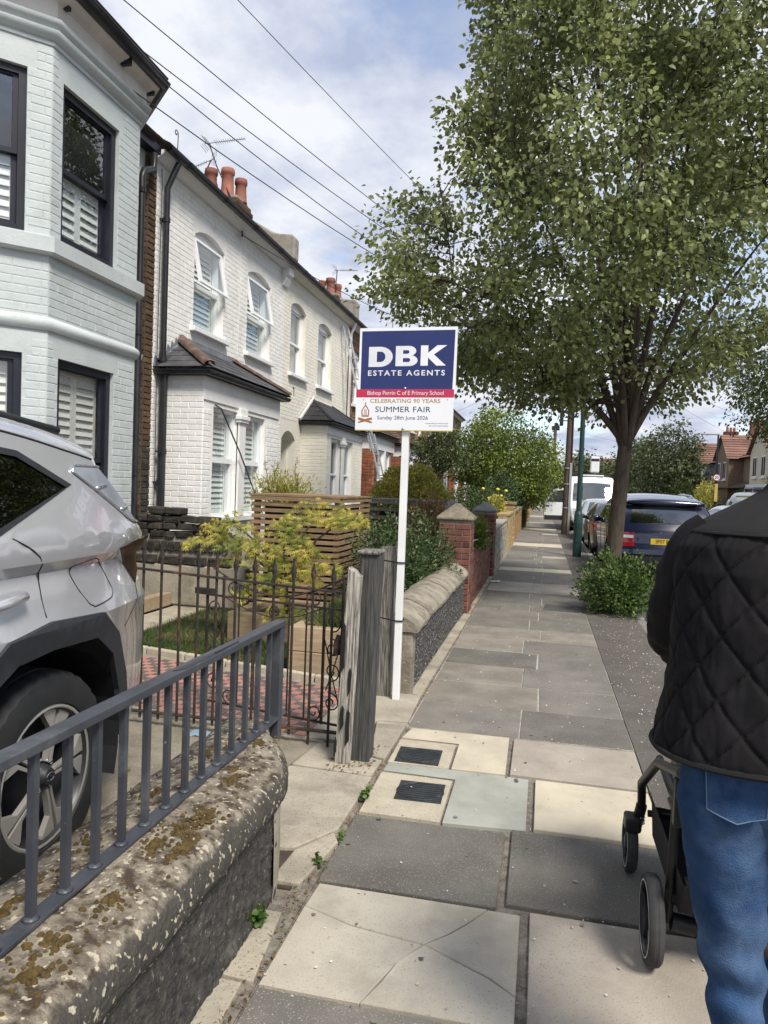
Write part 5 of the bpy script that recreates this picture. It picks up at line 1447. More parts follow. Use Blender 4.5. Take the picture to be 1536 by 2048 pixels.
planter(-1.95, -1.16, 5.52, 7.3, .40, 'two tier sleeper planter full of grass behind the wooden post')
planter(-2.95, -2.15, 6.55, 7.5, .28, 'low sleeper planter holding the yellow maple', 1)
se = thing('sleeper_edging', (-4.35, 8, 0), 'timber sleeper edging beside the slate chippings', 'edging')
MB().box(-4.52, -4.40, 6.6, 8.1, 0, .16).build('sleeper', 'sleeper', se, bevel=.008)
MB().box(-4.53, -4.41, 8.42, 10.6, 0, .16).build('sleeper', 'sleeper', se, bevel=.008)
sheet('garden_path', 'old_concrete', [(-4.38, 6.0), (-3.9, 6.0), (-3.9, 10.5), (-4.38, 10.5)], -.01)
b = MB()
for i in range(1400):
    x, y = RN.uniform(-4.97, -4.55), RN.uniform(6.3, 8.1); s = RN.uniform(.012, .03); a = RN.uniform(0, 6.28); t1, t2 = RN.uniform(-.4, .4), RN.uniform(-.4, .4); z = .08 + RN.uniform(-.02, .02)
    b.add([(x + s * cos(a + k * pi / 2) * (1.5 if k % 2 else .8), y + s * sin(a + k * pi / 2) * (1.5 if k % 2 else .8), z + s * (t1 * cos(a + k * 1.57) + t2 * sin(a + k * 1.57))) for k in range(4)], [(0, 1, 2, 3)])
tag(b.build('slate_chippings', 'slate_chip', fix=False), 'bed of grey slate chippings by the crumbling wall', 'chippings', kind='stuff')


def bin_store(x0, x1, y0, y1, z1, mat, label, pitch, sh, faces='SE', top='planks'):
    s = thing('bin_store', ((x0 + x1) / 2, (y0 + y1) / 2, 0), label, 'bin store', 'slatted timber bin stores')
    for px, py in ((x0, y0), (x1 - .07, y0), ((x0 + x1) / 2, y0), (x1 - .07, y1 - .07), (x0, y1 - .07)):
        MB().box(px + .012, px + .07, py + .012, py + .07, 0, z1 - .03).build('corner_post', mat, s)
    k = 0; z = .06
    while z + sh < z1 - .05:
        MB().box(x0 - .01, x1 + .01, y0 - .012, y0 + .010, z, z + sh).build('slat', mat, s)
        MB().box(x1 - .010, x1 + .012, y0 + .012, y1, z, z + sh).build('slat', mat, s)
        z += pitch
    MB().box(x0 - .02, x1 + .02, y0 - .03, y0 + .01, z1 - .05, z1 - .002).build('top_rail', mat, s)
    MB().box(x1 - .01, x1 + .03, y0 + .012, y1 + .02, z1 - .05, z1 - .002).build('top_rail', mat, s)
    n = max(4, int((y1 - y0) / .10)); w = (y1 - y0 + .05) / n
    for i in range(n):
        MB().box(x0 - .03, x1 + .04, y0 - .035 + i * w, y0 - .035 + (i + 1) * w - .008, z1, z1 + .02).build('lid_board', 'grey_slat' if mat == 'grey_slat' else mat, s)
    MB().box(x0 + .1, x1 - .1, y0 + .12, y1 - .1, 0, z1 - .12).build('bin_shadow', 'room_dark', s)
    return s


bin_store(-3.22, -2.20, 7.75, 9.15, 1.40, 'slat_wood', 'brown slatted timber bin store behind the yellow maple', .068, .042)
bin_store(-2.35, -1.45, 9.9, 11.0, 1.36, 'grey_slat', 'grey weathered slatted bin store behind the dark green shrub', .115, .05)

# folding ladder leaning on the cream house
ld = thing('ladder', (-4.0, 17.6, 0), 'aluminium extension ladder leaning on the end of the cream house', 'ladder')
LT, LB = Vector((-4.93, 17.35, 5.45)), Vector((-3.55, 17.75, 0.02)); ax_ = (LB - LT).normalized(); sd = Vector((.12, .99, 0)).normalized()
for k, (t0, t1, off) in enumerate(((0, .56, .0), (.48, 1.0, .055))):
    a, c = LT.lerp(LB, t0), LT.lerp(LB, t1); w = .17; nn = ax_.cross(sd).normalized() * off
    for s in (-1, 1): MB().beam(a + sd * w * s + nn, c + sd * w * s + nn, .026, .065, up=tuple(sd)).build('stile', 'alloy', ld)
    n = int((c - a).length / .25)
    for i in range(1, n): 
        p = a.lerp(c, i / n) + nn; MB().tube([p - sd * w, p + sd * w], .015, 8).build('rung', 'alloy', ld)
pm('ladder_yellow', (0.6, 0.5, 0.03), rough=0.5)
MB().beam(LB - ax_ * .05 + sd * .3, LB - ax_ * .05 - sd * .3, .05, .05).build('stabiliser', 'ladder_yellow', ld)
# cloth and litter
o = MB().grid([[(-2.02 + .028 * i, 4.05 - .012 * j + .01 * sin(i), .02 + .012 * fbm(i * .7, j * .9, 2)) for j in range(10)] for i in range(8)]).build('discarded_cloth', 'blue_cloth', smooth=True)
tag(o, 'crumpled pale blue cloth on the driveway below the railing', 'cloth')
o = MB().grid([[(-.80 + .03 * i, 12.3 + .03 * j, .01 + .035 * abs(fbm(i * .9, j * 1.1, 7))) for j in range(6)] for i in range(6)]).build('crumpled_paper', 'litter_white', smooth=30)
tag(o, 'crumpled white paper at the foot of the low red brick wall', 'litter')
# ------------------------------------------------------------------ vegetation
pm('bark', (0.115, 0.088, 0.066), (0.055, 0.042, 0.032), s=6, det=8, rough=0.95, bump=1.0, bs=7, stretch=(9, 9, 1.3))
pm('twig', (0.075, 0.058, 0.042), (0.045, 0.035, 0.026), s=6, rough=0.9)
pm('leaf_pear', (0.30, 0.33, 0.135), (0.17, 0.205, 0.072), s=0.9, rough=0.45, spec=0.5, island=0.6, trans=0.5)
pm('leaf_bright', (0.20, 0.255, 0.045), (0.11, 0.16, 0.028), s=0.7, rough=0.5, island=0.45, trans=0.3)
pm('leaf_dark', (0.075, 0.115, 0.036), (0.04, 0.07, 0.022), s=1.5, rough=0.42, island=0.5, trans=0.15)
pm('leaf_mid', (0.095, 0.125, 0.036), (0.055, 0.08, 0.025), s=1.0, rough=0.5, island=0.45, trans=0.25)
pm('leaf_far', (0.105, 0.125, 0.05), (0.065, 0.085, 0.035), s=0.6, rough=0.6, island=0.35, trans=0.25)
pm('leaf_gold', (0.46, 0.42, 0.09), (0.30, 0.29, 0.06), s=4, rough=0.5, island=0.45, trans=0.25)
pm('leaf_maple', (0.44, 0.37, 0.075), (0.17, 0.215, 0.035), s=3.0, rough=0.5, rnd=0.25, island=0.3, trans=0.35, lo=.42, hi=.58)
pm('leaf_shoot', (0.115, 0.175, 0.04), (0.06, 0.105, 0.025), s=4, rough=0.45, island=0.45, trans=0.25)
pm('leaf_weed', (0.11, 0.19, 0.04), (0.07, 0.13, 0.03), s=8, rough=0.5, island=0.3, trans=0.3)
pm('dead_grass', (0.27, 0.155, 0.08), (0.16, 0.115, 0.05), s=4, rough=0.8, island=0.5, trans=0.2)
pm('flower_yellow', (0.75, 0.6, 0.08), rough=0.6)
pm('flower_lav', (0.20, 0.18, 0.36), (0.13, 0.12, 0.26), s=9, rough=0.7, island=.3)


def unit(a):
    return a / np.maximum(np.linalg.norm(a, axis=1, keepdims=True), 1e-9)


def np_mesh(name, V, F, mat, parent=None, k=3, smooth=False):
    """fast mesh from arrays; F is (n,k)"""
    me = bpy.data.meshes.new(name); nv, nf = len(V), len(F)
    me.vertices.add(nv); me.vertices.foreach_set('co', np.ascontiguousarray(V, np.float32).ravel())
    me.loops.add(nf * k); me.loops.foreach_set('vertex_index', np.ascontiguousarray(F, np.int32).ravel())
    me.polygons.add(nf); me.polygons.foreach_set('loop_start', np.arange(0, nf * k, k, dtype=np.int32)); me.polygons.foreach_set('loop_total', np.full(nf, k, np.int32))
    if smooth: me.polygons.foreach_set('use_smooth', np.ones(nf, bool))
    me.materials.append(MATS[mat]); me.update(calc_edges=True); me.validate()
    o = bpy.data.objects.new(name, me); COL.objects.link(o)
    if parent is not None: o.parent = parent; o.location = -place(parent)
    return o


def leaves(name, P, D, size, ratio, mat, parent=None, rng=NP, fold=.22, curl=.12):
    """six-point folded leaves at P pointing along D"""
    n = len(P); D = unit(D); size = np.broadcast_to(np.asarray(size, float), (n,))[:, None]
    R = rng.normal(size=(n, 3)); R[:, 2] += .45
    S = unit(np.cross(D, R)); Nn = np.cross(S, D)
    L = D * size; W = S * size * ratio * .5; U = Nn * size
    v0 = P; v1 = P + L * .35 + W + U * fold * .5; v2 = P + L * .72 + W * .72 + U * (fold * .4 - curl * .4); v3 = P + L - U * curl
    v4 = P + L * .72 - W * .72 + U * (fold * .4 - curl * .4); v5 = P + L * .35 - W + U * fold * .5; vm = P + L * .55 - U * .02
    V = np.stack([v0, v1, v2, v3, v4, v5, vm], 1).reshape(-1, 3)
    f = np.array([(0, 1, 6), (1, 2, 6), (2, 3, 6), (3, 4, 6), (4, 5, 6), (5, 0, 6)])
    F = (np.arange(n)[:, None, None] * 7 + f[None]).reshape(-1, 3)
    return np_mesh(name, V, F, mat, parent)


def grow_tree(name, base, label, prof, zf, leafmat, seed, nclump=200, per=50, ls=.075, lr=.62, cr=.34, tr=.16, limbs=8, lean=(0, 0), group=None, cat='tree', bark='bark', trunk_pts=None, gate=-.12, droop=.5):
    """prof: list of (z, radius, dx, dy) of the crown; clumps of leaves on real twigs"""
    rng = np.random.default_rng(seed); rr = random.Random(seed); B = Vector(base)
    t = thing(name, base, label, cat, group)
    zs = [p[0] for p in prof]; rs = [p[1] for p in prof]
    cxs = [p[2] if len(p) > 2 else 0 for p in prof]; cys = [p[3] if len(p) > 3 else 0 for p in prof]
    R = lambda z: np.interp(z, zs, rs); OX = lambda z: np.interp(z, zs, cxs); OY = lambda z: np.interp(z, zs, cys)
    top = Vector((lean[0], lean[1], zf))
    tp = trunk_pts or [(0, 0, -.1), (lean[0] * .2, lean[1] * .2, zf * .35), (lean[0] * .6, lean[1] * .6, zf * .7), tuple(top)]
    rad = [tr * k for k in (1.28, 1.0, .93, .98)][:len(tp)] if len(tp) == 4 else [tr * (1.25 - .35 * i / (len(tp) - 1)) for i in range(len(tp))]
    # finer trunk
    fine = []; fr_ = []
    for i in range(len(tp) - 1):
        for k in range(6):
            q = Vector(tp[i]).lerp(Vector(tp[i + 1]), k / 6); fine.append(q); fr_.append(rad[i] + (rad[i + 1] - rad[i]) * k / 6 + tr * .05 * fbm(q.z * 3, seed, 1))
    fine.append(Vector(tp[-1])); fr_.append(rad[-1])
    tk = MB().tube([B + q for q in fine], fr_, 14); 
    br = MB(); samples = []
    H = zs[-1]
    for k in range(limbs):
        zt = zf + (H - zf) * (.25 + .72 * ((k * .618 + .31) % 1.0)); az = 2 * pi * k / limbs + rr.uniform(-.35, .35)
        r = R(zt) * rr.uniform(.55, .85) * (1 if zt < H * .86 else .5)
        e = Vector((OX(zt) + r * cos(az), OY(zt) + r * sin(az), zt)); s = Vector(fine[-1]) - Vector((0, 0, rr.uniform(0, .35) * min(1, zf)))
        c1 = s.lerp(e, .33) + Vector((0, 0, (zt - s.z) * .15 + .1)) + Vector((cos(az), sin(az), 0)) * r * .06
        pts = []; rd = []
        for i in range(13):
            u = i / 12; p = s * (1 - u) ** 2 + c1 * 2 * u * (1 - u) + e * u * u
            p += Vector((fbm(u * 3 + k, 0, seed), fbm(0, u * 3 + k, seed), 0)) * .12 * u
            pts.append(p); rd.append(tr * .46 * (1 - u) ** 1.15 + .010)
            if i > 2: samples.append((p, rd[-1]))
        br.tube([B + p for p in pts], rd, 8)
    # secondary branches
    sec = []
    for k in range(limbs * 9):
        z = rr.uniform(max(zs[0], zf * .85), H * .97); az = rr.uniform(0, 2 * pi); r = R(z) * rr.uniform(.4, .9)
        e = Vector((OX(z) + r * cos(az), OY(z) + r * sin(az), z))
        s, sr = min(samples, key=lambda q: (q[0] - e).length + max(0, q[0].z - e.z) * 1.5)
        if (s - e).length > 2.2 * max(1, H / 9): continue
        m = s.lerp(e, .5) + Vector((0, 0, .12 * (e - s).length)); pts = []
        for i in range(7):
            u = i / 6; pts.append(s * (1 - u) ** 2 + m * 2 * u * (1 - u) + e * u * u)
        br.tube([B + p for p in pts], [min(sr * .6, .035) * (1 - .8 * i / 6) + .005 for i in range(7)], 6)
        sec += [(p, .01) for p in pts[2:]]
    allp = samples + sec; AP = np.array([tuple(p[0]) for p in allp])
    tk.build('trunk', bark, t, smooth=True); br.build('branches', bark, t, smooth=True)
    # leaf clumps
    P = []; Dd = []; tw = MB(); got = 0; tries = 0
    while got < nclump and tries < nclump * 12:
        tries += 1
        z = rng.uniform(zs[0], H)
        if rng.random() > (R(z) / max(rs)) ** 1.3: continue
        az = rng.uniform(0, 2 * pi); q = R(z) * (rng.random() ** .42)
        c = np.array([OX(z) + q * cos(az), OY(z) + q * sin(az), z])
        lump = fbm(c[0] * .8 + seed, c[1] * .8, c[2] * .8) * .8 + .35 * fbm(c[0] * 2.1, c[1] * 2.1 + seed, c[2] * 2.1)
        if lump < gate: continue
        d2 = ((AP - c) ** 2).sum(1) + np.maximum(0, AP[:, 2] - c[2]) * .6; i = int(d2.argmin()); s = Vector(AP[i]); cv = Vector(c)
        out = (cv - s)
        if out.length > 1.9 * max(1, H / 9): continue
        tw.tube([B + s, B + s.lerp(cv, .55) + Vector((0, 0, .06)), B + cv], [.009, .006, .003], 4, cap=False)
        od = np.array(out.normalized()) if out.length > .05 else np.array([0, 0, 1.])
        m = int(per * rng.uniform(.6, 1.35)); g = np.clip(rng.normal(size=(m, 3)), -1.7, 1.7) * np.array([cr, cr, cr * .72]) * .62
        along = rng.uniform(-.6, .7, m)[:, None] * cr * od
        P.append(c + g + along); dd = unit(g + 1e-6) * .7 + od * .5 + rng.normal(size=(m, 3)) * .5; dd[:, 2] -= droop; Dd.append(dd)
        got += 1
    tag(tw.build('twigs', 'twig', t, fix=False), kind='stuff')
    P = np.concatenate(P) + np.array(base); Dd = np.concatenate(Dd)
    o = leaves('crown', P, Dd, ls * rng.uniform(.65, 1.2, len(P)), lr, leafmat, t, rng)
    tag(o, kind='stuff')
    return t


def bush(name, base, radii, label, n, ls, lr, mat, seed, zc=None, lump=.25, stems=8, cat='shrub', group=None, up=.3, shell=.5, shoots=0):
    rng = np.random.default_rng(seed); rr = random.Random(seed); B = np.array(base, float); rx, ry, rz = radii; zc = rz * .8 if zc is None else zc
    t = thing(name, base, label, cat, group)
    u = unit(rng.normal(size=(n, 3))); rad = rng.random(n) ** shell
    nz = np.array([fbm(a * 1.9 + seed, b_ * 1.9, c * 1.9) for a, b_, c in u]); rad = rad * (1 + lump * nz * 1.6)
    P = B + np.array([0, 0, zc]) + u * rad[:, None] * np.array([rx, ry, rz]); keep = P[:, 2] > base[2] + .01; P = P[keep]; u = u[keep]
    D = u + rng.normal(size=u.shape) * .6; D[:, 2] += up
    sh = MB()
    for k in range(stems):
        a = rr.uniform(0, 6.28); q = rr.uniform(.2, .8); e = Vector((B[0] + rx * q * cos(a), B[1] + ry * q * sin(a), B[2] + zc + rz * rr.uniform(.0, .6)))
        s = Vector((B[0] + rx * .25 * q * cos(a), B[1] + ry * .25 * q * sin(a), B[2] - .02))
        sh.tube([s, s.lerp(e, .5) + Vector((0, 0, .05)), e], [.012, .008, .004], 5)
    ex = []; ed = []
    for k in range(shoots):
        a = rr.uniform(0, 6.28); q = rr.uniform(.3, .95); s = Vector((B[0] + rx * q * cos(a), B[1] + ry * q * sin(a), B[2] + zc + rz * sqrt(max(0, 1 - q * q)) * .85)); e = s + Vector((rr.uniform(-.1, .1), rr.uniform(-.1, .1), rr.uniform(.10, .26)))
        sh.tube([s, e], [.005, .002], 4)
        for i in range(14):
            p = s.lerp(e, i / 13); ex.append(tuple(p)); ed.append((rr.uniform(-1, 1), rr.uniform(-1, 1), rr.uniform(0, 1)))
    if ex: P = np.concatenate([P, np.array(ex)]); D = np.concatenate([D, np.array(ed)])
    sh.build('stems', 'twig', t, smooth=True)
    o = leaves('foliage', P, D, ls * rng.uniform(.6, 1.25, len(P)), lr, mat, t, rng); tag(o, kind='stuff')
    return t


# the big street tree
grow_tree('street_tree', (1.02, 10.6, 0), 'large grey barked pear tree growing from the tarmac verge with leafy shoots at its foot', [(2.75, .8, -.3), (3.15, 1.75, -.55), (3.8, 2.6, -.62), (4.4, 3.05, -.58), (5.2, 3.12, -.42), (5.9, 2.65, -.15, -.3), (6.8, 2.3, .05, -.5), (7.8, 2.2, .08, -.5), (8.8, 2.0, 0, -.4), (9.8, 1.3), (10.5, .3)],
          2.3, 'leaf_pear', 4, nclump=1200, per=72, ls=.080, lr=.66, cr=.25, tr=.098, limbs=12, lean=(.06, 0), trunk_pts=[(-.06, 0, -.1), (-.03, 0, .5), (.01, 0, 1.3), (.05, 0, 2.0), (.08, 0, 2.35)], gate=.0)
bush('tree_shoots', (1.02, 10.0, 0), (.50, .52, .44), 'bushy bright green shoots around the foot of the street tree', 8200, .045, .6, 'leaf_shoot', 5, .30, .35, 14, 'shoots', shoots=16)
# front gardens
bush('dark_shrub', (-1.55, 7.75, 0), (.52, .75, .62), 'dark green glossy shrub behind the wooden post', 7500, .042, .55, 'leaf_dark', 6, .62, .35, 12, shoots=16)
bush('dark_shrub', (-1.25, 8.5, .2), (.30, .5, .42), 'smaller dark green shrub spilling over the flint wall beside the brick pier', 2600, .04, .55, 'leaf_dark', 16, .42, .35, 8, shoots=8)
bush('rusty_shrub', (-1.50, 9.75, .3), (.42, .5, .56), 'reddish brown dry shrub below the golden privet dome', 6200, .045, .28, 'dead_grass', 7, .55, .35, 10, up=.9, shoots=14)
bush('privet_dome', (-2.38, 13.2, 0), (.80, .85, .98), 'clipped golden green privet dome in the front garden', 26000, .055, .6, 'leaf_gold', 8, .98, .06, 12, shell=.20)
bush('pot_shrub', (-.98, 11.2, .55), (.20, .35, .30), 'bright green leafy plant above the low red brick wall', 1300, .06, .55, 'leaf_bright', 9, .30, .3, 6)
bush('grassy_tuft', (-3.55, 9.6, .95), (.45, .3, .32), 'dry yellowish tufts showing above the brown bin store', 2200, .07, .16, 'leaf_gold', 10, .42, .4, 8, up=1.2, shoots=10)
bush('rose_bush', (-1.5, 23.0, .5), (.7, 1.2, .55), 'rose bush with yellow blooms behind the yellow brick wall', 3600, .06, .6, 'leaf_mid', 12, .5, .3, 8)
for i in range(7):
    o = MB().lathe([(.0, -.045), (.05, -.03), (.06, .0), (.04, .03), (0, .045)], (-1.5 + RN.uniform(-.3, .6), 22.2 + RN.uniform(-.3, .8), 1.45 + RN.uniform(-.15, .15)), 8).build('rose_bloom', 'flower_yellow', bpy.data.objects['rose_bush'], smooth=True)
bush('clipped_hedge', (-2.3, 24.5, 0), (1.2, 2.2, .85), 'dark clipped hedge left of the rose bush', 6500, .07, .6, 'leaf_dark', 13, .85, .1, 8, 'hedge', shell=.3)
bush('yellow_shrub', (-1.25, 20.6, .6), (.25, .7, .42), 'small yellow leaved shrub above the yellow brick wall', 1800, .06, .6, 'leaf_gold', 14, .42, .2, 6)
bush('lavender', (-.80, 31.9, 0), (.22, .35, .62), 'lavender and dark foliage spilling onto the pavement beyond the brown brick wall', 1800, .06, .35, 'leaf_mid', 15, .55, .3, 6)
bush('lavender', (-.80, 31.6, .75), (.17, .25, .25), 'purple flower spikes above the lavender foliage', 700, .05, .3, 'flower_lav', 17, .2, .3, 6, 'flowers')
bush('leafy_shrub', (-1.5, 27.5, .3), (.7, 1.6, 1.1), 'tall leafy shrub between the rose bush and the bright green tree', 4200, .09, .55, 'leaf_dark', 18, 1.0, .3, 8)

# maple with star-shaped leaves
def star_mesh(name, mat):
    pts = [(0, 0, 0)]; b = MB(); lob = [(-100, .45), (-58, .78), (-20, .95), (0, 1.0), (20, .95), (58, .78), (100, .45)]
    lob = [(-125, .40), (-72, .75), (-36, .92), (0, 1.0), (36, .92), (72, .75), (125, .40)]; ring = []
    for i, (a, r) in enumerate(lob):
        ring.append((r * sin(radians(a)), r * cos(radians(a)), -.18 * r * r))
        if i < len(lob) - 1:
            a2 = (a + lob[i + 1][0]) / 2; ring.append((.24 * sin(radians(a2)), .24 * cos(radians(a2)), .03))
    b.add([(0, 0, .02)] + ring, [(0, i, i + 1) for i in range(1, len(ring))])
    return b


mp = thing('maple', (-2.52, 7.05, .2), 'yellow green Japanese maple spreading from the low planter', 'maple')
rr = random.Random(33); tb = MB(); ends = []
for (ex, ey, ez, rx, ry, rz, cnt) in ((-3.05, 6.55, 1.02, .36, .3, .16, 230), (-2.72, 6.6, .88, .34, .3, .18, 180), (-2.12, 6.7, 1.26, .40, .3, .17, 260), (-1.82, 6.75, 1.25, .20, .25, .14, 110), (-2.40, 6.55, 1.02, .36, .3, .20, 230), (-2.35, 6.5, .74, .34, .28, .20, 220), (-2.62, 6.5, .56, .26, .25, .16, 110), (-2.05, 6.55, .80, .24, .25, .15, 90), (-2.3, 6.4, .36, .22, .2, .10, 60), (-2.9, 6.5, 1.16, .2, .2, .10, 60)):
    tb.tube([(-2.52, 7.05, .2), (-2.5, 6.95, .5), ((ex - 2.5) / 2, (ey + 6.9) / 2, ez * .8), (ex, ey, ez)], [.022, .018, .011, .005], 6)
    for k in range(cnt):
        a = rr.uniform(0, 6.28); q = sqrt(rr.random()); dx, dy = q * cos(a), q * sin(a)
        p = Vector((ex + rx * dx, ey + ry * dy, ez + rz * (1 - q * q) * rr.uniform(-.5, 1.0) - rz * .7 * q * q + rr.uniform(-.03, .03)))
        ends.append((p, Vector((dx, dy, -.5)) + Vector((rr.uniform(-.6, .6), rr.uniform(-.8, .3), rr.uniform(-.4, .2)))))
tb.build('trunk', 'bark', mp, smooth=True)
ends.sort(key=lambda e: e[0].y); sm = star_mesh('leaf', 'leaf_maple'); sme = sm.mesh('leaf', 'leaf_maple', fix=False)
rest = MB()
for i, (p, d) in enumerate(ends):
    d.normalize(); s = .056 * rr.uniform(.7, 1.25); nrm = Vector((rr.uniform(-.4, .4), -.55 + rr.uniform(-.4, .3), .8)); nrm = (nrm - d * nrm.dot(d)).normalized(); sd_ = d.cross(nrm)
    M = Matrix((sd_, d, nrm)).transposed()
    if i % 5 == 0 and i // 5 < 300:
        o = inst('leaf', sme, mp, p); o.matrix_basis = Matrix.Translation(p - place(mp)) @ M.to_4x4() @ Matrix.Scale(s, 4)
    else:
        rest.add([p + M @ (Vector(v) * s) for v in sm.v], sm.f)
tag(rest.build('foliage', 'leaf_maple', mp, fix=False), kind='stuff')

# grass
def blades(name, regions, label, parent=None):
    V = []; n = 0
    for (x0, x1, y0, y1, z, cnt, h) in regions:
        P = np.stack([NP.uniform(x0, x1, cnt), NP.uniform(y0, y1, cnt), np.full(cnt, z)], 1); a = NP.uniform(0, 6.28, cnt); w = NP.uniform(.002, .0045, cnt)[:, None]; S = np.stack([np.cos(a), np.sin(a), a * 0], 1) * w
        L = NP.normal(size=(cnt, 3)) * .45; L[:, 2] = 1; L = unit(L) * (h * NP.uniform(.5, 1.2, cnt))[:, None]
        V.append(np.stack([P - S, P + S, P + L * .55 + S * .6, P + L + np.array([0, 0, -.15 * h])], 1).reshape(-1, 3)); n += cnt
    V = np.concatenate(V); f = np.array([(0, 1, 2), (0, 2, 3)]); F = (np.arange(n)[:, None, None] * 4 + f[None]).reshape(-1, 3)
    o = np_mesh(name, V, F, 'grass'); tag(o, label, 'grass', kind='stuff')
    return o


sheet('lawn_soil', 'earth', [(-3.9, 5.9), (-1.3, 5.35), (-1.3, 8), (-3.9, 8.0)], -.012)
blades('lawn_grass', [(-3.88, -2.0, 6.0, 8.0, -.01, 15000, .075), (-3.0, -2.0, 5.75, 6.05, -.01, 2500, .07), (-3.7, -3.0, 5.9, 6.1, -.01, 1500, .07), (-2.0, -1.4, 5.42, 5.52, -.01, 300, .06)], 'patchy lawn grass behind the iron gate')
blades('planter_grass', [(-1.84, -1.27, 5.63, 7.2, .33, 7000, .20)], 'long green grass growing in the two tier planter')
# weeds in the joints
def weed(x, y, z, s, n, label, seed):
    r = random.Random(seed); t = thing('weed', (x, y, z), label, 'weed', 'weeds in the pavement joints'); P = []; D = []
    st = MB()
    for k in range(max(3, n // 6)):
        a = r.uniform(0, 6.28); e = Vector((x + s * .6 * cos(a) * r.random(), y + s * .6 * sin(a) * r.random(), z + s * r.uniform(.4, 1.1))); st.tube([(x, y, z - .01), e], .0022, 4)
        for q in range(6):
            p = Vector((x, y, z)).lerp(e, .35 + .65 * q / 5); P.append(tuple(p)); D.append((r.uniform(-1, 1), r.uniform(-1, 1), r.uniform(-.1, .5)))
    st.build('stems', 'leaf_weed', t); tag(leaves('foliage', np.array(P), np.array(D), s * .42, .75, 'leaf_weed', t), kind='stuff')


weed(-.915, 2.33, .0, .085, 44, 'jagged leafed weed at the foot of the near pebbledash wall', 1)
weed(-.83, 2.78, .0, .05, 24, 'thin weed between broken threshold and paving', 2)
weed(-.80, 3.02, .0, .04, 18, 'tiny weed in the crack of the threshold', 3)
weed(-.795, 3.44, .0, .065, 40, 'low leafy weed beside the lower access cover', 4)
weed(-1.17, 5.28, .0, .09, 40, 'weed clump at the foot of the grooved post', 5)
weed(-1.42, 1.55, .03, .07, 30, 'weed between the wheel and the coping', 6)

# scattered petals and grit
n = 2600; P = np.stack([np.where(NP.random(n) < .78, NP.uniform(.64, 1.2, n), NP.uniform(-.8, .62, n)), 1.3 + 13 * NP.random(n) ** 1.3, np.full(n, .006)], 1)
D = NP.normal(size=(n, 3)); D[:, 2] *= .06
P[:, 2] = np.where(P[:, 0] > .62, .002, .006)
tag(leaves('petal_litter', P, D, NP.uniform(.007, .016, n), .6, 'petal', None, NP, .05, .02), 'pale fallen petals scattered over verge and paving', 'petals', kind='stuff')
n = 900; P = np.stack([NP.uniform(-.86, -.79, n), 1.2 + 8 * NP.random(n) ** 1.4, np.full(n, .003)], 1); P[:200, 0] = NP.uniform(-1.1, -.85, 200); P[:200, 1] = NP.uniform(3.7, 4.15, 200); P[:200, 2] = .02
D = NP.normal(size=(n, 3)); D[:, 2] *= .1
tag(leaves('leaf_litter', P, D, NP.uniform(.008, .02, n), .6, 'dead_grass', None, NP, .1, .05), 'dry brown leaf litter along the garden side of the pavement', 'litter', kind='stuff')

# trees further along
grow_tree('garden_tree', (-1.9, 31.0, 0), 'large bright green garden tree leaning over the pavement', [(1.0, 1.3, .3), (1.7, 1.9, .35), (2.6, 2.15, .4), (3.4, 2.05, .4), (4.1, 1.6, .3), (4.7, .9, .1), (5.0, .2)], 1.2, 'leaf_bright', 41, nclump=420, per=52, ls=.12, lr=.6, cr=.36, tr=.13, limbs=8, gate=-.3)
grow_tree('garden_tree', (-3.0, 20.8, 0), 'bushy dark green garden tree in front of the brick bay', [(1.9, .35), (2.2, .75), (2.7, .85), (3.15, .65), (3.45, .15)], 1.7, 'leaf_mid', 42, nclump=90, per=50, ls=.085, lr=.5, cr=.24, tr=.05, limbs=6, gate=-.5)
grow_tree('street_tree', (10.2, 24.5, 0), 'broad green tree overhanging the far side of the road', [(3.4, 1.5, -.8), (3.8, 3.5, -.6), (4.6, 4.4, -.4), (5.6, 4.2), (6.8, 3.6), (8, 2.8), (9, 1.0)], 2.4, 'leaf_mid', 43, nclump=800, per=60, ls=.12, lr=.55, cr=.48, tr=.2, limbs=9, gate=-.12, droop=.9)
grow_tree('street_tree', (9.9, 62, 0), 'rounded light green tree beyond the blue car', [(1.2, 1.6), (2.5, 2.5), (4.2, 2.7), (6, 2.0), (7.4, .8), (7.8, .2)], 1.6, 'leaf_far', 44, nclump=240, per=34, ls=.24, lr=.6, cr=.6, tr=.18, limbs=7, gate=-.2)
grow_tree('street_tree', (8.2, 70, 0), 'darker green tree standing left of the rounded light green tree', [(1.0, 1.8), (2.6, 2.7), (4.4, 2.6), (6.2, 1.8), (7.2, .3)], 1.6, 'leaf_mid', 45, nclump=220, per=30, ls=.26, lr=.6, cr=.6, tr=.18, limbs=7, gate=-.2)
for i, (x, y, h, w, lm, lb) in enumerate(((4.6, 86, 6.2, 3.3, 'leaf_far', 'hazy pale green tree behind the white van'), (-1.6, 88, 4.6, 2.6, 'leaf_far', 'far tree closing the end of the pavement'), (1.3, 96, 5.2, 3.2, 'leaf_mid', 'far tree behind the telegraph pole'), (8.0, 105, 6.6, 4.2, 'leaf_far', 'broad far tree beyond the bend of the road'), (13, 96, 8, 4, 'leaf_mid', 'tall far tree behind the right hand roofs'), (-5.5, 80, 5.5, 3.2, 'leaf_mid', 'far tree behind the end of the brick terrace'))):
    grow_tree('far_tree', (x, y, 0), lb, [(.5, w * .6), (h * .3, w * .95), (h * .6, w), (h * .85, w * .6), (h, w * .1)], .9, lm, 60 + i, nclump=170, per=26, ls=.34, lr=.6, cr=.75, tr=.2, limbs=6, gate=-.4)
# ------------------------------------------------------------------ vehicles
def paint(name, c, metal=0.5, rough=0.3):
    m = pm(name, c, tuple(x * .94 for x in c), s=2, rough=rough, metal=metal, coat=1.0, spec=0.5)
    return name


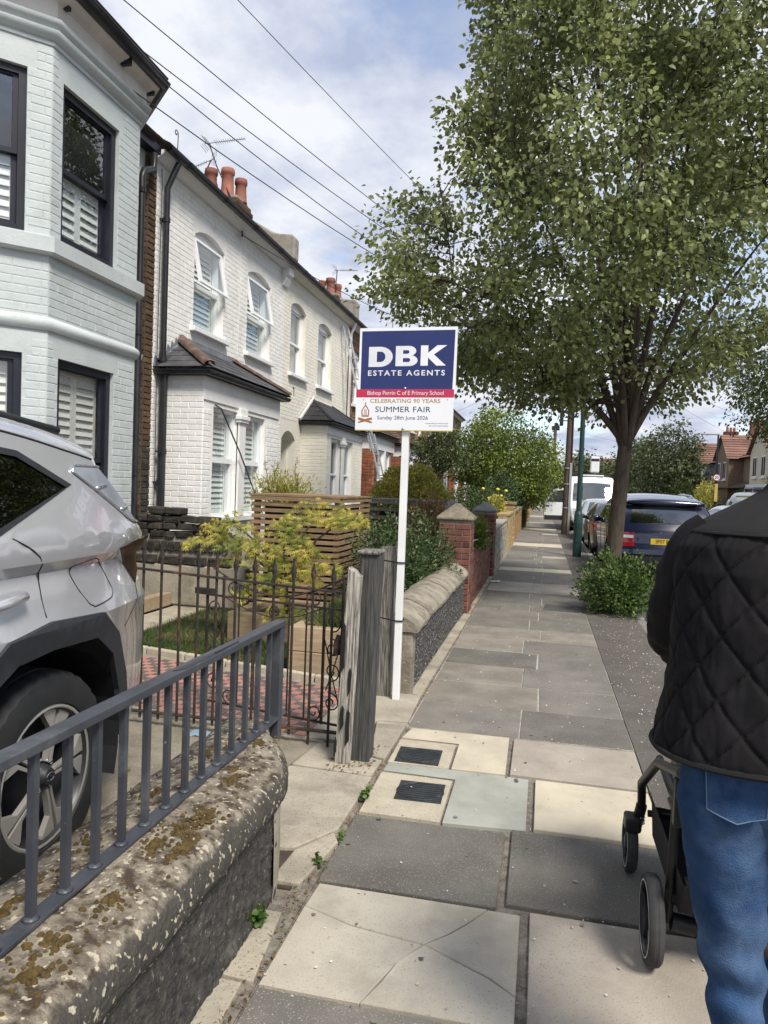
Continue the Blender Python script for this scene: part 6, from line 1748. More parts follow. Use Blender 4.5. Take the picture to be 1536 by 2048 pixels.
paint('paint_silver', (0.54, 0.545, 0.57), .5, .22); paint('paint_blue', (0.003, 0.006, 0.030), .1, .25); paint('paint_grey', (0.085, 0.088, 0.095), .6, .3)
paint('paint_van', (0.72, 0.74, 0.76), 0, .3); paint('paint_light', (0.5, 0.52, 0.54), .6, .3)
pm('trim_black', (0.02, 0.021, 0.024), (0.015, 0.016, 0.018), s=20, rough=0.55)
pm('cladding', (0.028, 0.031, 0.037), (0.022, 0.024, 0.029), s=30, rough=0.6, bump=.05, bs=300)
pm('rubber', (0.018, 0.019, 0.021), (0.012, 0.013, 0.014), s=12, rough=0.75)
pm('tail_red', (0.25, 0.012, 0.012), (0.12, 0.006, 0.008), s=9, rough=0.12, coat=1)
pm('tail_dark', (0.035, 0.006, 0.008), (0.02, 0.005, 0.006), s=9, rough=0.22, spec=.3)
pm('head_glass', (0.55, 0.57, 0.6), (0.2, 0.21, 0.23), s=14, rough=0.1, coat=1)
pm('plate_yellow', (0.62, 0.42, 0.03), rough=0.4)
pm('plate_black', (0.01, 0.01, 0.01), rough=0.5)
pm('chrome', (0.72, 0.73, 0.75), rough=0.15, metal=1)
pm('rim_silver', (0.52, 0.50, 0.46), (0.46, 0.44, 0.41), s=9, rough=0.35, metal=.6)
pm('rim_dark', (0.022, 0.023, 0.026), rough=0.4)
pm('seat_dark', (0.02, 0.02, 0.022), rough=0.8)
pm('hivis', (0.55, 0.6, 0.02), rough=0.5)
pm('text_teal', (0.02, 0.10, 0.12), rough=0.5)


def cr_spline(pts, step):
    P = np.array(pts, float); out = []
    for i in range(len(P) - 1):
        p0 = P[max(i - 1, 0)]; p1 = P[i]; p2 = P[i + 1]; p3 = P[min(i + 2, len(P) - 1)]
        n = max(1, int(np.linalg.norm(p2 - p1) / step))
        for k in range(n):
            t = k / n; out.append(.5 * ((2 * p1) + (-p0 + p2) * t + (2 * p0 - 5 * p1 + 4 * p2 - p3) * t * t + (-p0 + 3 * p1 - 3 * p2 + p3) * t ** 3))
    out.append(P[-1]); return np.array(out)


def sm(x):
    x = min(1, max(0, x)); return x * x * (3 - 2 * x)


class Car:
    """side surfaces follow a half-width function W(y, z); roof and ends are a strip swept along the silhouette"""
    def __init__(s, name, loc, rz, label, sil, half, axles, R, paint, belt, H, cat='car', group=None, tum=.17, rf=.10, tp=.10, tpf=.14, y1=1.2, arch=None, step=.07, ds=.12, sill=.22, crown=.035, bulge=None, rcrown=.05):
        s.creases = (); s.tuck = .055; s.t = thing(name, loc, label, cat, group, rz); s.half = half; s.belt = belt; s.H = H; s.tum = tum; s.rf = rf; s.tp = tp; s.tpf = tpf; s.y1 = y1; s.paint = paint; s.bulge = bulge
        s.S = cr_spline(sil, step); s.L0, s.L1 = s.S[:, 0].min(), s.S[:, 0].max(); s.axles = axles; s.R = R; s.ds = ds; s.crown = crown; s.rcrown = rcrown; s.sill = sill
        d = np.gradient(s.S, axis=0); d /= np.linalg.norm(d, axis=1)[:, None]; s.Nn = np.stack([-d[:, 1], d[:, 0]], 1)   # outward for rear->front order
        ra = arch or R * 1.16
        bot = [tuple(s.S[-1])]
        for ya in sorted(axles, reverse=True):
            a0 = math.asin(max(-1, (sill - R) / ra))
            bot += [(ya + ra * cos(a0 + (pi - 2 * a0) * k / 14), R + ra * sin(a0 + (pi - 2 * a0) * k / 14)) for k in range(15)]
        s.ra = ra
        s.bottom = bot + [tuple(s.S[0])]
        s.loop = [tuple(p) for p in s.S] + s.bottom[1:-1]
    def dist(s, y, z):
        A = s.S[:-1]; B = s.S[1:]; AB = B - A; AP = np.array([y, z]) - A
        t = np.clip((AP * AB).sum(1) / np.maximum((AB ** 2).sum(1), 1e-12), 0, 1); return float(np.sqrt(((AP - AB * t[:, None]) ** 2).sum(1).min()))
    def base(s, y, z):
        if y < 0: t = max(0, (-y - s.y1) / (-s.L0 - s.y1)); pl = 1 - s.tp * t * t
        else: t = max(0, (y - s.y1) / (s.L1 - s.y1)); pl = 1 - s.tpf * t * t
        if z > s.belt: sec = 1 - s.tum * ((z - s.belt) / (s.H - s.belt)) ** 1.15
        else: sec = 1 - s.tuck * ((s.belt - z - .22) / .6) ** 2
        w = s.half * pl * sec
        if s.bulge: w += s.bulge(y, z)
        return w
    def W(s, y, z, d=None):
        d = s.dist(y, z) if d is None else d; f = 0
        if d < s.rf: f = s.rf - sqrt(max(0, s.rf ** 2 - (s.rf - d) ** 2))
        return s.base(y, z) - f
    def side_panels(s, regions, lines=()):
        """regions: list of (name, polygon, material, offset, subparent-name); the rest is body"""
        polys = [r[1] for r in regions]
        ys = np.arange(s.L0, s.L1, s.ds); zs = np.arange(s.sill, s.H, s.ds); ex = []
        for y in ys:
            for z in zs:
                if inpoly(y, z, s.loop): ex.append((y + RN.uniform(-.01, .01), z + RN.uniform(-.01, .01)))
        # offset rings near the silhouette give the rounded shoulder its shape
        for k in (.08, .25, .5, .8, 1.05):
            for i in range(0, len(s.S)):
                q = s.S[i] - s.Nn[i] * s.rf * k
                if inpoly(q[0], q[1], s.loop) and s.dist(q[0], q[1]) > s.rf * k * .9: ex.append(tuple(q))
        for z in s.creases:
            for y in np.arange(s.L0 + .1, s.L1 - .1, .03):
                if inpoly(y, z, s.loop): ex.append((y, z))
        vs, tr = fill2d([s.loop] + polys, ex, keep=lambda x, y: inpoly(x, y, s.loop))
        Wv = [s.W(*v) for v in vs]
        cls = {}
        for f in tr:
            cx = sum(vs[i][0] for i in f) / 3; cy = sum(vs[i][1] for i in f) / 3; k = -1
            for j, p in enumerate(polys):
                if inpoly(cx, cy, p): k = j
            cls.setdefault(k, []).append(f)
        for k, fs in cls.items():
            nm, off, mt = ('side_panel', 0, s.paint) if k < 0 else (regions[k][0], regions[k][3], regions[k][2])
            used = sorted({i for f in fs for i in f}); ix = {u: n for n, u in enumerate(used)}
            for sg in (-1, 1):
                b = MB(); b.add([(sg * (Wv[u] + off), vs[u][0], vs[u][1]) for u in used], [tuple(ix[i] for i in f) for f in fs])
                if off > .004:   # give raised trims an edge
                    ec = {}
                    for f in fs:
                        for a, c in ((f[0], f[1]), (f[1], f[2]), (f[2], f[0])): ec[tuple(sorted((a, c)))] = ec.get(tuple(sorted((a, c))), 0) + 1
                    for (a, c), n in ec.items():
                        if n == 1: b.poly([(sg * (Wv[a] + off), *vs[a]), (sg * (Wv[c] + off), *vs[c]), (sg * (Wv[c] - .01), *vs[c]), (sg * (Wv[a] - .01), *vs[a])])
                b.build(nm, mt, s.t, smooth=18 if s.creases else 40, local=True)
    def strip(s, name, i0, i1, k0, k1, off, mat, n=12, thick=0.0, smooth=True):
        """patch of the swept roof/ends surface between silhouette indices, k in -1..1 across"""
        rows = []
        for i in range(i0, i1 + 1):
            y, z = s.S[i]; w = s.W(y, z, 0.0); nn = s.Nn[i]; row = []
            for j in range(n + 1):
                k = k0 + (k1 - k0) * j / n; cz = s.crown + (s.rcrown - s.crown) * abs(nn[0])
                o = cz * (1 - k * k) + off; row.append((k * w, y + nn[0] * o, z + nn[1] * o))
            rows.append(row)
        b = MB(); b.grid(rows)
        if thick:
            edge = [r[0] for r in rows] + rows[-1][1:] + [r[-1] for r in rows[::-1]][1:] + rows[0][::-1][1:-1]
            n2 = len(edge); cen = Vector((0, sum(e[1] for e in edge) / n2, sum(e[2] for e in edge) / n2)); nn = s.Nn[(i0 + i1) // 2]
            inn = [(x, y - nn[0] * thick, z - nn[1] * thick) for x, y, z in edge]
            b.add(edge + inn, [(q, (q + 1) % n2, n2 + (q + 1) % n2, n2 + q) for q in range(n2)])
        return b.build(name, mat, s.t, smooth=True if smooth else False, local=True)
    def at(s, y=None, z=None, rear=True):
        """silhouette index nearest to height z on the rear (or front) end, or to y on the roof"""
        m = len(s.S); pk = int(np.argmax(s.S[:, 1]))
        if z is not None:
            rg = range(0, pk) if rear else range(pk, m); return min(rg, key=lambda i: abs(s.S[i, 1] - z))
        rg = range(0, pk) if rear else range(pk, m); return min(rg, key=lambda i: abs(s.S[i, 0] - y))
    def shell(s):
        s.strip('body', 0, len(s.S) - 1, -1, 1, 0, s.paint)
        b = MB(); b.box(-s.half * .70, s.half * .70, s.L0 + .35, s.L1 - .35, s.sill - .04, s.sill + .3); b.build('underbody', 'trim_black', s.t, local=True)
        for ya in s.axles:
            for sg in (-1, 1):
                w = s.base(ya, s.R) - .015; pts = []
                m = MB()
                for k in range(17):
                    a = -.35 + (pi + .7) * k / 16; pts.append([(sg * x, ya + s.ra * 1.01 * cos(a), s.R + s.ra * 1.01 * sin(a)) for x in (w, w - .36)])
                m.grid(pts); m.add([p[1] for p in pts], [tuple(range(17))]); m.build('wheel_arch_liner', 'trim_black', s.t, local=True)
    def wheels(s, width=.22, fancy=False, rim='rim_silver', both=True):
        for ya in s.axles:
            for sg in (-1, 1):
                wx = s.base(ya, s.R) - (.03 if s.tuck > .02 else .012); c = (sg * (wx - width / 2), ya, s.R); R = s.R; rr = R * .66; wd = width / 2
                prof = [(rr, -wd * .8), (rr + .01, -wd * .95), (R * .83, -wd), (R * .95, -wd * .9), (R * .99, -wd * .72), (R, -wd * .5), (R, -wd * .34), (R - .008, -wd * .33), (R - .008, -wd * .25), (R, -wd * .24), (R, wd * .24), (R - .008, wd * .25), (R - .008, wd * .33), (R, wd * .34), (R, wd * .5), (R * .99, wd * .72), (R * .95, wd * .9), (R * .83, wd), (rr + .01, wd * .95), (rr, wd * .8)]
                b = MB(); n = 108 if fancy else 32; pts = []
                for r, h in prof:
                    for j in range(n):
                        a = 2 * pi * j / n; q = r
                        if fancy and (j % 3 == 0) and abs(h) > wd * .3 and r > R * .93: q = r - .007
                        pts.append((c[0] + h, c[1] + q * cos(a), c[2] + q * sin(a)))
                fs = [(i * n + j, i * n + (j + 1) % n, (i + 1) * n + (j + 1) % n, (i + 1) * n + j) for i in range(len(prof) - 1) for j in range(n)]
                b.add(pts, fs); wh = b.build('wheel', 'rubber', s.t, smooth=35, local=True)
                # barrel and dark backing
                o = sg * wd; m = MB(); m.lathe([(rr * 1.03, o * .86), (rr * .99, o * .92), (rr * .94, o * .80), (rr * .93, -o * .4), (.03, -o * .4)], c, 40, ax='x', cap=False); m.build('rim', 'rim_dark', wh, smooth=40, local=True)
                m = MB(); m.lathe([(rr * 1.035, o * .87), (rr * 1.0, o * .94), (rr * .97, o * .90)], c, 40, ax='x', cap=False); m.build('rim_edge', rim, wh, smooth=True, local=True)
                xs = c[0] + o * .78
                for k in range(5):
                    th = 2 * pi * k / 5 + .62; ca, sa = cos(th), sin(th)
                    for f in (-1, 1):
                        pl = [(.045, .004), (rr * .55, .006), (rr * .97, .010), (rr * .95, rr * .34), (rr * .84, rr * .30), (rr * .66, .020), (rr * .4, .015), (.05, .014)]
                        b = MB(); P3 = []
                        for dx in (0.0, -sg * .022):
                            P3 += [(xs + dx + sg * .012 * (1 - r / rr), c[1] + r * ca - f * t * sa, c[2] + r * sa + f * t * ca) for r, t in pl]
                        nn = len(pl); b.add(P3, [tuple(range(nn)), tuple(range(2 * nn - 1, nn - 1, -1))] + [(i, (i + 1) % nn, nn + (i + 1) % nn, nn + i) for i in range(nn)])
                        b.build('spoke', rim, wh, local=True)
                m = MB(); m.lathe([(.0, o * .80 + sg * .022), (.028, o * .80 + sg * .020), (.034, o * .80 + sg * .008), (.045, o * .7)], c, 20, ax='x'); m.build('hub_cap', 'trim_black', wh, smooth=40, local=True)
                if fancy:
                    for k in range(5):
                        th = 2 * pi * k / 5 + .62 + pi / 5; m = MB(); m.lathe([(.011, o * .62), (.011, o * .74), (.004, o * .77)], (c[0], c[1] + .058 * cos(th), c[2] + .058 * sin(th)), 10, ax='x'); m.build('wheel_nut', 'chrome', wh, local=True)
                    h = MB()   # slanted H emblem in an oval ring
                    e = c[0] + o * .80 + sg * .0225
                    h.tube([(e, c[1] + .021 * cos(a), c[2] + .014 * sin(a)) for a in [2 * pi * i / 24 for i in range(24)]], .0014, 5, closed=True)
                    for dy in (-.007, .007): h.tube([(e, c[1] + dy - .003, c[2] - .009), (e, c[1] + dy + .003, c[2] + .009)], .0016, 5)
                    h.tube([(e, c[1] - .007, c[2] - .001), (e, c[1] + .007, c[2] + .002)], .0014, 5); h.build('emblem', 'chrome', wh, local=True)
                if not both and sg == -1: pass
    def line(s, name, pts, r, mat, off=.0, sides=(-1, 1), closed=False, step=.04):
        if closed:
            Q = pts[-2:] + pts + pts[:2]; f2 = cr_spline(Q, .02); i0 = int(np.argmin(((f2[:len(f2) // 2] - np.array(pts[0])) ** 2).sum(1))); i1 = len(f2) // 2 + int(np.argmin(((f2[len(f2) // 2:] - np.array(pts[0])) ** 2).sum(1))); fine = [tuple(p) for p in f2[i0:i1]]
        else:
            fine = [tuple(p) for p in cr_spline(pts, .025)]
        for sg in sides:
            MB().tube([(sg * (s.W(y, z) + off), y, z) for y, z in fine], r, 6, closed=closed).build(name, mat, s.t, local=True, smooth=True)


# ---- silver SUV on the driveway
def suv_bulge(y, z):
    b = 0
    b += .012 * math.exp(-((z - 1.165) / .05) ** 2)                       # shoulder
    if z < 1.125: b -= .024 * ((1.125 - z) / .04 if z > 1.085 else max(0.0, (z - .90) / .185))   # undercut crease
    b += .02 * math.exp(-((z - .90) / .06) ** 2) * sm((-y - .7) / .4)      # haunch over the rear arch
    return b


SIL = [(-2.06, .34), (-2.20, .42), (-2.235, .62), (-2.225, .80), (-2.16, .93), (-2.12, 1.05), (-2.17, 1.165), (-2.06, 1.25), (-1.93, 1.40), (-1.86, 1.475), (-1.91, 1.50), (-1.90, 1.525), (-1.72, 1.575), (-1.3, 1.625), (-.7, 1.655), (-.1, 1.65), (.45, 1.59), (.95, 1.36), (1.25, 1.17), (1.7, 1.10), (2.05, 1.02), (2.2, .85), (2.25, .6), (2.2, .38), (2.1, .28)]
suv = Car('parked_suv', (-2.49, .82, .13), radians(182), 'silver SUV parked on the driveway behind the grey railing', SIL, .925, (-1.35, 1.33), .365, 'paint_silver', 1.20, 1.655, tum=.255, rf=.075, tp=.17, tpf=.2, y1=1.35, step=.028, ds=.05, sill=.30, arch=.44, crown=.03, rcrown=.10, bulge=suv_bulge)
suv.creases = (1.125, 1.085, .90); suv.tuck = .012
arch_in = [(-.90, .30), (-.93, .60), (-1.02, .755), (-1.12, .81), (-1.30, .825), (-1.58, .81), (-1.72, .72), (-1.80, .55), (-1.83, .34)]
arch_f = [(1.80, .30), (1.78, .55), (1.70, .72), (1.56, .81), (1.30, .825), (1.08, .80), (.94, .70), (.88, .5), (.87, .30)]
suv.bottom = [tuple(suv.S[-1])] + arch_f + arch_in + [tuple(suv.S[0])]
suv.loop = [tuple(p) for p in suv.S] + suv.bottom[1:-1]
q_win = [(-1.49, 1.375), (-1.28, 1.475), (-.6, 1.545), (.1, 1.54), (.45, 1.47), (.98, 1.205), (.4, 1.19), (-.5, 1.205), (-1.02, 1.235)]
q_frame = [(-1.53, 1.385), (-1.30, 1.497), (-.6, 1.565), (.1, 1.56), (.47, 1.487), (1.05, 1.195), (.4, 1.17), (-.5, 1.185), (-1.02, 1.215)]
clad = [(-.86, .31), (-.88, .60), (-.95, .80), (-1.06, .895), (-1.28, .925), (-1.60, .905), (-1.78, .79), (-1.88, .60), (-1.95, .36), (-1.832, .35), (-1.80, .55), (-1.72, .72), (-1.58, .81), (-1.30, .825), (-1.12, .81), (-1.02, .755), (-.93, .60), (-.90, .31)]
skirt = [(-.855, .31), (.865, .31), (.88, .5), (.84, .52), (-.84, .52), (-.875, .58)]
clf = [(1.805, .31), (1.78, .55), (1.70, .72), (1.56, .81), (1.30, .825), (1.08, .80), (.94, .70), (.885, .5), (.83, .53), (.86, .72), (1.02, .88), (1.30, .915), (1.60, .90), (1.80, .76), (1.90, .5), (1.92, .33)]
light = [(-1.77, 1.135), (-2.20, 1.165), (-2.14, 1.02), (-2.0, .965), (-1.88, 1.06)]
dtrim = [(-1.57, 1.435), (-1.60, 1.452), (-1.80, 1.455), (-1.86, 1.42), (-2.03, 1.245), (-2.01, 1.232), (-1.93, 1.245)]
suv.side_panels([('window_trim', q_frame, 'trim_black', .002), ('side_glass', q_win, 'car_glass', -.004), ('wheel_arch_cladding', clad, 'cladding', .014), ('wheel_arch_cladding', clf, 'cladding', .014), ('sill_cladding', skirt, 'cladding', .012), ('tail_light', light, 'tail_dark', .006), ('pillar_trim', dtrim, 'lead', .006)])
suv.shell(); suv.wheels(.235, True)
fuel = [(-1.43, 1.075), (-1.50, 1.10), (-1.60, 1.108), (-1.66, 1.07), (-1.735, .97), (-1.71, .945), (-1.56, .932), (-1.53, .945)]
suv.line('fuel_door_gap', fuel, .0026, 'trim_black', -.0005, (-1,), True)
suv.line('door_gap', [(-1.10, 1.215), (-1.19, 1.17), (-1.245, 1.12), (-1.262, 1.03), (-1.265, .94)], .0028, 'trim_black', -.0005)
suv.line('door_gap', [(-.28, 1.19), (-.30, .9), (-.26, .55)], .004, 'trim_black', -.0005)
suv.line('bumper_gap', [(-2.0, .97), (-1.955, .88), (-1.87, .80)], .0035, 'trim_black', -.0005)
suv.line('trim_edge', [(-1.57, 1.435), (-1.60, 1.456), (-1.82, 1.458)], .005, 'chrome', .006); suv.line('trim_edge', [(-1.57, 1.435), (-1.93, 1.243), (-2.02, 1.235)], .005, 'chrome', .006)
for a in (-1.70, -1.86):
    suv.line('trim_fin', [(a, 1.37 if a > -1.8 else 1.285), (a - .10, 1.385 if a > -1.8 else 1.297)], .010, 'chrome', .004)
suv.line('roof_gap', [(-1.78, 1.487), (-1.60, 1.512), (-1.2, 1.567), (-.6, 1.605)], .004, 'trim_black', .001)
# door handle
for sg in (-1, 1):
    for y, z in ((-1.07, 1.02), (.0, 1.02)):
        w = suv.W(y, z); MB().tube([(sg * (w - .005), y - .10, z + .012), (sg * (w + .03), y - .07, z + .01), (sg * (w + .036), y + .02, z), (sg * (w + .03), y + .11, z - .008), (sg * (w - .005), y + .13, z - .01)], [.012, .018, .019, .017, .010], 10).build('door_handle', 'paint_silver', suv.t, local=True, smooth=True)
i0, i1 = suv.at(z=1.10), suv.at(z=1.16)
suv.strip('rear_light_bar', i0, i1 + 1, -1, 1, .006, 'tail_dark'); suv.strip('rear_glass', suv.at(z=1.20), suv.at(z=1.45), -.84, .84, .004, 'car_glass')
suv.strip('bumper_insert', suv.at(z=.40), suv.at(z=.60), -.85, .85, .008, 'cladding')
k0 = suv.at(y=.5, rear=False); k1 = suv.at(y=1.2, rear=False); suv.strip('windscreen', k0, k1, -.9, .9, .004, 'car_glass')
MB().tube([(-.6, -1.78, 1.60), (-.58, -1.3, 1.645), (-.57, -.4, 1.67), (-.58, .2, 1.65)], .016, 8).build('roof_bar', 'trim_black', suv.t, local=True, smooth=True)
MB().tube([(.6, -1.78, 1.60), (.58, -1.3, 1.645), (.57, -.4, 1.67), (.58, .2, 1.65)], .016, 8).build('roof_bar', 'trim_black', suv.t, local=True, smooth=True)

# ---- blue SUV seen from behind
SIL2 = [(-2.18, .30), (-2.33, .36), (-2.38, .52), (-2.37, .66), (-2.31, .78), (-2.29, .98), (-2.22, 1.10), (-2.02, 1.38), (-1.90, 1.50), (-2.02, 1.545), (-1.98, 1.575), (-1.6, 1.635), (-.8, 1.695), (-.1, 1.69), (.5, 1.62), (1.05, 1.33), (1.4, 1.12), (1.9, 1.02), (2.25, .85), (2.36, .6), (2.3, .32)]
cay = Car('parked_suv', (2.24, 16.5, -.115), 0, 'dark blue SUV with a yellow rear number plate parked beyond the street tree', SIL2, .965, (-1.42, 1.43), .375, 'paint_blue', 1.08, 1.70, group='cars parked along the near kerb', tum=.24, rf=.11, tp=.09, y1=1.2, step=.05, ds=.1, sill=.30, crown=.035, rcrown=.07)
win2 = [(-1.72, 1.30), (-1.5, 1.50), (-.8, 1.60), (.0, 1.59), (.45, 1.50), (1.02, 1.15), (.2, 1.13), (-1.45, 1.16)]
cay.side_panels([('side_glass', win2, 'car_glass', -.003), ('tail_light', [(-2.30, .70), (-2.31, .98), (-2.0, .98), (-1.98, .85), (-2.1, .70)], 'tail_red', .006)])
cay.shell(); cay.wheels(.27)
cay.strip('rear_glass', cay.at(z=1.12), cay.at(z=1.46), -.80, .80, .006, 'screen_glass', thick=.004)
cay.strip('rear_trim', cay.at(z=1.43), cay.at(z=1.50), -.86, .86, .008, 'trim_black')
for sg in (-1, 1):
    cay.strip('tail_light', cay.at(z=.73), cay.at(z=.97), sg * .70, sg * 1.0, .006, 'tail_red', n=5, thick=.01)
    cay.strip('reverse_light', cay.at(z=.90), cay.at(z=.93), sg * .72, sg * .99, .010, 'head_glass', n=5)
cay.strip('bumper', cay.at(z=.36), cay.at(z=.60), -.98, .98, .012, 'trim_black')
cay.strip('bumper_ledge', cay.at(z=.61), cay.at(z=.66), -1, 1, .035, 'paint_blue', thick=.03)
zc = .835; yp = -2.375; fpl = Fr((0, yp, zc), UX, (0, -1, 0))
MB(fpl).box(-.26, .26, 0, .012, -.055, .055).build('number_plate', 'plate_yellow', cay.t, local=True)
text_mesh('plate_lettering', 'SP07 RAM', .098, 'plate_black', cay.t, Vector((2.24, 16.5, -.115)) + Vector((0, yp - .0135, zc)), (pi / 2, 0, 0), .83, .0012, ext=.0005)
text_mesh('badge', 'Cayenne', .055, 'chrome', cay.t, Vector((2.24, 16.5, -.115)) + Vector((0, -2.355, .985)), (pi / 2, 0, 0), 1.1, .0004, ext=.001, shear=.25)
MB().tube([(-.25, -2.24, 1.155), (.1, -2.245, 1.175), (.38, -2.225, 1.165)], .016, 8).build('rear_wiper', 'trim_black', cay.t, local=True)
for sg in (-1, 1):
    MB().lathe([(.055, 0), (.06, .0), (.06, .12), (.05, .12)], (sg * .62, -2.42, .40), 16, ax='y').build('tailpipe', 'chrome', cay.t, local=True)
    MB().tube([(sg * .60, -1.75, 1.60), (sg * .60, -1.3, 1.70), (sg * .58, -.3, 1.73), (sg * .58, .2, 1.68)], .018, 8).build('roof_bar', 'chrome', cay.t, local=True, smooth=True)
    MB().tube([(sg * .90, .62, 1.10), (sg * 1.02, .60, 1.13), (sg * 1.10, .58, 1.14)], [.03, .08, .07], 10).build('door_mirror', 'paint_blue', cay.t, local=True, smooth=True)
cay.line('door_gap', [(-.95, 1.13), (-.98, .7), (-.8, .45)], .005, 'trim_black'); cay.line('door_gap', [(.15, 1.13), (.12, .4)], .005, 'trim_black')

# ---- hatchback kit for the smaller cars
def hatch(name, loc, rz, label, pnt, group=None):
    S = [(-1.85, .28), (-2.0, .36), (-2.02, .6), (-1.95, .85), (-1.80, 1.05), (-1.58, 1.32), (-1.40, 1.42), (-.8, 1.49), (-.1, 1.48), (.4, 1.40), (1.0, 1.05), (1.3, .93), (1.7, .85), (1.98, .68), (2.03, .45), (1.95, .27)]
    c = Car(name, loc, rz, label, S, .87, (-1.25, 1.27), .31, pnt, .92, 1.49, group=group, tum=.24, rf=.12, y1=1.0, step=.07, ds=.14, sill=.24)
    c.side_panels([('side_glass', [(-1.45, 1.12), (-1.25, 1.33), (-.7, 1.40), (-.05, 1.39), (.35, 1.30), (.92, .99), (.1, .95), (-1.2, .98)], 'car_glass', -.003), ('head_light', [(1.55, .72), (1.6, .82), (1.95, .70), (1.95, .6)], 'head_glass', .005), ('tail_light', [(-1.95, .70), (-1.92, .92), (-1.7, .95), (-1.72, .78)], 'tail_red', .005)])
    c.shell(); c.wheels(.20)
    c.strip('windscreen', c.at(y=.48, rear=False), c.at(y=.98, rear=False), -.88, .88, .005, 'screen_glass', thick=.004)
    c.strip('rear_glass', c.at(z=1.02), c.at(z=1.34), -.82, .82, .005, 'screen_glass', thick=.004)
    for sg in (-1, 1):
        c.strip('head_light', c.at(z=.70, rear=False) - 2, c.at(z=.62, rear=False), sg * .62, sg * .98, .006, 'head_glass', n=4)
        c.strip('tail_light', c.at(z=.72), c.at(z=.92), sg * .74, sg * 1.0, .006, 'tail_red', n=4)
        MB().tube([(sg * .82, .62, .98), (sg * .93, .60, 1.02), (sg * 1.0, .58, 1.02)], [.025, .065, .055], 10).build('door_mirror', 'trim_black', c.t, local=True, smooth=True)
    c.strip('grille', c.at(z=.50, rear=False) - 1, c.at(z=.34, rear=False), -.7, .7, .006, 'trim_black')
    c.line('door_gap', [(-.15, .95), (-.18, .6), (-.12, .35)], .005, 'trim_black')
    return c


hatch('parked_car', (2.12, 21.6, -.115), 0, 'dark grey hatchback parked in front of the blue SUV', 'paint_grey', 'cars parked along the near kerb')
hatch('parked_car', (2.12, 26.6, -.115), pi, 'pale silver hatchback parked nose to the dark grey one', 'paint_light', 'cars parked along the near kerb')
hatch('moving_car', (5.25, 20.3, -.115), pi, 'pale silver hatchback out in the road beside the broadband van', 'paint_light')

# ---- vans
def van(name, loc, rz, label, high=True, pnt='paint_van'):
    h = 2.42 if high else 1.92
    S = [(-2.6, .35), (-2.7, .45), (-2.72, 1.2), (-2.70, h - .25), (-2.58, h - .04), (-1.5, h), (.6, h), (1.15, h - .06), (1.42, h - .22), (1.62, h - .42 if high else h - .25), (1.95, 1.42 if high else 1.25), (2.25, 1.22 if high else 1.08), (2.6, 1.05 if high else .92), (2.72, .80), (2.75, .5), (2.65, .30)]
    c = Car(name, loc, rz, label, S, 1.0, (-1.65, 1.75), .345, pnt, 1.25, h, 'van', tum=.10, rf=.10, tp=.02, y1=1.5, step=.08, ds=.18, sill=.30, rcrown=.09)
    sw_ = [(1.0, 1.20), (1.05, 1.80), (1.45, 1.78), (1.93, 1.32), (1.9, 1.2)] if high else [(.75, 1.08), (.8, 1.60), (1.25, 1.58), (1.85, 1.15), (1.8, 1.06)]
    c.side_panels([('side_glass', sw_, 'screen_glass', -.003), ('head_light', [(2.25, .92), (2.3, 1.08), (2.62, .95), (2.68, .80), (2.5, .80)], 'head_glass', .006), ('bumper_trim', [(2.2, .32), (2.2, .55), (2.74, .55), (2.70, .32)], 'trim_black', .008), ('side_trim', [(-1.1, .42), (-1.1, .55), (1.1, .55), (1.1, .42)], 'trim_black', .008)])
    c.shell(); c.wheels(.22, rim='lead')
    k0 = c.at(y=1.55, rear=False); k1 = c.at(y=1.99, rear=False)
    c.strip('windscreen', k0, k1, -.90, .90, .006, 'screen_glass', thick=.004)
    c.strip('grille', c.at(z=.95, rear=False), c.at(z=.72, rear=False), -.6, .6, .008, 'trim_black')
    c.strip('front_bumper', c.at(z=.56, rear=False), c.at(z=.34, rear=False), -1, 1, .02, 'trim_black', thick=.02)
    c.strip('plate', c.at(z=.60, rear=False), c.at(z=.50, rear=False), -.28, .28, .03, 'text_white')
    for sg in (-1, 1):
        c.strip('head_light', c.at(z=1.02, rear=False), c.at(z=.82, rear=False), sg * .66, sg * 1.0, .008, 'head_glass', n=4)
        c.strip('rear_light', c.at(z=.85), c.at(z=1.25), sg * .90, sg * 1.0, .008, 'tail_red', n=3)
        MB().box(sg * 1.06, sg * 1.24, 1.72, 1.86, 1.15, 1.50).build('door_mirror', 'trim_black', c.t, local=True, bevel=.03)
        MB().tube([(sg * .94, 1.75, 1.25), (sg * 1.1, 1.78, 1.25)], .03, 6).build('mirror_arm', 'trim_black', c.t, local=True)
    MB().tube([(-.4, 2.02, 1.33), (.3, 2.0, 1.36)], .012, 6).build('wiper', 'trim_black', c.t, local=True)
    return c


vn = van('parked_van', (2.02, 33.6, -.115), pi, 'white high roof van with open door and roof mast facing down the street')
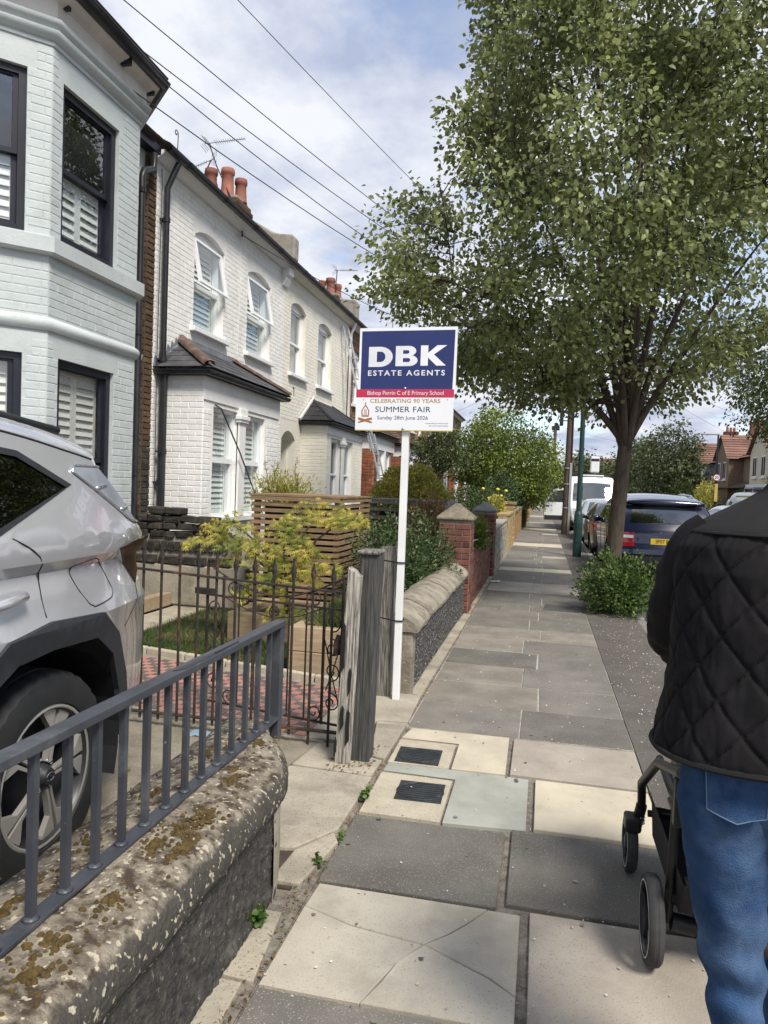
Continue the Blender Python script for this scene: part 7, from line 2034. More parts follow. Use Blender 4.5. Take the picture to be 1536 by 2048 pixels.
# open driver door swung over the pavement
dp = [(0, .52), (1.02, .52), (1.02, 1.30), (.62, 1.84), (.10, 1.90), (0, 1.3)]
dw = [(.12, 1.28), (.93, 1.28), (.58, 1.76), (.16, 1.81)]
vs, tr = fill2d([dp, dw], keep=lambda a, c: inpoly(a, c, dp) and not inpoly(a, c, dw))
fd = Fr((.99, 1.80, 0), (.93, .36, 0), (-.36, .93, 0)); b = MB(fd)
b.add([(a, 0, c) for a, c in vs], tr); b.add([(a, -.06, c) for a, c in vs], tr)
for lp in (dp, dw):
    for i in range(len(lp)): p_, q_ = lp[i], lp[(i + 1) % len(lp)]; b.poly([(p_[0], 0, p_[1]), (q_[0], 0, q_[1]), (q_[0], -.06, q_[1]), (p_[0], -.06, p_[1])])
b.build('open_door', 'paint_van', vn.t, local=True)
b = MB(fd); b.poly([(a, -.03, c) for a, c in dw]); b.build('door_glass', 'screen_glass', vn.t, local=True)
MB(fd).box(0.0, 1.0, .002, .02, .53, .72).build('door_trim', 'trim_black', vn.t, local=True)
MB(fd).box(.80, .96, .002, .03, 1.10, 1.14).build('door_handle', 'trim_black', vn.t, local=True)
MB().box(-.5, .5, .1, 1.2, 2.44, 2.50).build('roof_rack', 'paint_van', vn.t, local=True, bevel=.02)
MB().tube([(-.12, .9, 2.48), (-.12, .9, 2.66)], .07, 10).build('mast', 'lead', vn.t, local=True)
MB().box(-.30, .06, .72, 1.08, 2.62, 3.30).build('mast_box', 'board_white', vn.t, local=True, bevel=.04)
MB().box(-.29, .05, 1.075, 1.09, 3.10, 3.20).build('mast_slot', 'trim_black', vn.t, local=True)
MB().box(-.45, .1, 1.78, 1.80, 1.40, 1.47).build('dashboard_sign', 'board_red', vn.t, local=True)
wv = van('broadband_van', (7.45, 26.6, -.115), 0, 'white low roof broadband van with roof rack across the road', False)
wl_ = -1
for y, txt, z in ((-.35, 'Full Fibre', 1.42), (-.35, 'broadband', 1.27)):
    text_mesh('side_lettering', txt, .16, 'text_teal', wv.t, Vector((7.45, 26.6, -.115)) + Vector((-(wv.W(y, z) + .006), y, z)), (pi / 2, 0, -pi / 2), 1, 0, ext=.001)
for y in (-2.2, -1.2, -.2):
    MB().tube([(-.85, y, 1.92), (-.85, y, 2.06), (.85, y, 2.06), (.85, y, 1.92)], .02, 6).build('rack_bar', 'alloy', wv.t, local=True)
for x in (-.5, -.2, .15):
    MB().beam((x, -2.4, 2.10), (x, .4, 2.10), .08, .05).build('rack_ladder', 'alloy', wv.t, local=True)
MB().box(-.85, -.55, -2.5, -.3, 2.08, 2.18).build('roof_box', 'board_white', wv.t, local=True)
wv.line('hivis_stripe', [(-2.5, 1.78), (.5, 1.78)], .03, 'hivis', -.005)
# ------------------------------------------------------------------ man in quilted jacket pushing a pram
pm('jacket', (0.0105, 0.0092, 0.0105), (0.0065, 0.0058, 0.0068), s=9, rough=0.78, spec=0.2, bump=.12, bs=420)
pm('jacket_yoke', (0.0075, 0.007, 0.0078), (0.005, 0.005, 0.0055), s=9, rough=0.85, bump=.1, bs=500)
pm('denim', (0.040, 0.088, 0.190), (0.018, 0.045, 0.112), s=9, rough=0.95, spec=.15, bump=.4, bs=300, dirt=(0.095, 0.155, 0.265), ds=6, dlo=.46, dhi=.72)
pm('denim_pocket', (0.055, 0.125, 0.235), (0.035, 0.085, 0.17), s=9, rough=0.9, bump=.25, bs=380)
pm('stitch', (0.13, 0.20, 0.33), rough=0.9)
pm('skin', (0.50, 0.32, 0.24), (0.45, 0.28, 0.21), s=9, rough=0.55)
pm('hair', (0.05, 0.035, 0.025), (0.03, 0.02, 0.015), s=40, rough=0.7, bump=.5, bs=200)
pm('shoe', (0.03, 0.028, 0.026), rough=0.6)
pm('eye_white', (0.7, 0.7, 0.68), rough=0.3)
MX, MY = 0.475, 1.60
man = thing('person', (MX, MY, 0), 'person in black quilted jacket and blue jeans pushing a pram', 'person')
man.scale = (1.04, 1.04, 1.04)


def skin_body(parent):
    J = dict(pel=(0, 0, .94), sp1=(0, .0, 1.08), sp2=(0, .0, 1.25), ch=(.02, .0, 1.36), nk=(.06, .02, 1.52), hd0=(.085, .035, 1.60), hd1=(.10, .04, 1.68), hd2=(.105, .03, 1.75),
             sl=(-.135, 0, 1.40), el=(-.145, .17, 1.185), wl=(.0, .40, 1.045), hl=(.02, .46, 1.035), sr=(.135, 0, 1.40), er=(.155, .17, 1.185), wr=(.28, .40, 1.045), hr=(.27, .46, 1.035),
             pl=(-.075, 0, .95), kl=(-.036, .02, .50), al=(-.024, -.06, .09), tl=(-.035, .07, .045), pr=(.08, 0, .95), kr=(.10, .12, .52), ar=(.11, .24, .09), tr=(.115, .37, .045))
    rad = dict(pel=.07, sp1=.10, sp2=.10, ch=.085, nk=.055, hd0=.072, hd1=.088, hd2=.066, sl=.042, el=.036, wl=.026, hl=.034, sr=.042, er=.036, wr=.028, hr=.034, pl=.058, kl=.036, al=.032, tl=.036, pr=.058, kr=.036, ar=.032, tr=.036)
    E = [('pel', 'sp1'), ('sp1', 'sp2'), ('sp2', 'ch'), ('ch', 'nk'), ('nk', 'hd0'), ('hd0', 'hd1'), ('hd1', 'hd2'), ('ch', 'sl'), ('sl', 'el'), ('el', 'wl'), ('wl', 'hl'), ('ch', 'sr'), ('sr', 'er'), ('er', 'wr'), ('wr', 'hr'), ('pel', 'pl'), ('pl', 'kl'), ('kl', 'al'), ('al', 'tl'), ('pel', 'pr'), ('pr', 'kr'), ('kr', 'ar'), ('ar', 'tr')]
    for sd, hx in (('l', .02), ('r', .27)):      # fingers close round the bar
        dx = 1 if sd == 'l' else -1
        for f in range(4):
            x = hx + (f - 1.5) * .021; ln = (.9, 1.0, .95, .8)[f]
            pts = [(x, .478, 1.048), (x, .50, 1.046), (x, .512, 1.022 ), (x, .498, 1.000)]
            prev = 'h' + sd
            for k, p in enumerate(pts):
                nm = f'f{sd}{f}{k}'; J[nm] = (p[0], p[1], p[2] - (1 - ln) * .01 * k); rad[nm] = .0105 - .0009 * k; E.append((prev, nm)); prev = nm
        prev = 'h' + sd
        for k, p in enumerate(((hx + dx * .035, .455, 1.03), (hx + dx * .045, .478, 1.012), (hx + dx * .035, .495, 1.004))):
            nm = f't{sd}{k}'; J[nm] = p; rad[nm] = .0115 - .001 * k; E.append((prev, nm)); prev = nm
    names = list(J); me = bpy.data.meshes.new('body'); me.from_pydata([J[n] for n in names], [(names.index(a), names.index(c)) for a, c in E], [])
    o = bpy.data.objects.new('body', me); COL.objects.link(o); o.parent = parent
    md = o.modifiers.new('skin', 'SKIN'); md.use_smooth_shade = True
    for i, n in enumerate(names):
        sv = me.skin_vertices[0].data[i]; sv.radius = (rad[n], rad[n]); sv.use_root = (n == 'pel')
    sb = o.modifiers.new('sub', 'SUBSURF'); sb.levels = 2; sb.render_levels = 2
    me.materials.append(MATS['skin'])
    return o


body = skin_body(man)
# face, ears and hair
hc = (0, .04, 1.672)
b = MB(); rows = []
for i in range(13):
    th = pi * i / 12; row = []
    for j in range(20):
        ph = 2 * pi * j / 20; x, y, z = .078 * sin(th) * cos(ph), .096 * sin(th) * sin(ph), .122 * cos(th)
        if z < 0: x *= 1 + z * 2.2; y *= 1 + z * 1.2
        if sin(ph) > .9 and -.03 < z < .02: y += .012
        row.append((hc[0] + x, hc[1] + y, hc[2] + z))
    rows.append(row)
b.grid(rows, closev=True); hd = b.build('head', 'skin', man, smooth=True, local=True); hd.location.x = .105
MB().add([(0, .165, 1.645), (-.014, .13, 1.645), (.014, .13, 1.645), (0, .128, 1.70)], [(0, 1, 3), (0, 3, 2), (0, 2, 1)]).build('nose', 'skin', hd, local=True, bevel=.004)
MB().tube([(-.026, .122, 1.612), (0, .132, 1.610), (.026, .122, 1.612)], [.003, .006, .003], 8).build('mouth', 'tail_dark', hd, local=True, smooth=True)
for sg in (-1, 1):
    MB().lathe([(0, -.011), (.008, -.008), (.011, 0), (.008, .008), (0, .011)], (sg * .031, .122, 1.682), 12).build('eye', 'eye_white', hd, local=True, smooth=True)
    MB().lathe([(0, 0), (.005, 0), (.004, .004), (0, .004)], (sg * .031, .130, 1.682), 10, ax='y').build('pupil', 'plate_black', hd, local=True)
    MB().tube([(sg * .074, .03, 1.64), (sg * .088, .028, 1.665), (sg * .088, .03, 1.69), (sg * .076, .04, 1.70)], [.008, .011, .011, .007], 8).build('ear', 'skin', hd, local=True, smooth=True)
rows = []
for i in range(11):
    th = .62 * pi * i / 10; row = []
    for j in range(24):
        ph = 2 * pi * j / 24; front = max(0, sin(ph)); lim = 1 - .42 * front
        t2 = th * lim; rr_ = 1.09 + .02 * fbm(i * .8, j * .9, 4); row.append((hc[0] + .080 * rr_ * sin(t2) * cos(ph), hc[1] - .004 + .098 * rr_ * sin(t2) * sin(ph), hc[2] + .122 * rr_ * cos(t2)))
    rows.append(row)
MB().grid(rows, closev=True).build('hair', 'hair', hd, smooth=True, local=True)


def quilt(s, z):
    u, v = s / .098, z / .118
    d1 = abs((u + v) % 1 - .5); d2 = abs((u - v) % 1 - .5)
    g = math.exp(-((.5 - d1) / .035) ** 2) + math.exp(-((.5 - d2) / .035) ** 2)
    puff = (sin(pi * ((u + v) % 1)) * sin(pi * ((u - v) % 1))) ** .6 if True else 0
    return .0040 * puff - .0045 * min(1, g)


def ring(a, d, n, e=.82):
    out = []
    for j in range(n):
        t = 2 * pi * j / n; c, s_ = cos(t), sin(t)
        out.append((a * math.copysign(abs(c) ** e, c), d * math.copysign(abs(s_) ** e, s_)))
    return out


def loft(sections, n, disp, zq=None):
    """sections (z, cx, cy, a, d) interpolated finely; disp(s, z, t) pushes along the radius"""
    zs = [q[0] for q in sections]; rows = []
    def at(z, k): return float(np.interp(z, zs, [q[k] for q in sections]))
    for z in zq:
        cx, cy, a, d = (at(z, k) for k in (1, 2, 3, 4)); rg = ring(a, d, n); per = 0; row = []
        for j, (x, y) in enumerate(rg):
            l = sqrt(x * x + y * y); t = 2 * pi * j / n; s_ = t * .18; k = disp(s_, z, t); row.append((cx + x * (1 + k / l), cy + y * (1 + k / l), z))
        rows.append(row)
    return rows


JS = [(.995, .0, .0, .216, .150), (1.02, .0, .0, .213, .148), (1.10, .0, .0, .200, .140), (1.18, 0, 0, .192, .134), (1.27, 0, 0, .194, .134), (1.35, .010, 0, .205, .134), (1.40, .025, .0, .212, .128), (1.435, .04, .005, .198, .120), (1.465, .052, .01, .160, .108), (1.495, .06, .015, .112, .095), (1.515, .06, .02, .082, .084), (1.53, .06, .02, .072, .080)]


def wr(s, z, t):
    return .0045 * fbm(s * 26, z * 9, 2) + .006 * fbm(s * 7, z * 4, 8) + .0018 * fbm(s * 70, z * 22, 5)


zq = [.995 + .004 * k for k in range(110)]
rows = loft(JS, 300, lambda s, z, t: quilt(s, z) * min(1, (z - .99) / .02) + wr(s, z, t), zq)
inner = [(x * .97, y * .97, z + .002) for x, y, z in rows[0]]
b = MB(); b.grid([inner] + rows, closev=True); jk = b.build('jacket', 'jacket', man, smooth=True, local=True)
zq = [1.4255 + .0065 * k for k in range(17)]
b = MB(); b.grid(loft(JS, 120, lambda s, z, t: .002 + wr(s, z, t) * .8, zq), closev=True); b.build('jacket_yoke', 'jacket_yoke', man, smooth=True, local=True)
b = MB(); b.tube([(x * 1.01 + .037, y * 1.03, 1.426) for x, y in ring(.203, .122, 80)], .0035, 6, closed=True); b.build('yoke_seam', 'jacket_yoke', man, local=True)
b = MB(); b.tube([(x * 1.0, y * 1.0, .997) for x, y in ring(.218, .152, 90)], .006, 6, closed=True); b.build('hem_binding', 'jacket_yoke', man, local=True)
b = MB(); rows = []
for z, a, d in ((1.49, .098, .094), (1.515, .080, .088), (1.56, .075, .084), (1.60, .076, .084), (1.615, .074, .082), (1.616, .067, .075), (1.55, .062, .07)):
    rows.append([(.06 + x + .002 * sin(j * .9), .022 + y, z + .01 * sin(pi * j / 40) + .004 * fbm(j * .3, z * 9, 1)) for j, (x, y) in enumerate(ring(a, d, 40, 1))])
b.grid(rows, closev=True); b.build('collar', 'jacket_yoke', man, smooth=True, local=True)


def limb(name, pts, rad, mat, n=40, m=44, disp=None, parent=man):
    P = cr_spline(pts, .012); R_ = np.interp(np.linspace(0, 1, len(P)), np.linspace(0, 1, len(rad)), rad); ref = None; rows = []; L = 0
    for i in range(len(P)):
        a, c = P[max(i - 1, 0)], P[min(i + 1, len(P) - 1)]; t = Vector(c - a).normalized()
        ref = Vector((0, -1, .2)) if ref is None else ref; ref = (ref - t * ref.dot(t)).normalized(); w = t.cross(ref); row = []
        L += float(np.linalg.norm(P[i] - P[max(i - 1, 0)]))
        for j in range(n):
            th = 2 * pi * j / n; r = R_[i] + (disp(th * R_[i], L, th, i / len(P)) if disp else 0); row.append(tuple(Vector(P[i]) + ref * r * cos(th) + w * r * sin(th)))
        rows.append(row)
    b = MB(); b.grid(rows, closev=True); b.poly(rows[-1])
    return b.build(name, mat, parent, smooth=True, local=True)


for sg, nm in ((-1, 'sleeve'), (1, 'sleeve')):
    el = (sg * .150, .16, 1.195); wrst = (-.01, .385, 1.05) if sg < 0 else (.275, .385, 1.05)
    limb('sleeve', [(sg * .115, .01, 1.420), (sg * .150, .02, 1.375), (sg * .158, .07, 1.28), el, ((-.078 if sg < 0 else .212), .28, 1.12), wrst], [.055, .063, .063, .058, .052, .043], 'jacket', disp=lambda s, L, th, u: quilt(s * 1.1 + .03, L) * .9 * min(1, u * 6) + .006 * fbm(s * 20, L * 16, 3) + .007 * math.exp(-((u - .55) / .14) ** 2) * sin(L * 130))
def jean(s, L, th, u):
    f = .0045 * fbm(s * 8, L * 5, 6) + .0055 * abs(fbm(s * 14 + L * 11, L * 12, 2)) - .003
    f += .0060 * sin(L * 62 + 2.2 * sin(th + .8)) * math.exp(-((u - .55) / .13) ** 2) + .006 * sin(L * 70 + 2 * sin(th)) * math.exp(-((u - .97) / .10) ** 2) + .004 * sin(L * 48 + 3 * th) * math.exp(-((u - .16) / .10) ** 2)
    return f


limb('jeans_leg', [(-.075, -.01, 1.08), (-.080, -.015, .99), (-.076, -.005, .86), (-.056, .01, .68), (-.036, .018, .51), (-.028, -.015, .30), (-.024, -.055, .10)], [.086, .088, .076, .063, .049, .048, .050], 'denim', n=56, disp=jean)
limb('jeans_leg', [(.075, -.01, 1.08), (.080, -.012, .99), (.092, .03, .86), (.102, .08, .68), (.106, .115, .52), (.11, .17, .30), (.115, .235, .10)], [.086, .088, .076, .063, .049, .048, .050], 'denim', n=56, disp=jean)
zq = [.855 + .02 * k for k in range(13)]
b = MB(); b.grid(loft([(.855, .0, .0, .03, .05), (.875, .0, -.002, .085, .078), (.91, .0, -.006, .128, .094), (.96, .0, -.008, .150, .102), (1.10, .0, -.005, .155, .104)], 64, lambda s, z, t: .004 * fbm(s * 12, z * 14, 3), zq), closev=True); b.build('jeans_seat', 'denim', man, smooth=True, local=True)
# back pockets on the seat of the jeans
for sg in (-1, 1):
    pk = []; cxp = sg * .082
    for i in range(9):
        row = []
        for j in range(9):
            u = -.5 + j / 8; v = i / 8; x = cxp + u * (.115 - .015 * v); z = 1.03 - v * (.12 + .016 * (1 - abs(2 * u)))
            dx = x - sg * .079; rr_ = .092; y = min(-.014 - sqrt(max(0.0004, rr_ * rr_ - dx * dx)) - .006, -.008 - .102 * sqrt(max(0, 1 - (x / .152) ** 2)) ** .82 - .0055); row.append((x, y, z))
        pk.append(row)
    pb = MB().grid(pk).build('back_pocket', 'denim', man, smooth=True, local=True)
    edge = [r[0] for r in pk] + pk[-1][1:] + [r[-1] for r in pk[::-1]][1:]
    MB().tube([(x * .98 + cxp * .02, y - .001, z) for x, y, z in edge], .0013, 5).build('stitching', 'stitch', pb, local=True)
for sg, ax2, ay in ((-1, -.03, -.06), (1, .115, .24)):
    b = MB(); rows = []
    for y, w, h in ((-.09, .03, .05), (-.07, .042, .085), (0, .045, .10), (.07, .047, .07), (.14, .047, .05), (.185, .035, .04), (.20, .012, .03)):
        rows.append([(ax2 + w * cos(t), ay + y, max(.0, h * .5 + h * .5 * sin(t))) for t in [2 * pi * k / 14 for k in range(14)]])
    b.grid(rows, closev=True); b.poly(rows[0]); b.poly(rows[-1]); b.build('shoe', 'shoe', man, smooth=50, local=True)

# ---- pram
pm('pram_black', (0.014, 0.014, 0.015), (0.010, 0.010, 0.011), s=20, rough=0.45)
pm('pram_fabric', (0.022, 0.021, 0.024), (0.014, 0.014, 0.016), s=14, rough=0.9, bump=.2, bs=300)
pm('pram_grey', (0.17, 0.165, 0.16), (0.13, 0.127, 0.123), s=10, rough=0.9, bump=.2, bs=300)
pm('pram_tyre', (0.050, 0.050, 0.050), (0.035, 0.035, 0.036), s=30, rough=0.85)
pr = thing('pram', (.70, 2.65, 0), 'black pram with white ringed wheels pushed by the person', 'pram')


def pram_wheel(x, y, r, w):
    b = MB(); b.lathe([(r * .80, -w * .9), (r * .93, -w), (r * .985, -w * .7), (r, -w * .25), (r * .992, -w * .2), (r * .992, w * .2), (r, w * .25), (r * .985, w * .7), (r * .93, w), (r * .80, w * .9)], (x, y, r), 40, ax='x', close=True)
    wh = b.build('wheel', 'pram_tyre', pr, smooth=40)
    sg = -1 if x < .7 else 1
    MB().lathe([(r * .815, sg * w * .93), (r * .835, sg * w * 1.0), (r * .80, sg * w * 1.01)], (x, y, r), 40, ax='x', close=True).build('white_ring', 'board_white', wh, smooth=True)
    m = MB(); m.lathe([(r * .82, w * .8), (r * .80, w * .5), (r * .80, -w * .5), (r * .82, -w * .8)], (x, y, r), 40, ax='x', cap=False); m.build('rim', 'pram_black', wh, smooth=True)
    for k in range(5):
        a = 2 * pi * k / 5 + .3; MB().beam((x, y, r), (x, y + r * .8 * cos(a), r + r * .8 * sin(a)), w * .9, r * .20, up=(1, 0, 0)).build('spoke', 'pram_black', wh)
    MB().lathe([(r * .26, -w * 1.0), (r * .26, w * 1.0)], (x, y, r), 20, ax='x').build('hub', 'pram_black', wh, smooth=40)


for x in (.415, .985):
    sg = -1 if x < .7 else 1; xi = x - sg * .05
    pram_wheel(x, 2.52, .142, .024); pram_wheel(x + .06 * -sg * 0 , 3.12, .112, .021)
    T = lambda pts, r, nm, mt='pram_black': MB().tube(pts, r, 10).build(nm, mt, pr, smooth=40)
    T([(xi, 2.52, .145), (xi, 2.50, .26), (xi, 2.44, .70)], .016, 'rear_leg')
    MB().box(xi - .014, xi + .014, 2.42, 2.46, .50, .72).build('fold_joint', 'pram_black', pr, bevel=.006)
    T([(xi - sg * -.02, 2.30, .72), (xi + sg * .02, 2.72, .60), (xi + sg * .035, 2.98, .42), (xi + sg * .02, 3.06, .30)], .017, 'front_leg')
    T([(xi + sg * .02, 3.06, .30), (xi + sg * .03, 3.10, .20)], .022, 'castor_housing')
    MB().box(x - .032, x + .032, 3.03, 3.12, .19, .25).build('wheel_guard', 'pram_black', pr, bevel=.012)
    for k in range(5): MB().tube([(xi + sg * .02 + .016 * cos(a), 3.075 + .016 * sin(a), .27 - .012 * k) for a in [2 * pi * q / 12 for q in range(12)]], .0028, 5, closed=True).build('spring_coil', 'steel', pr)
    T([(xi, 2.44, .70), (xi, 2.28, .95), (xi, 2.11, 1.06)], .016, 'handle_arm')
    MB().lathe([(.045, -.02), (.05, 0), (.045, .02)], (xi, 2.44, .70), 16, ax='x').build('fold_hub', 'pram_black', pr, smooth=40)
    T([(xi - sg * .012, 2.52, .145), (xi - sg * .085, 2.52, .135)], .030, 'axle_end')
MB().tube([(.465, 2.11, 1.06), (.70, 2.10, 1.065), (.935, 2.11, 1.06)], .017, 12).build('handle_bar', 'pram_fabric', pr, smooth=True)
MB().tube([(.47, 2.50, .235), (.93, 2.50, .235)], .022, 10).build('rear_axle', 'pram_black', pr, smooth=True)
MB().tube([(.47, 3.06, .27), (.93, 3.06, .27)], .014, 10).build('front_axle', 'pram_black', pr, smooth=True)
MB().box(.50, .90, 2.46, 2.52, .245, .31).build('brake_pedal', 'pram_black', pr, bevel=.02)
# basket, seat shell with hood, grey seat back panel
rows = []
for y, zb_ in ((2.38, .34), (2.44, .22), (2.55, .16), (2.9, .15), (3.02, .2), (3.06, .30)):
    rows.append([(x, y, z) for x, z in ((.475, .36), (.485, max(.2, zb_)), (.52, zb_), (.70, zb_ - .02), (.88, zb_), (.915, max(.2, zb_)), (.925, .36))])
MB().grid(rows).build('basket', 'pram_fabric', pr, smooth=True)
rows = []
for t in range(15):
    a = pi * t / 14; rows.append([(.70 - .215 * cos(q), 2.62 + .34 * (k / 8) * 1.0 - .12 + .02 * sin(q), .72 + .36 * sin(a) * .0 + (.40 * sin(q)) * (.75 + .25 * k / 8)) for k in range(9) for q in [a]])
MB().grid(rows).build('hood', 'pram_fabric', pr, smooth=True)
rows = []
for k in range(12):
    z = .30 + .55 * k / 11; bow_ = .05 * sin(pi * k / 11); rows.append([(.70 + .185 * s_ * (1 - .15 * (1 - k / 11)), 2.36 - bow_ * (1 - s_ * s_) + .10 * (1 - k / 11), z) for s_ in [-1 + 2 * j / 12 for j in range(13)]])
b = MB(); b.grid(rows); b.grid([[(x, y + .05, z) for x, y, z in r] for r in rows]); b.build('seat_back', 'pram_grey', pr, smooth=True)
MB().box(.50, .90, 2.44, 2.98, .44, .52).build('seat_base', 'pram_fabric', pr, bevel=.03)
MB().box(.49, .91, 2.36, 2.40, .56, .86).build('rear_panel', 'pram_fabric', pr, bevel=.01)
for x in (.495, .905): MB().tube([(x, 2.40, .56), (x, 2.7, .50), (x, 3.0, .52)], .015, 8).build('seat_rail', 'pram_black', pr, smooth=True)
MB().tube([(.50, 2.92, .66), (.70, 3.06, .68), (.90, 2.92, .66)], .018, 10).build('bumper_bar', 'pram_black', pr, smooth=True)
MB().box(.55, .85, 2.95, 3.12, .30, .33).build('foot_rest', 'pram_black', pr, bevel=.01)
# ------------------------------------------------------------------ poles, wires, lamps
pm('lamp_green', (0.016, 0.050, 0.047), (0.012, 0.040, 0.038), s=8, rough=0.45)
pm('pole_wood', (0.12, 0.085, 0.062), (0.06, 0.045, 0.035), s=4, det=8, rough=0.9, bump=.6, bs=8, stretch=(14, 14, .8))
pm('wire', (0.02, 0.02, 0.022), rough=0.6)
pm('galv', (0.42, 0.43, 0.44), (0.33, 0.34, 0.35), s=6, rough=0.5, metal=.4)
lp = thing('lamp_post', (.88, 18.5, 0), 'dark green lamp post with wider base near the kerb', 'lamp post')
MB().lathe([(.105, -.05), (.105, 1.02), (.098, 1.05), (.078, 1.10), (.07, 1.12)], (.88, 18.5, 0), 20).build('base', 'lamp_green', lp, smooth=40)
MB().box(.84, .92, 18.388, 18.40, .35, .85).build('access_door', 'lamp_green', lp, bevel=.006)
MB().tube([(.88, 18.5, 1.1), (.88, 18.5, 3.5), (.88, 18.5, 5.9)], [.066, .056, .045], 16).build('column', 'lamp_green', lp, smooth=40)
MB().tube([(.88, 18.5, 5.88), (.95, 18.5, 6.02), (1.6, 18.5, 6.10)], .028, 10).build('bracket', 'lamp_green', lp, smooth=40)
MB().box(1.5, 2.1, 18.40, 18.60, 6.06, 6.15).build('lantern', 'galv', lp, bevel=.03)
tp = thing('telegraph_pole', (.90, 28.4, 0), 'wooden telegraph pole with galvanised cable guard and junction box', 'pole')
MB().tube([(.88, 28.4, -.1), (.90, 28.4, 3), (.93, 28.4, 7.9)], [.15, .135, .10], 16).build('shaft', 'pole_wood', tp, smooth=40)
MB().box(.945, 1.035, 28.22, 28.30, .0, 2.7).build('cable_guard', 'galv', tp, bevel=.01)
MB().tube([(1.0, 28.26, 2.7), (.99, 28.27, 7.4)], .02, 8).build('cable', 'wire', tp)
for z in (1.0, 1.9, 2.5): MB().lathe([(.155, -.02), (.16, 0), (.155, .02)], (.89, 28.4, z), 16).build('strap', 'galv', tp)
MB().box(.50, .64, 28.32, 28.46, 4.1, 4.75).build('junction_box', 'black_pipe', tp, bevel=.03)
MB().tube([(.64, 28.4, 4.3), (.80, 28.4, 4.3)], .02, 8).build('box_bracket', 'black_pipe', tp)
for k in range(6): MB().tube([(.93 + .22 * cos(k), 28.4 + .22 * sin(k), 7.55), (.93, 28.4, 7.5)], .012, 6).build('insulator_arm', 'galv', tp)
for k in range(7): MB().tube([(.78 if k % 2 else 1.05, 28.4, 3.2 + k * .55), (.92, 28.4, 3.2 + k * .55)], .012, 6).build('step_iron', 'galv', tp)
t2 = thing('telegraph_pole', (.70, 58, 0), 'distant telegraph pole rising behind the bright green garden tree', 'pole')
MB().tube([(.70, 58, -.1), (.74, 58, 7.0)], [.15, .11], 12).build('shaft', 'pole_wood', t2, smooth=40)
MB().box(.45, 1.05, 57.9, 58.1, 6.4, 6.75).build('pole_head', 'black_pipe', t2, bevel=.03)
TOP = Vector((.93, 28.4, 7.6))


def wire(a, c, sag, label, r=.0065):
    a, c = Vector(a), Vector(c); pts = [a.lerp(c, t) - Vector((0, 0, sag * 4 * t * (1 - t))) for t in [i / 28 for i in range(29)]]
    tag(MB().tube(pts, r, 5).build('overhead_wire', 'wire'), label, 'wire', 'overhead wires to the telegraph pole')


wire((-4.98, 3.14, 5.57), TOP, .95, 'overhead wire crossing in front of the grey house cornice')
wire((-4.98, 4.77, 6.18), TOP, .99, 'overhead wire from the grey bay roof, lower of a close pair')
wire((-4.98, 5.42, 6.27), TOP, .54, 'overhead wire from the grey bay roof, upper of a close pair')
wire((-4.98, 5.10, 6.59), TOP, .46, 'overhead wire above the close pair')
wire((-4.98, 8.79, 8.62), TOP, .24, 'highest overhead wire reaching over the front gardens')
wire((-4.93, 11.1, 5.53), TOP, 1.0, 'slack wire from the hook on the white house')
for k, (p, lb) in enumerate((((13, 45, 5.6), 'wire from the pole to the cream gabled house'), ((13, 52, 5.4), 'wire from the pole to the brown gabled house'), ((13, 36, 6.2), 'wire from the pole over the road to the right'), ((-4.9, 33, 5.5), 'wire from the pole to the brick terrace behind the garden tree'), ((-4.9, 38, 5.5), 'wire from the pole to the farther brick terrace'))):
    wire(p, TOP, .35, lb)
for k, (p, lb) in enumerate((((-4.9, 52, 5.4), 'wire left of the distant pole'), ((12, 66, 5.4), 'wire right of the distant pole'))):
    wire(p, (.74, 58, 6.8), .3, lb)
sl = thing('street_lamp', (9.5, 44, 0), 'dark street lamp with a round speed sign across the road', 'lamp post')
MB().tube([(9.5, 44, 0), (9.5, 44, 5.2)], [.08, .05], 12).build('column', 'black_pipe', sl, smooth=40)
MB().box(8.6, 9.55, 43.92, 44.08, 5.14, 5.24).build('lantern', 'galv', sl, bevel=.02)
MB().lathe([(.0, 0), (.19, 0), (.19, .02), (0, .02)], (9.5, 43.88, 2.75), 24, ax='y').build('sign_rim', 'board_red', sl)
MB().lathe([(.0, 0), (.155, 0), (.155, .004), (0, .004)], (9.5, 43.872, 2.75), 24, ax='y').build('sign_face', 'board_white', sl)
text_mesh('sign_number', '20', .2, 'plate_black', sl, (9.5, 43.868, 2.75), (pi / 2, 0, 0), 1, .004)
pm('yellow_sign', (0.55, 0.42, 0.12), rough=.6)
MB().box(9.42, 9.58, 43.86, 43.9, 1.4, 2.4).build('notice', 'yellow_sign', sl)

# ------------------------------------------------------------------ houses across the road
pm('cream_render', (0.66, 0.58, 0.42), (0.58, 0.50, 0.36), s=2, rough=0.9, dirt=(0.45, 0.38, 0.27), ds=.8, dlo=.55, dhi=.8)
pm('brown_render', (0.23, 0.165, 0.10), (0.17, 0.12, 0.075), s=8, rough=0.95, bump=.6, bs=30)
pm('white_render', (0.62, 0.62, 0.60), (0.54, 0.54, 0.52), s=2, rough=0.9)
pm('maroon', (0.20, 0.045, 0.05), (0.15, 0.035, 0.04), s=3, rough=.7)


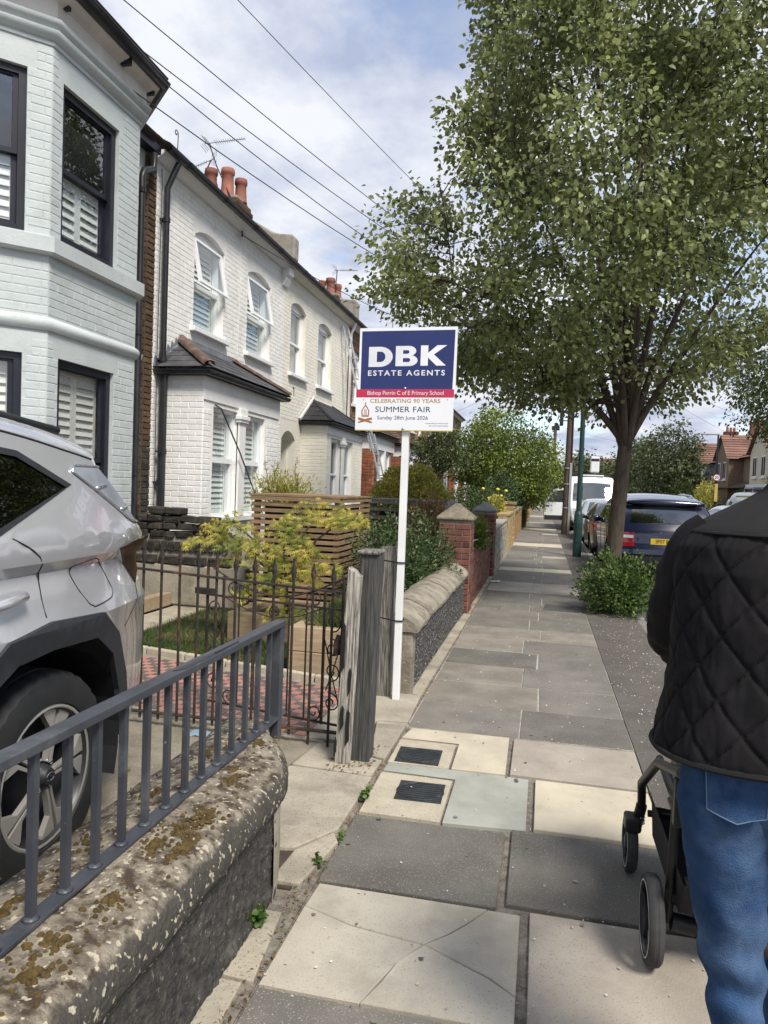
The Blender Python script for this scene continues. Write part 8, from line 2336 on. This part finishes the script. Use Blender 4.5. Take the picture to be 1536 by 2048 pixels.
def semi(Y0, Y1, wallm, label, band=None, gable=(.55, .98), ze=4.4, za=5.9, X=13.0):
    h = thing('gabled_house', (X + 3, (Y0 + Y1) / 2, 0), label, 'house', 'gabled houses across the road'); W = Y1 - Y0
    MB().box(X, X + 8, Y0, Y1, 0, ze).build('wall', wallm, h)
    MB().poly([(X, Y0, ze), (X + 8, Y0, ze), (X + 4, Y0, za + 1.2)]).build('gable_end', wallm, h)
    r = MB(); roof_rows(r, (X - .35, Y0 - .1, ze - .1), (X - .35, Y1 + .1, ze - .1), (X + 4, Y1 + .1, za + 1.3), (X + 4, Y0 - .1, za + 1.3), 16, .04)
    roof_rows(r, (X + 8.3, Y1 + .1, ze - .1), (X + 8.3, Y0 - .1, ze - .1), (X + 4, Y0 - .1, za + 1.3), (X + 4, Y1 + .1, za + 1.3), 12, .04); r.build('roof', 'red_roof', h)
    g0, g1 = Y0 + W * gable[0], Y0 + W * gable[1]; gm = (g0 + g1) / 2; xb = X - .9
    MB().box(xb, X + .1, g0, g1, 0, ze).build('bay_wall', wallm, h)
    MB().prism_u([(0, 0), (1, 0), (.5, 1)], 0, 1)
    b = MB(); b.add([(xb, g0, ze), (xb, g1, ze), (xb, gm, za), (X + 3, g0, ze), (X + 3, g1, ze), (X + 3, gm, za)], [(0, 1, 2), (0, 1, 4, 3), (0, 2, 5, 3), (1, 2, 5, 4)]); b.build('gable', wallm, h)
    r = MB()
    for s_, gy in ((-1, g0), (1, g1)):
        roof_rows(r, (xb - .2, gy + s_ * .25, ze - .15), (X + 3.3, gy + s_ * .25, ze - .15), (X + 3.3, gm, za + .12), (xb - .2, gm, za + .12), 10, .04)
    r.build('gable_roof', 'red_roof', h)
    for yy, ww in ((g0 + (g1 - g0) * .28, .75), (g0 + (g1 - g0) * .72, .75), (Y0 + W * .22, .9)):
        xx = xb if g0 < yy < g1 else X
        for z0, z1 in ((2.9, 4.1),):
            w = MB().box(xx - .03, xx + .05, yy - ww / 2, yy + ww / 2, z0, z1).build('window', 'upvc', h)
            for q in (-1, 1): MB().box(xx - .045, xx - .032, yy + q * ww / 4 - ww / 4 + .06, yy + q * ww / 4 + ww / 4 - .06, z0 + .08, z1 - .08).build('pane', 'room_dark', w)
            MB().box(xx - .10, xx, yy - ww / 2 - .1, yy + ww / 2 + .1, z0 - .1, z0 - .01).build('sill', 'white_trim', w)
    if band: MB().box(xb - .02, X + .05, g0 - .02, g1 + .02, 1.9, 2.5).build('painted_band', band, h)
    rf = MB(); roof_rows(rf, (X - 1.1, Y0 + .2, 2.3), (X - 1.1, Y1 - .2, 2.3), (X - .02, Y1 - .2, 2.75), (X - .02, Y0 + .2, 2.75), 5, .03); rf.build('porch_roof', 'roof_tile', h)
    MB().box(X + 3.4, X + 4.6, Y1 - .5, Y1 + .1, za + .6, za + 2.0).build('chimney', 'red_brick', h)
    for k in range(3): MB().lathe([(.14, 0), (.11, .4)], (X + 3.7 + .3 * k, Y1 - .2, za + 2.0), 10).build('chimney_pot', 'terracotta', h)
    MB().tube([(X - .1, Y0 + .1, ze - .1), (X - .1, Y0 + .1, 0)], .06, 8).build('downpipe', 'black_pipe', h)
    return h


semi(38.5, 47.6, 'cream_render', 'cream rendered gabled house with a maroon band across the road', 'maroon')
semi(47.8, 56.5, 'brown_render', 'brown pebbledashed gabled house with red tiled roof')
semi(56.7, 65, 'white_render', 'white rendered gabled house behind the street lamp')
semi(65.2, 74, 'brown_render', 'farthest brown gabled house with red roof on the right')
semi(28, 38.3, 'white_render', 'pale rendered house half hidden by the overhanging tree')
for i, (x, y, rx, ry, rz, m, lb) in enumerate(((11.4, 46, .7, 2.5, 1.1, 'leaf_mid', 'front hedge below the cream gabled house'), (10.8, 53, .8, 2.0, 1.4, 'leaf_gold', 'yellowish shrub by the street lamp'), (11.6, 39, .8, 2.2, 1.5, 'leaf_dark', 'dark clipped shrub in front of the maroon band'), (10.6, 60, 1.1, 2.0, 1.6, 'leaf_mid', 'loose green shrub beyond the street lamp'))):
    bush('front_hedge', (x, y, 0), (rx, ry, rz), lb, 2600, .16, .6, m, 80 + i, rz * .9, .3, 6, 'hedge', 'hedges across the road')
# cottage closing the view
ct = thing('end_cottage', (-3, 122, 0), 'small pale cottage closing the far end of the pavement', 'house')
MB().box(-6.5, 1.5, 120, 126, 0, 3.0).build('wall', 'white_render', ct)
r = MB(); roof_rows(r, (-6.8, 119.6, 2.9), (1.8, 119.6, 2.9), (1.8, 123, 5.2), (-6.8, 123, 5.2), 10, .05); r.build('roof', 'red_roof', ct)
for x in (-1.2, .4):
    w = MB().box(x - .5, x + .5, 119.95, 120.0, 1.0, 2.3).build('window', 'upvc', ct); MB().box(x - .4, x + .4, 119.92, 119.94, 1.1, 2.2).build('pane', 'room_dark', w)
for i, (x0, y0, w_, d_, hh, m) in enumerate(((4, 130, 9, 8, 5, 'cream_render'), (14, 128, 9, 8, 5, 'brown_render'))):
    t = thing('end_house', (x0 + w_ / 2, y0, 0), ('cream house' if i == 0 else 'brown house') + ' beyond the far trees at the end of the road', 'house')
    MB().box(x0, x0 + w_, y0, y0 + d_, 0, hh).build('wall', m, t)
    r = MB(); roof_rows(r, (x0 - .3, y0 - .4, hh), (x0 + w_ + .3, y0 - .4, hh), (x0 + w_ + .3, y0 + d_ / 2, hh + 3), (x0 - .3, y0 + d_ / 2, hh + 3), 12, .05); r.build('roof', 'red_roof', t)
    for k in range(3):
        w = MB().box(x0 + 1.2 + k * 2.8, x0 + 2.4 + k * 2.8, y0 - .06, y0, 2.8, 4.2).build('window', 'upvc', t); MB().box(x0 + 1.3 + k * 2.8, x0 + 2.3 + k * 2.8, y0 - .09, y0 - .065, 2.9, 4.1).build('pane', 'room_dark', w)
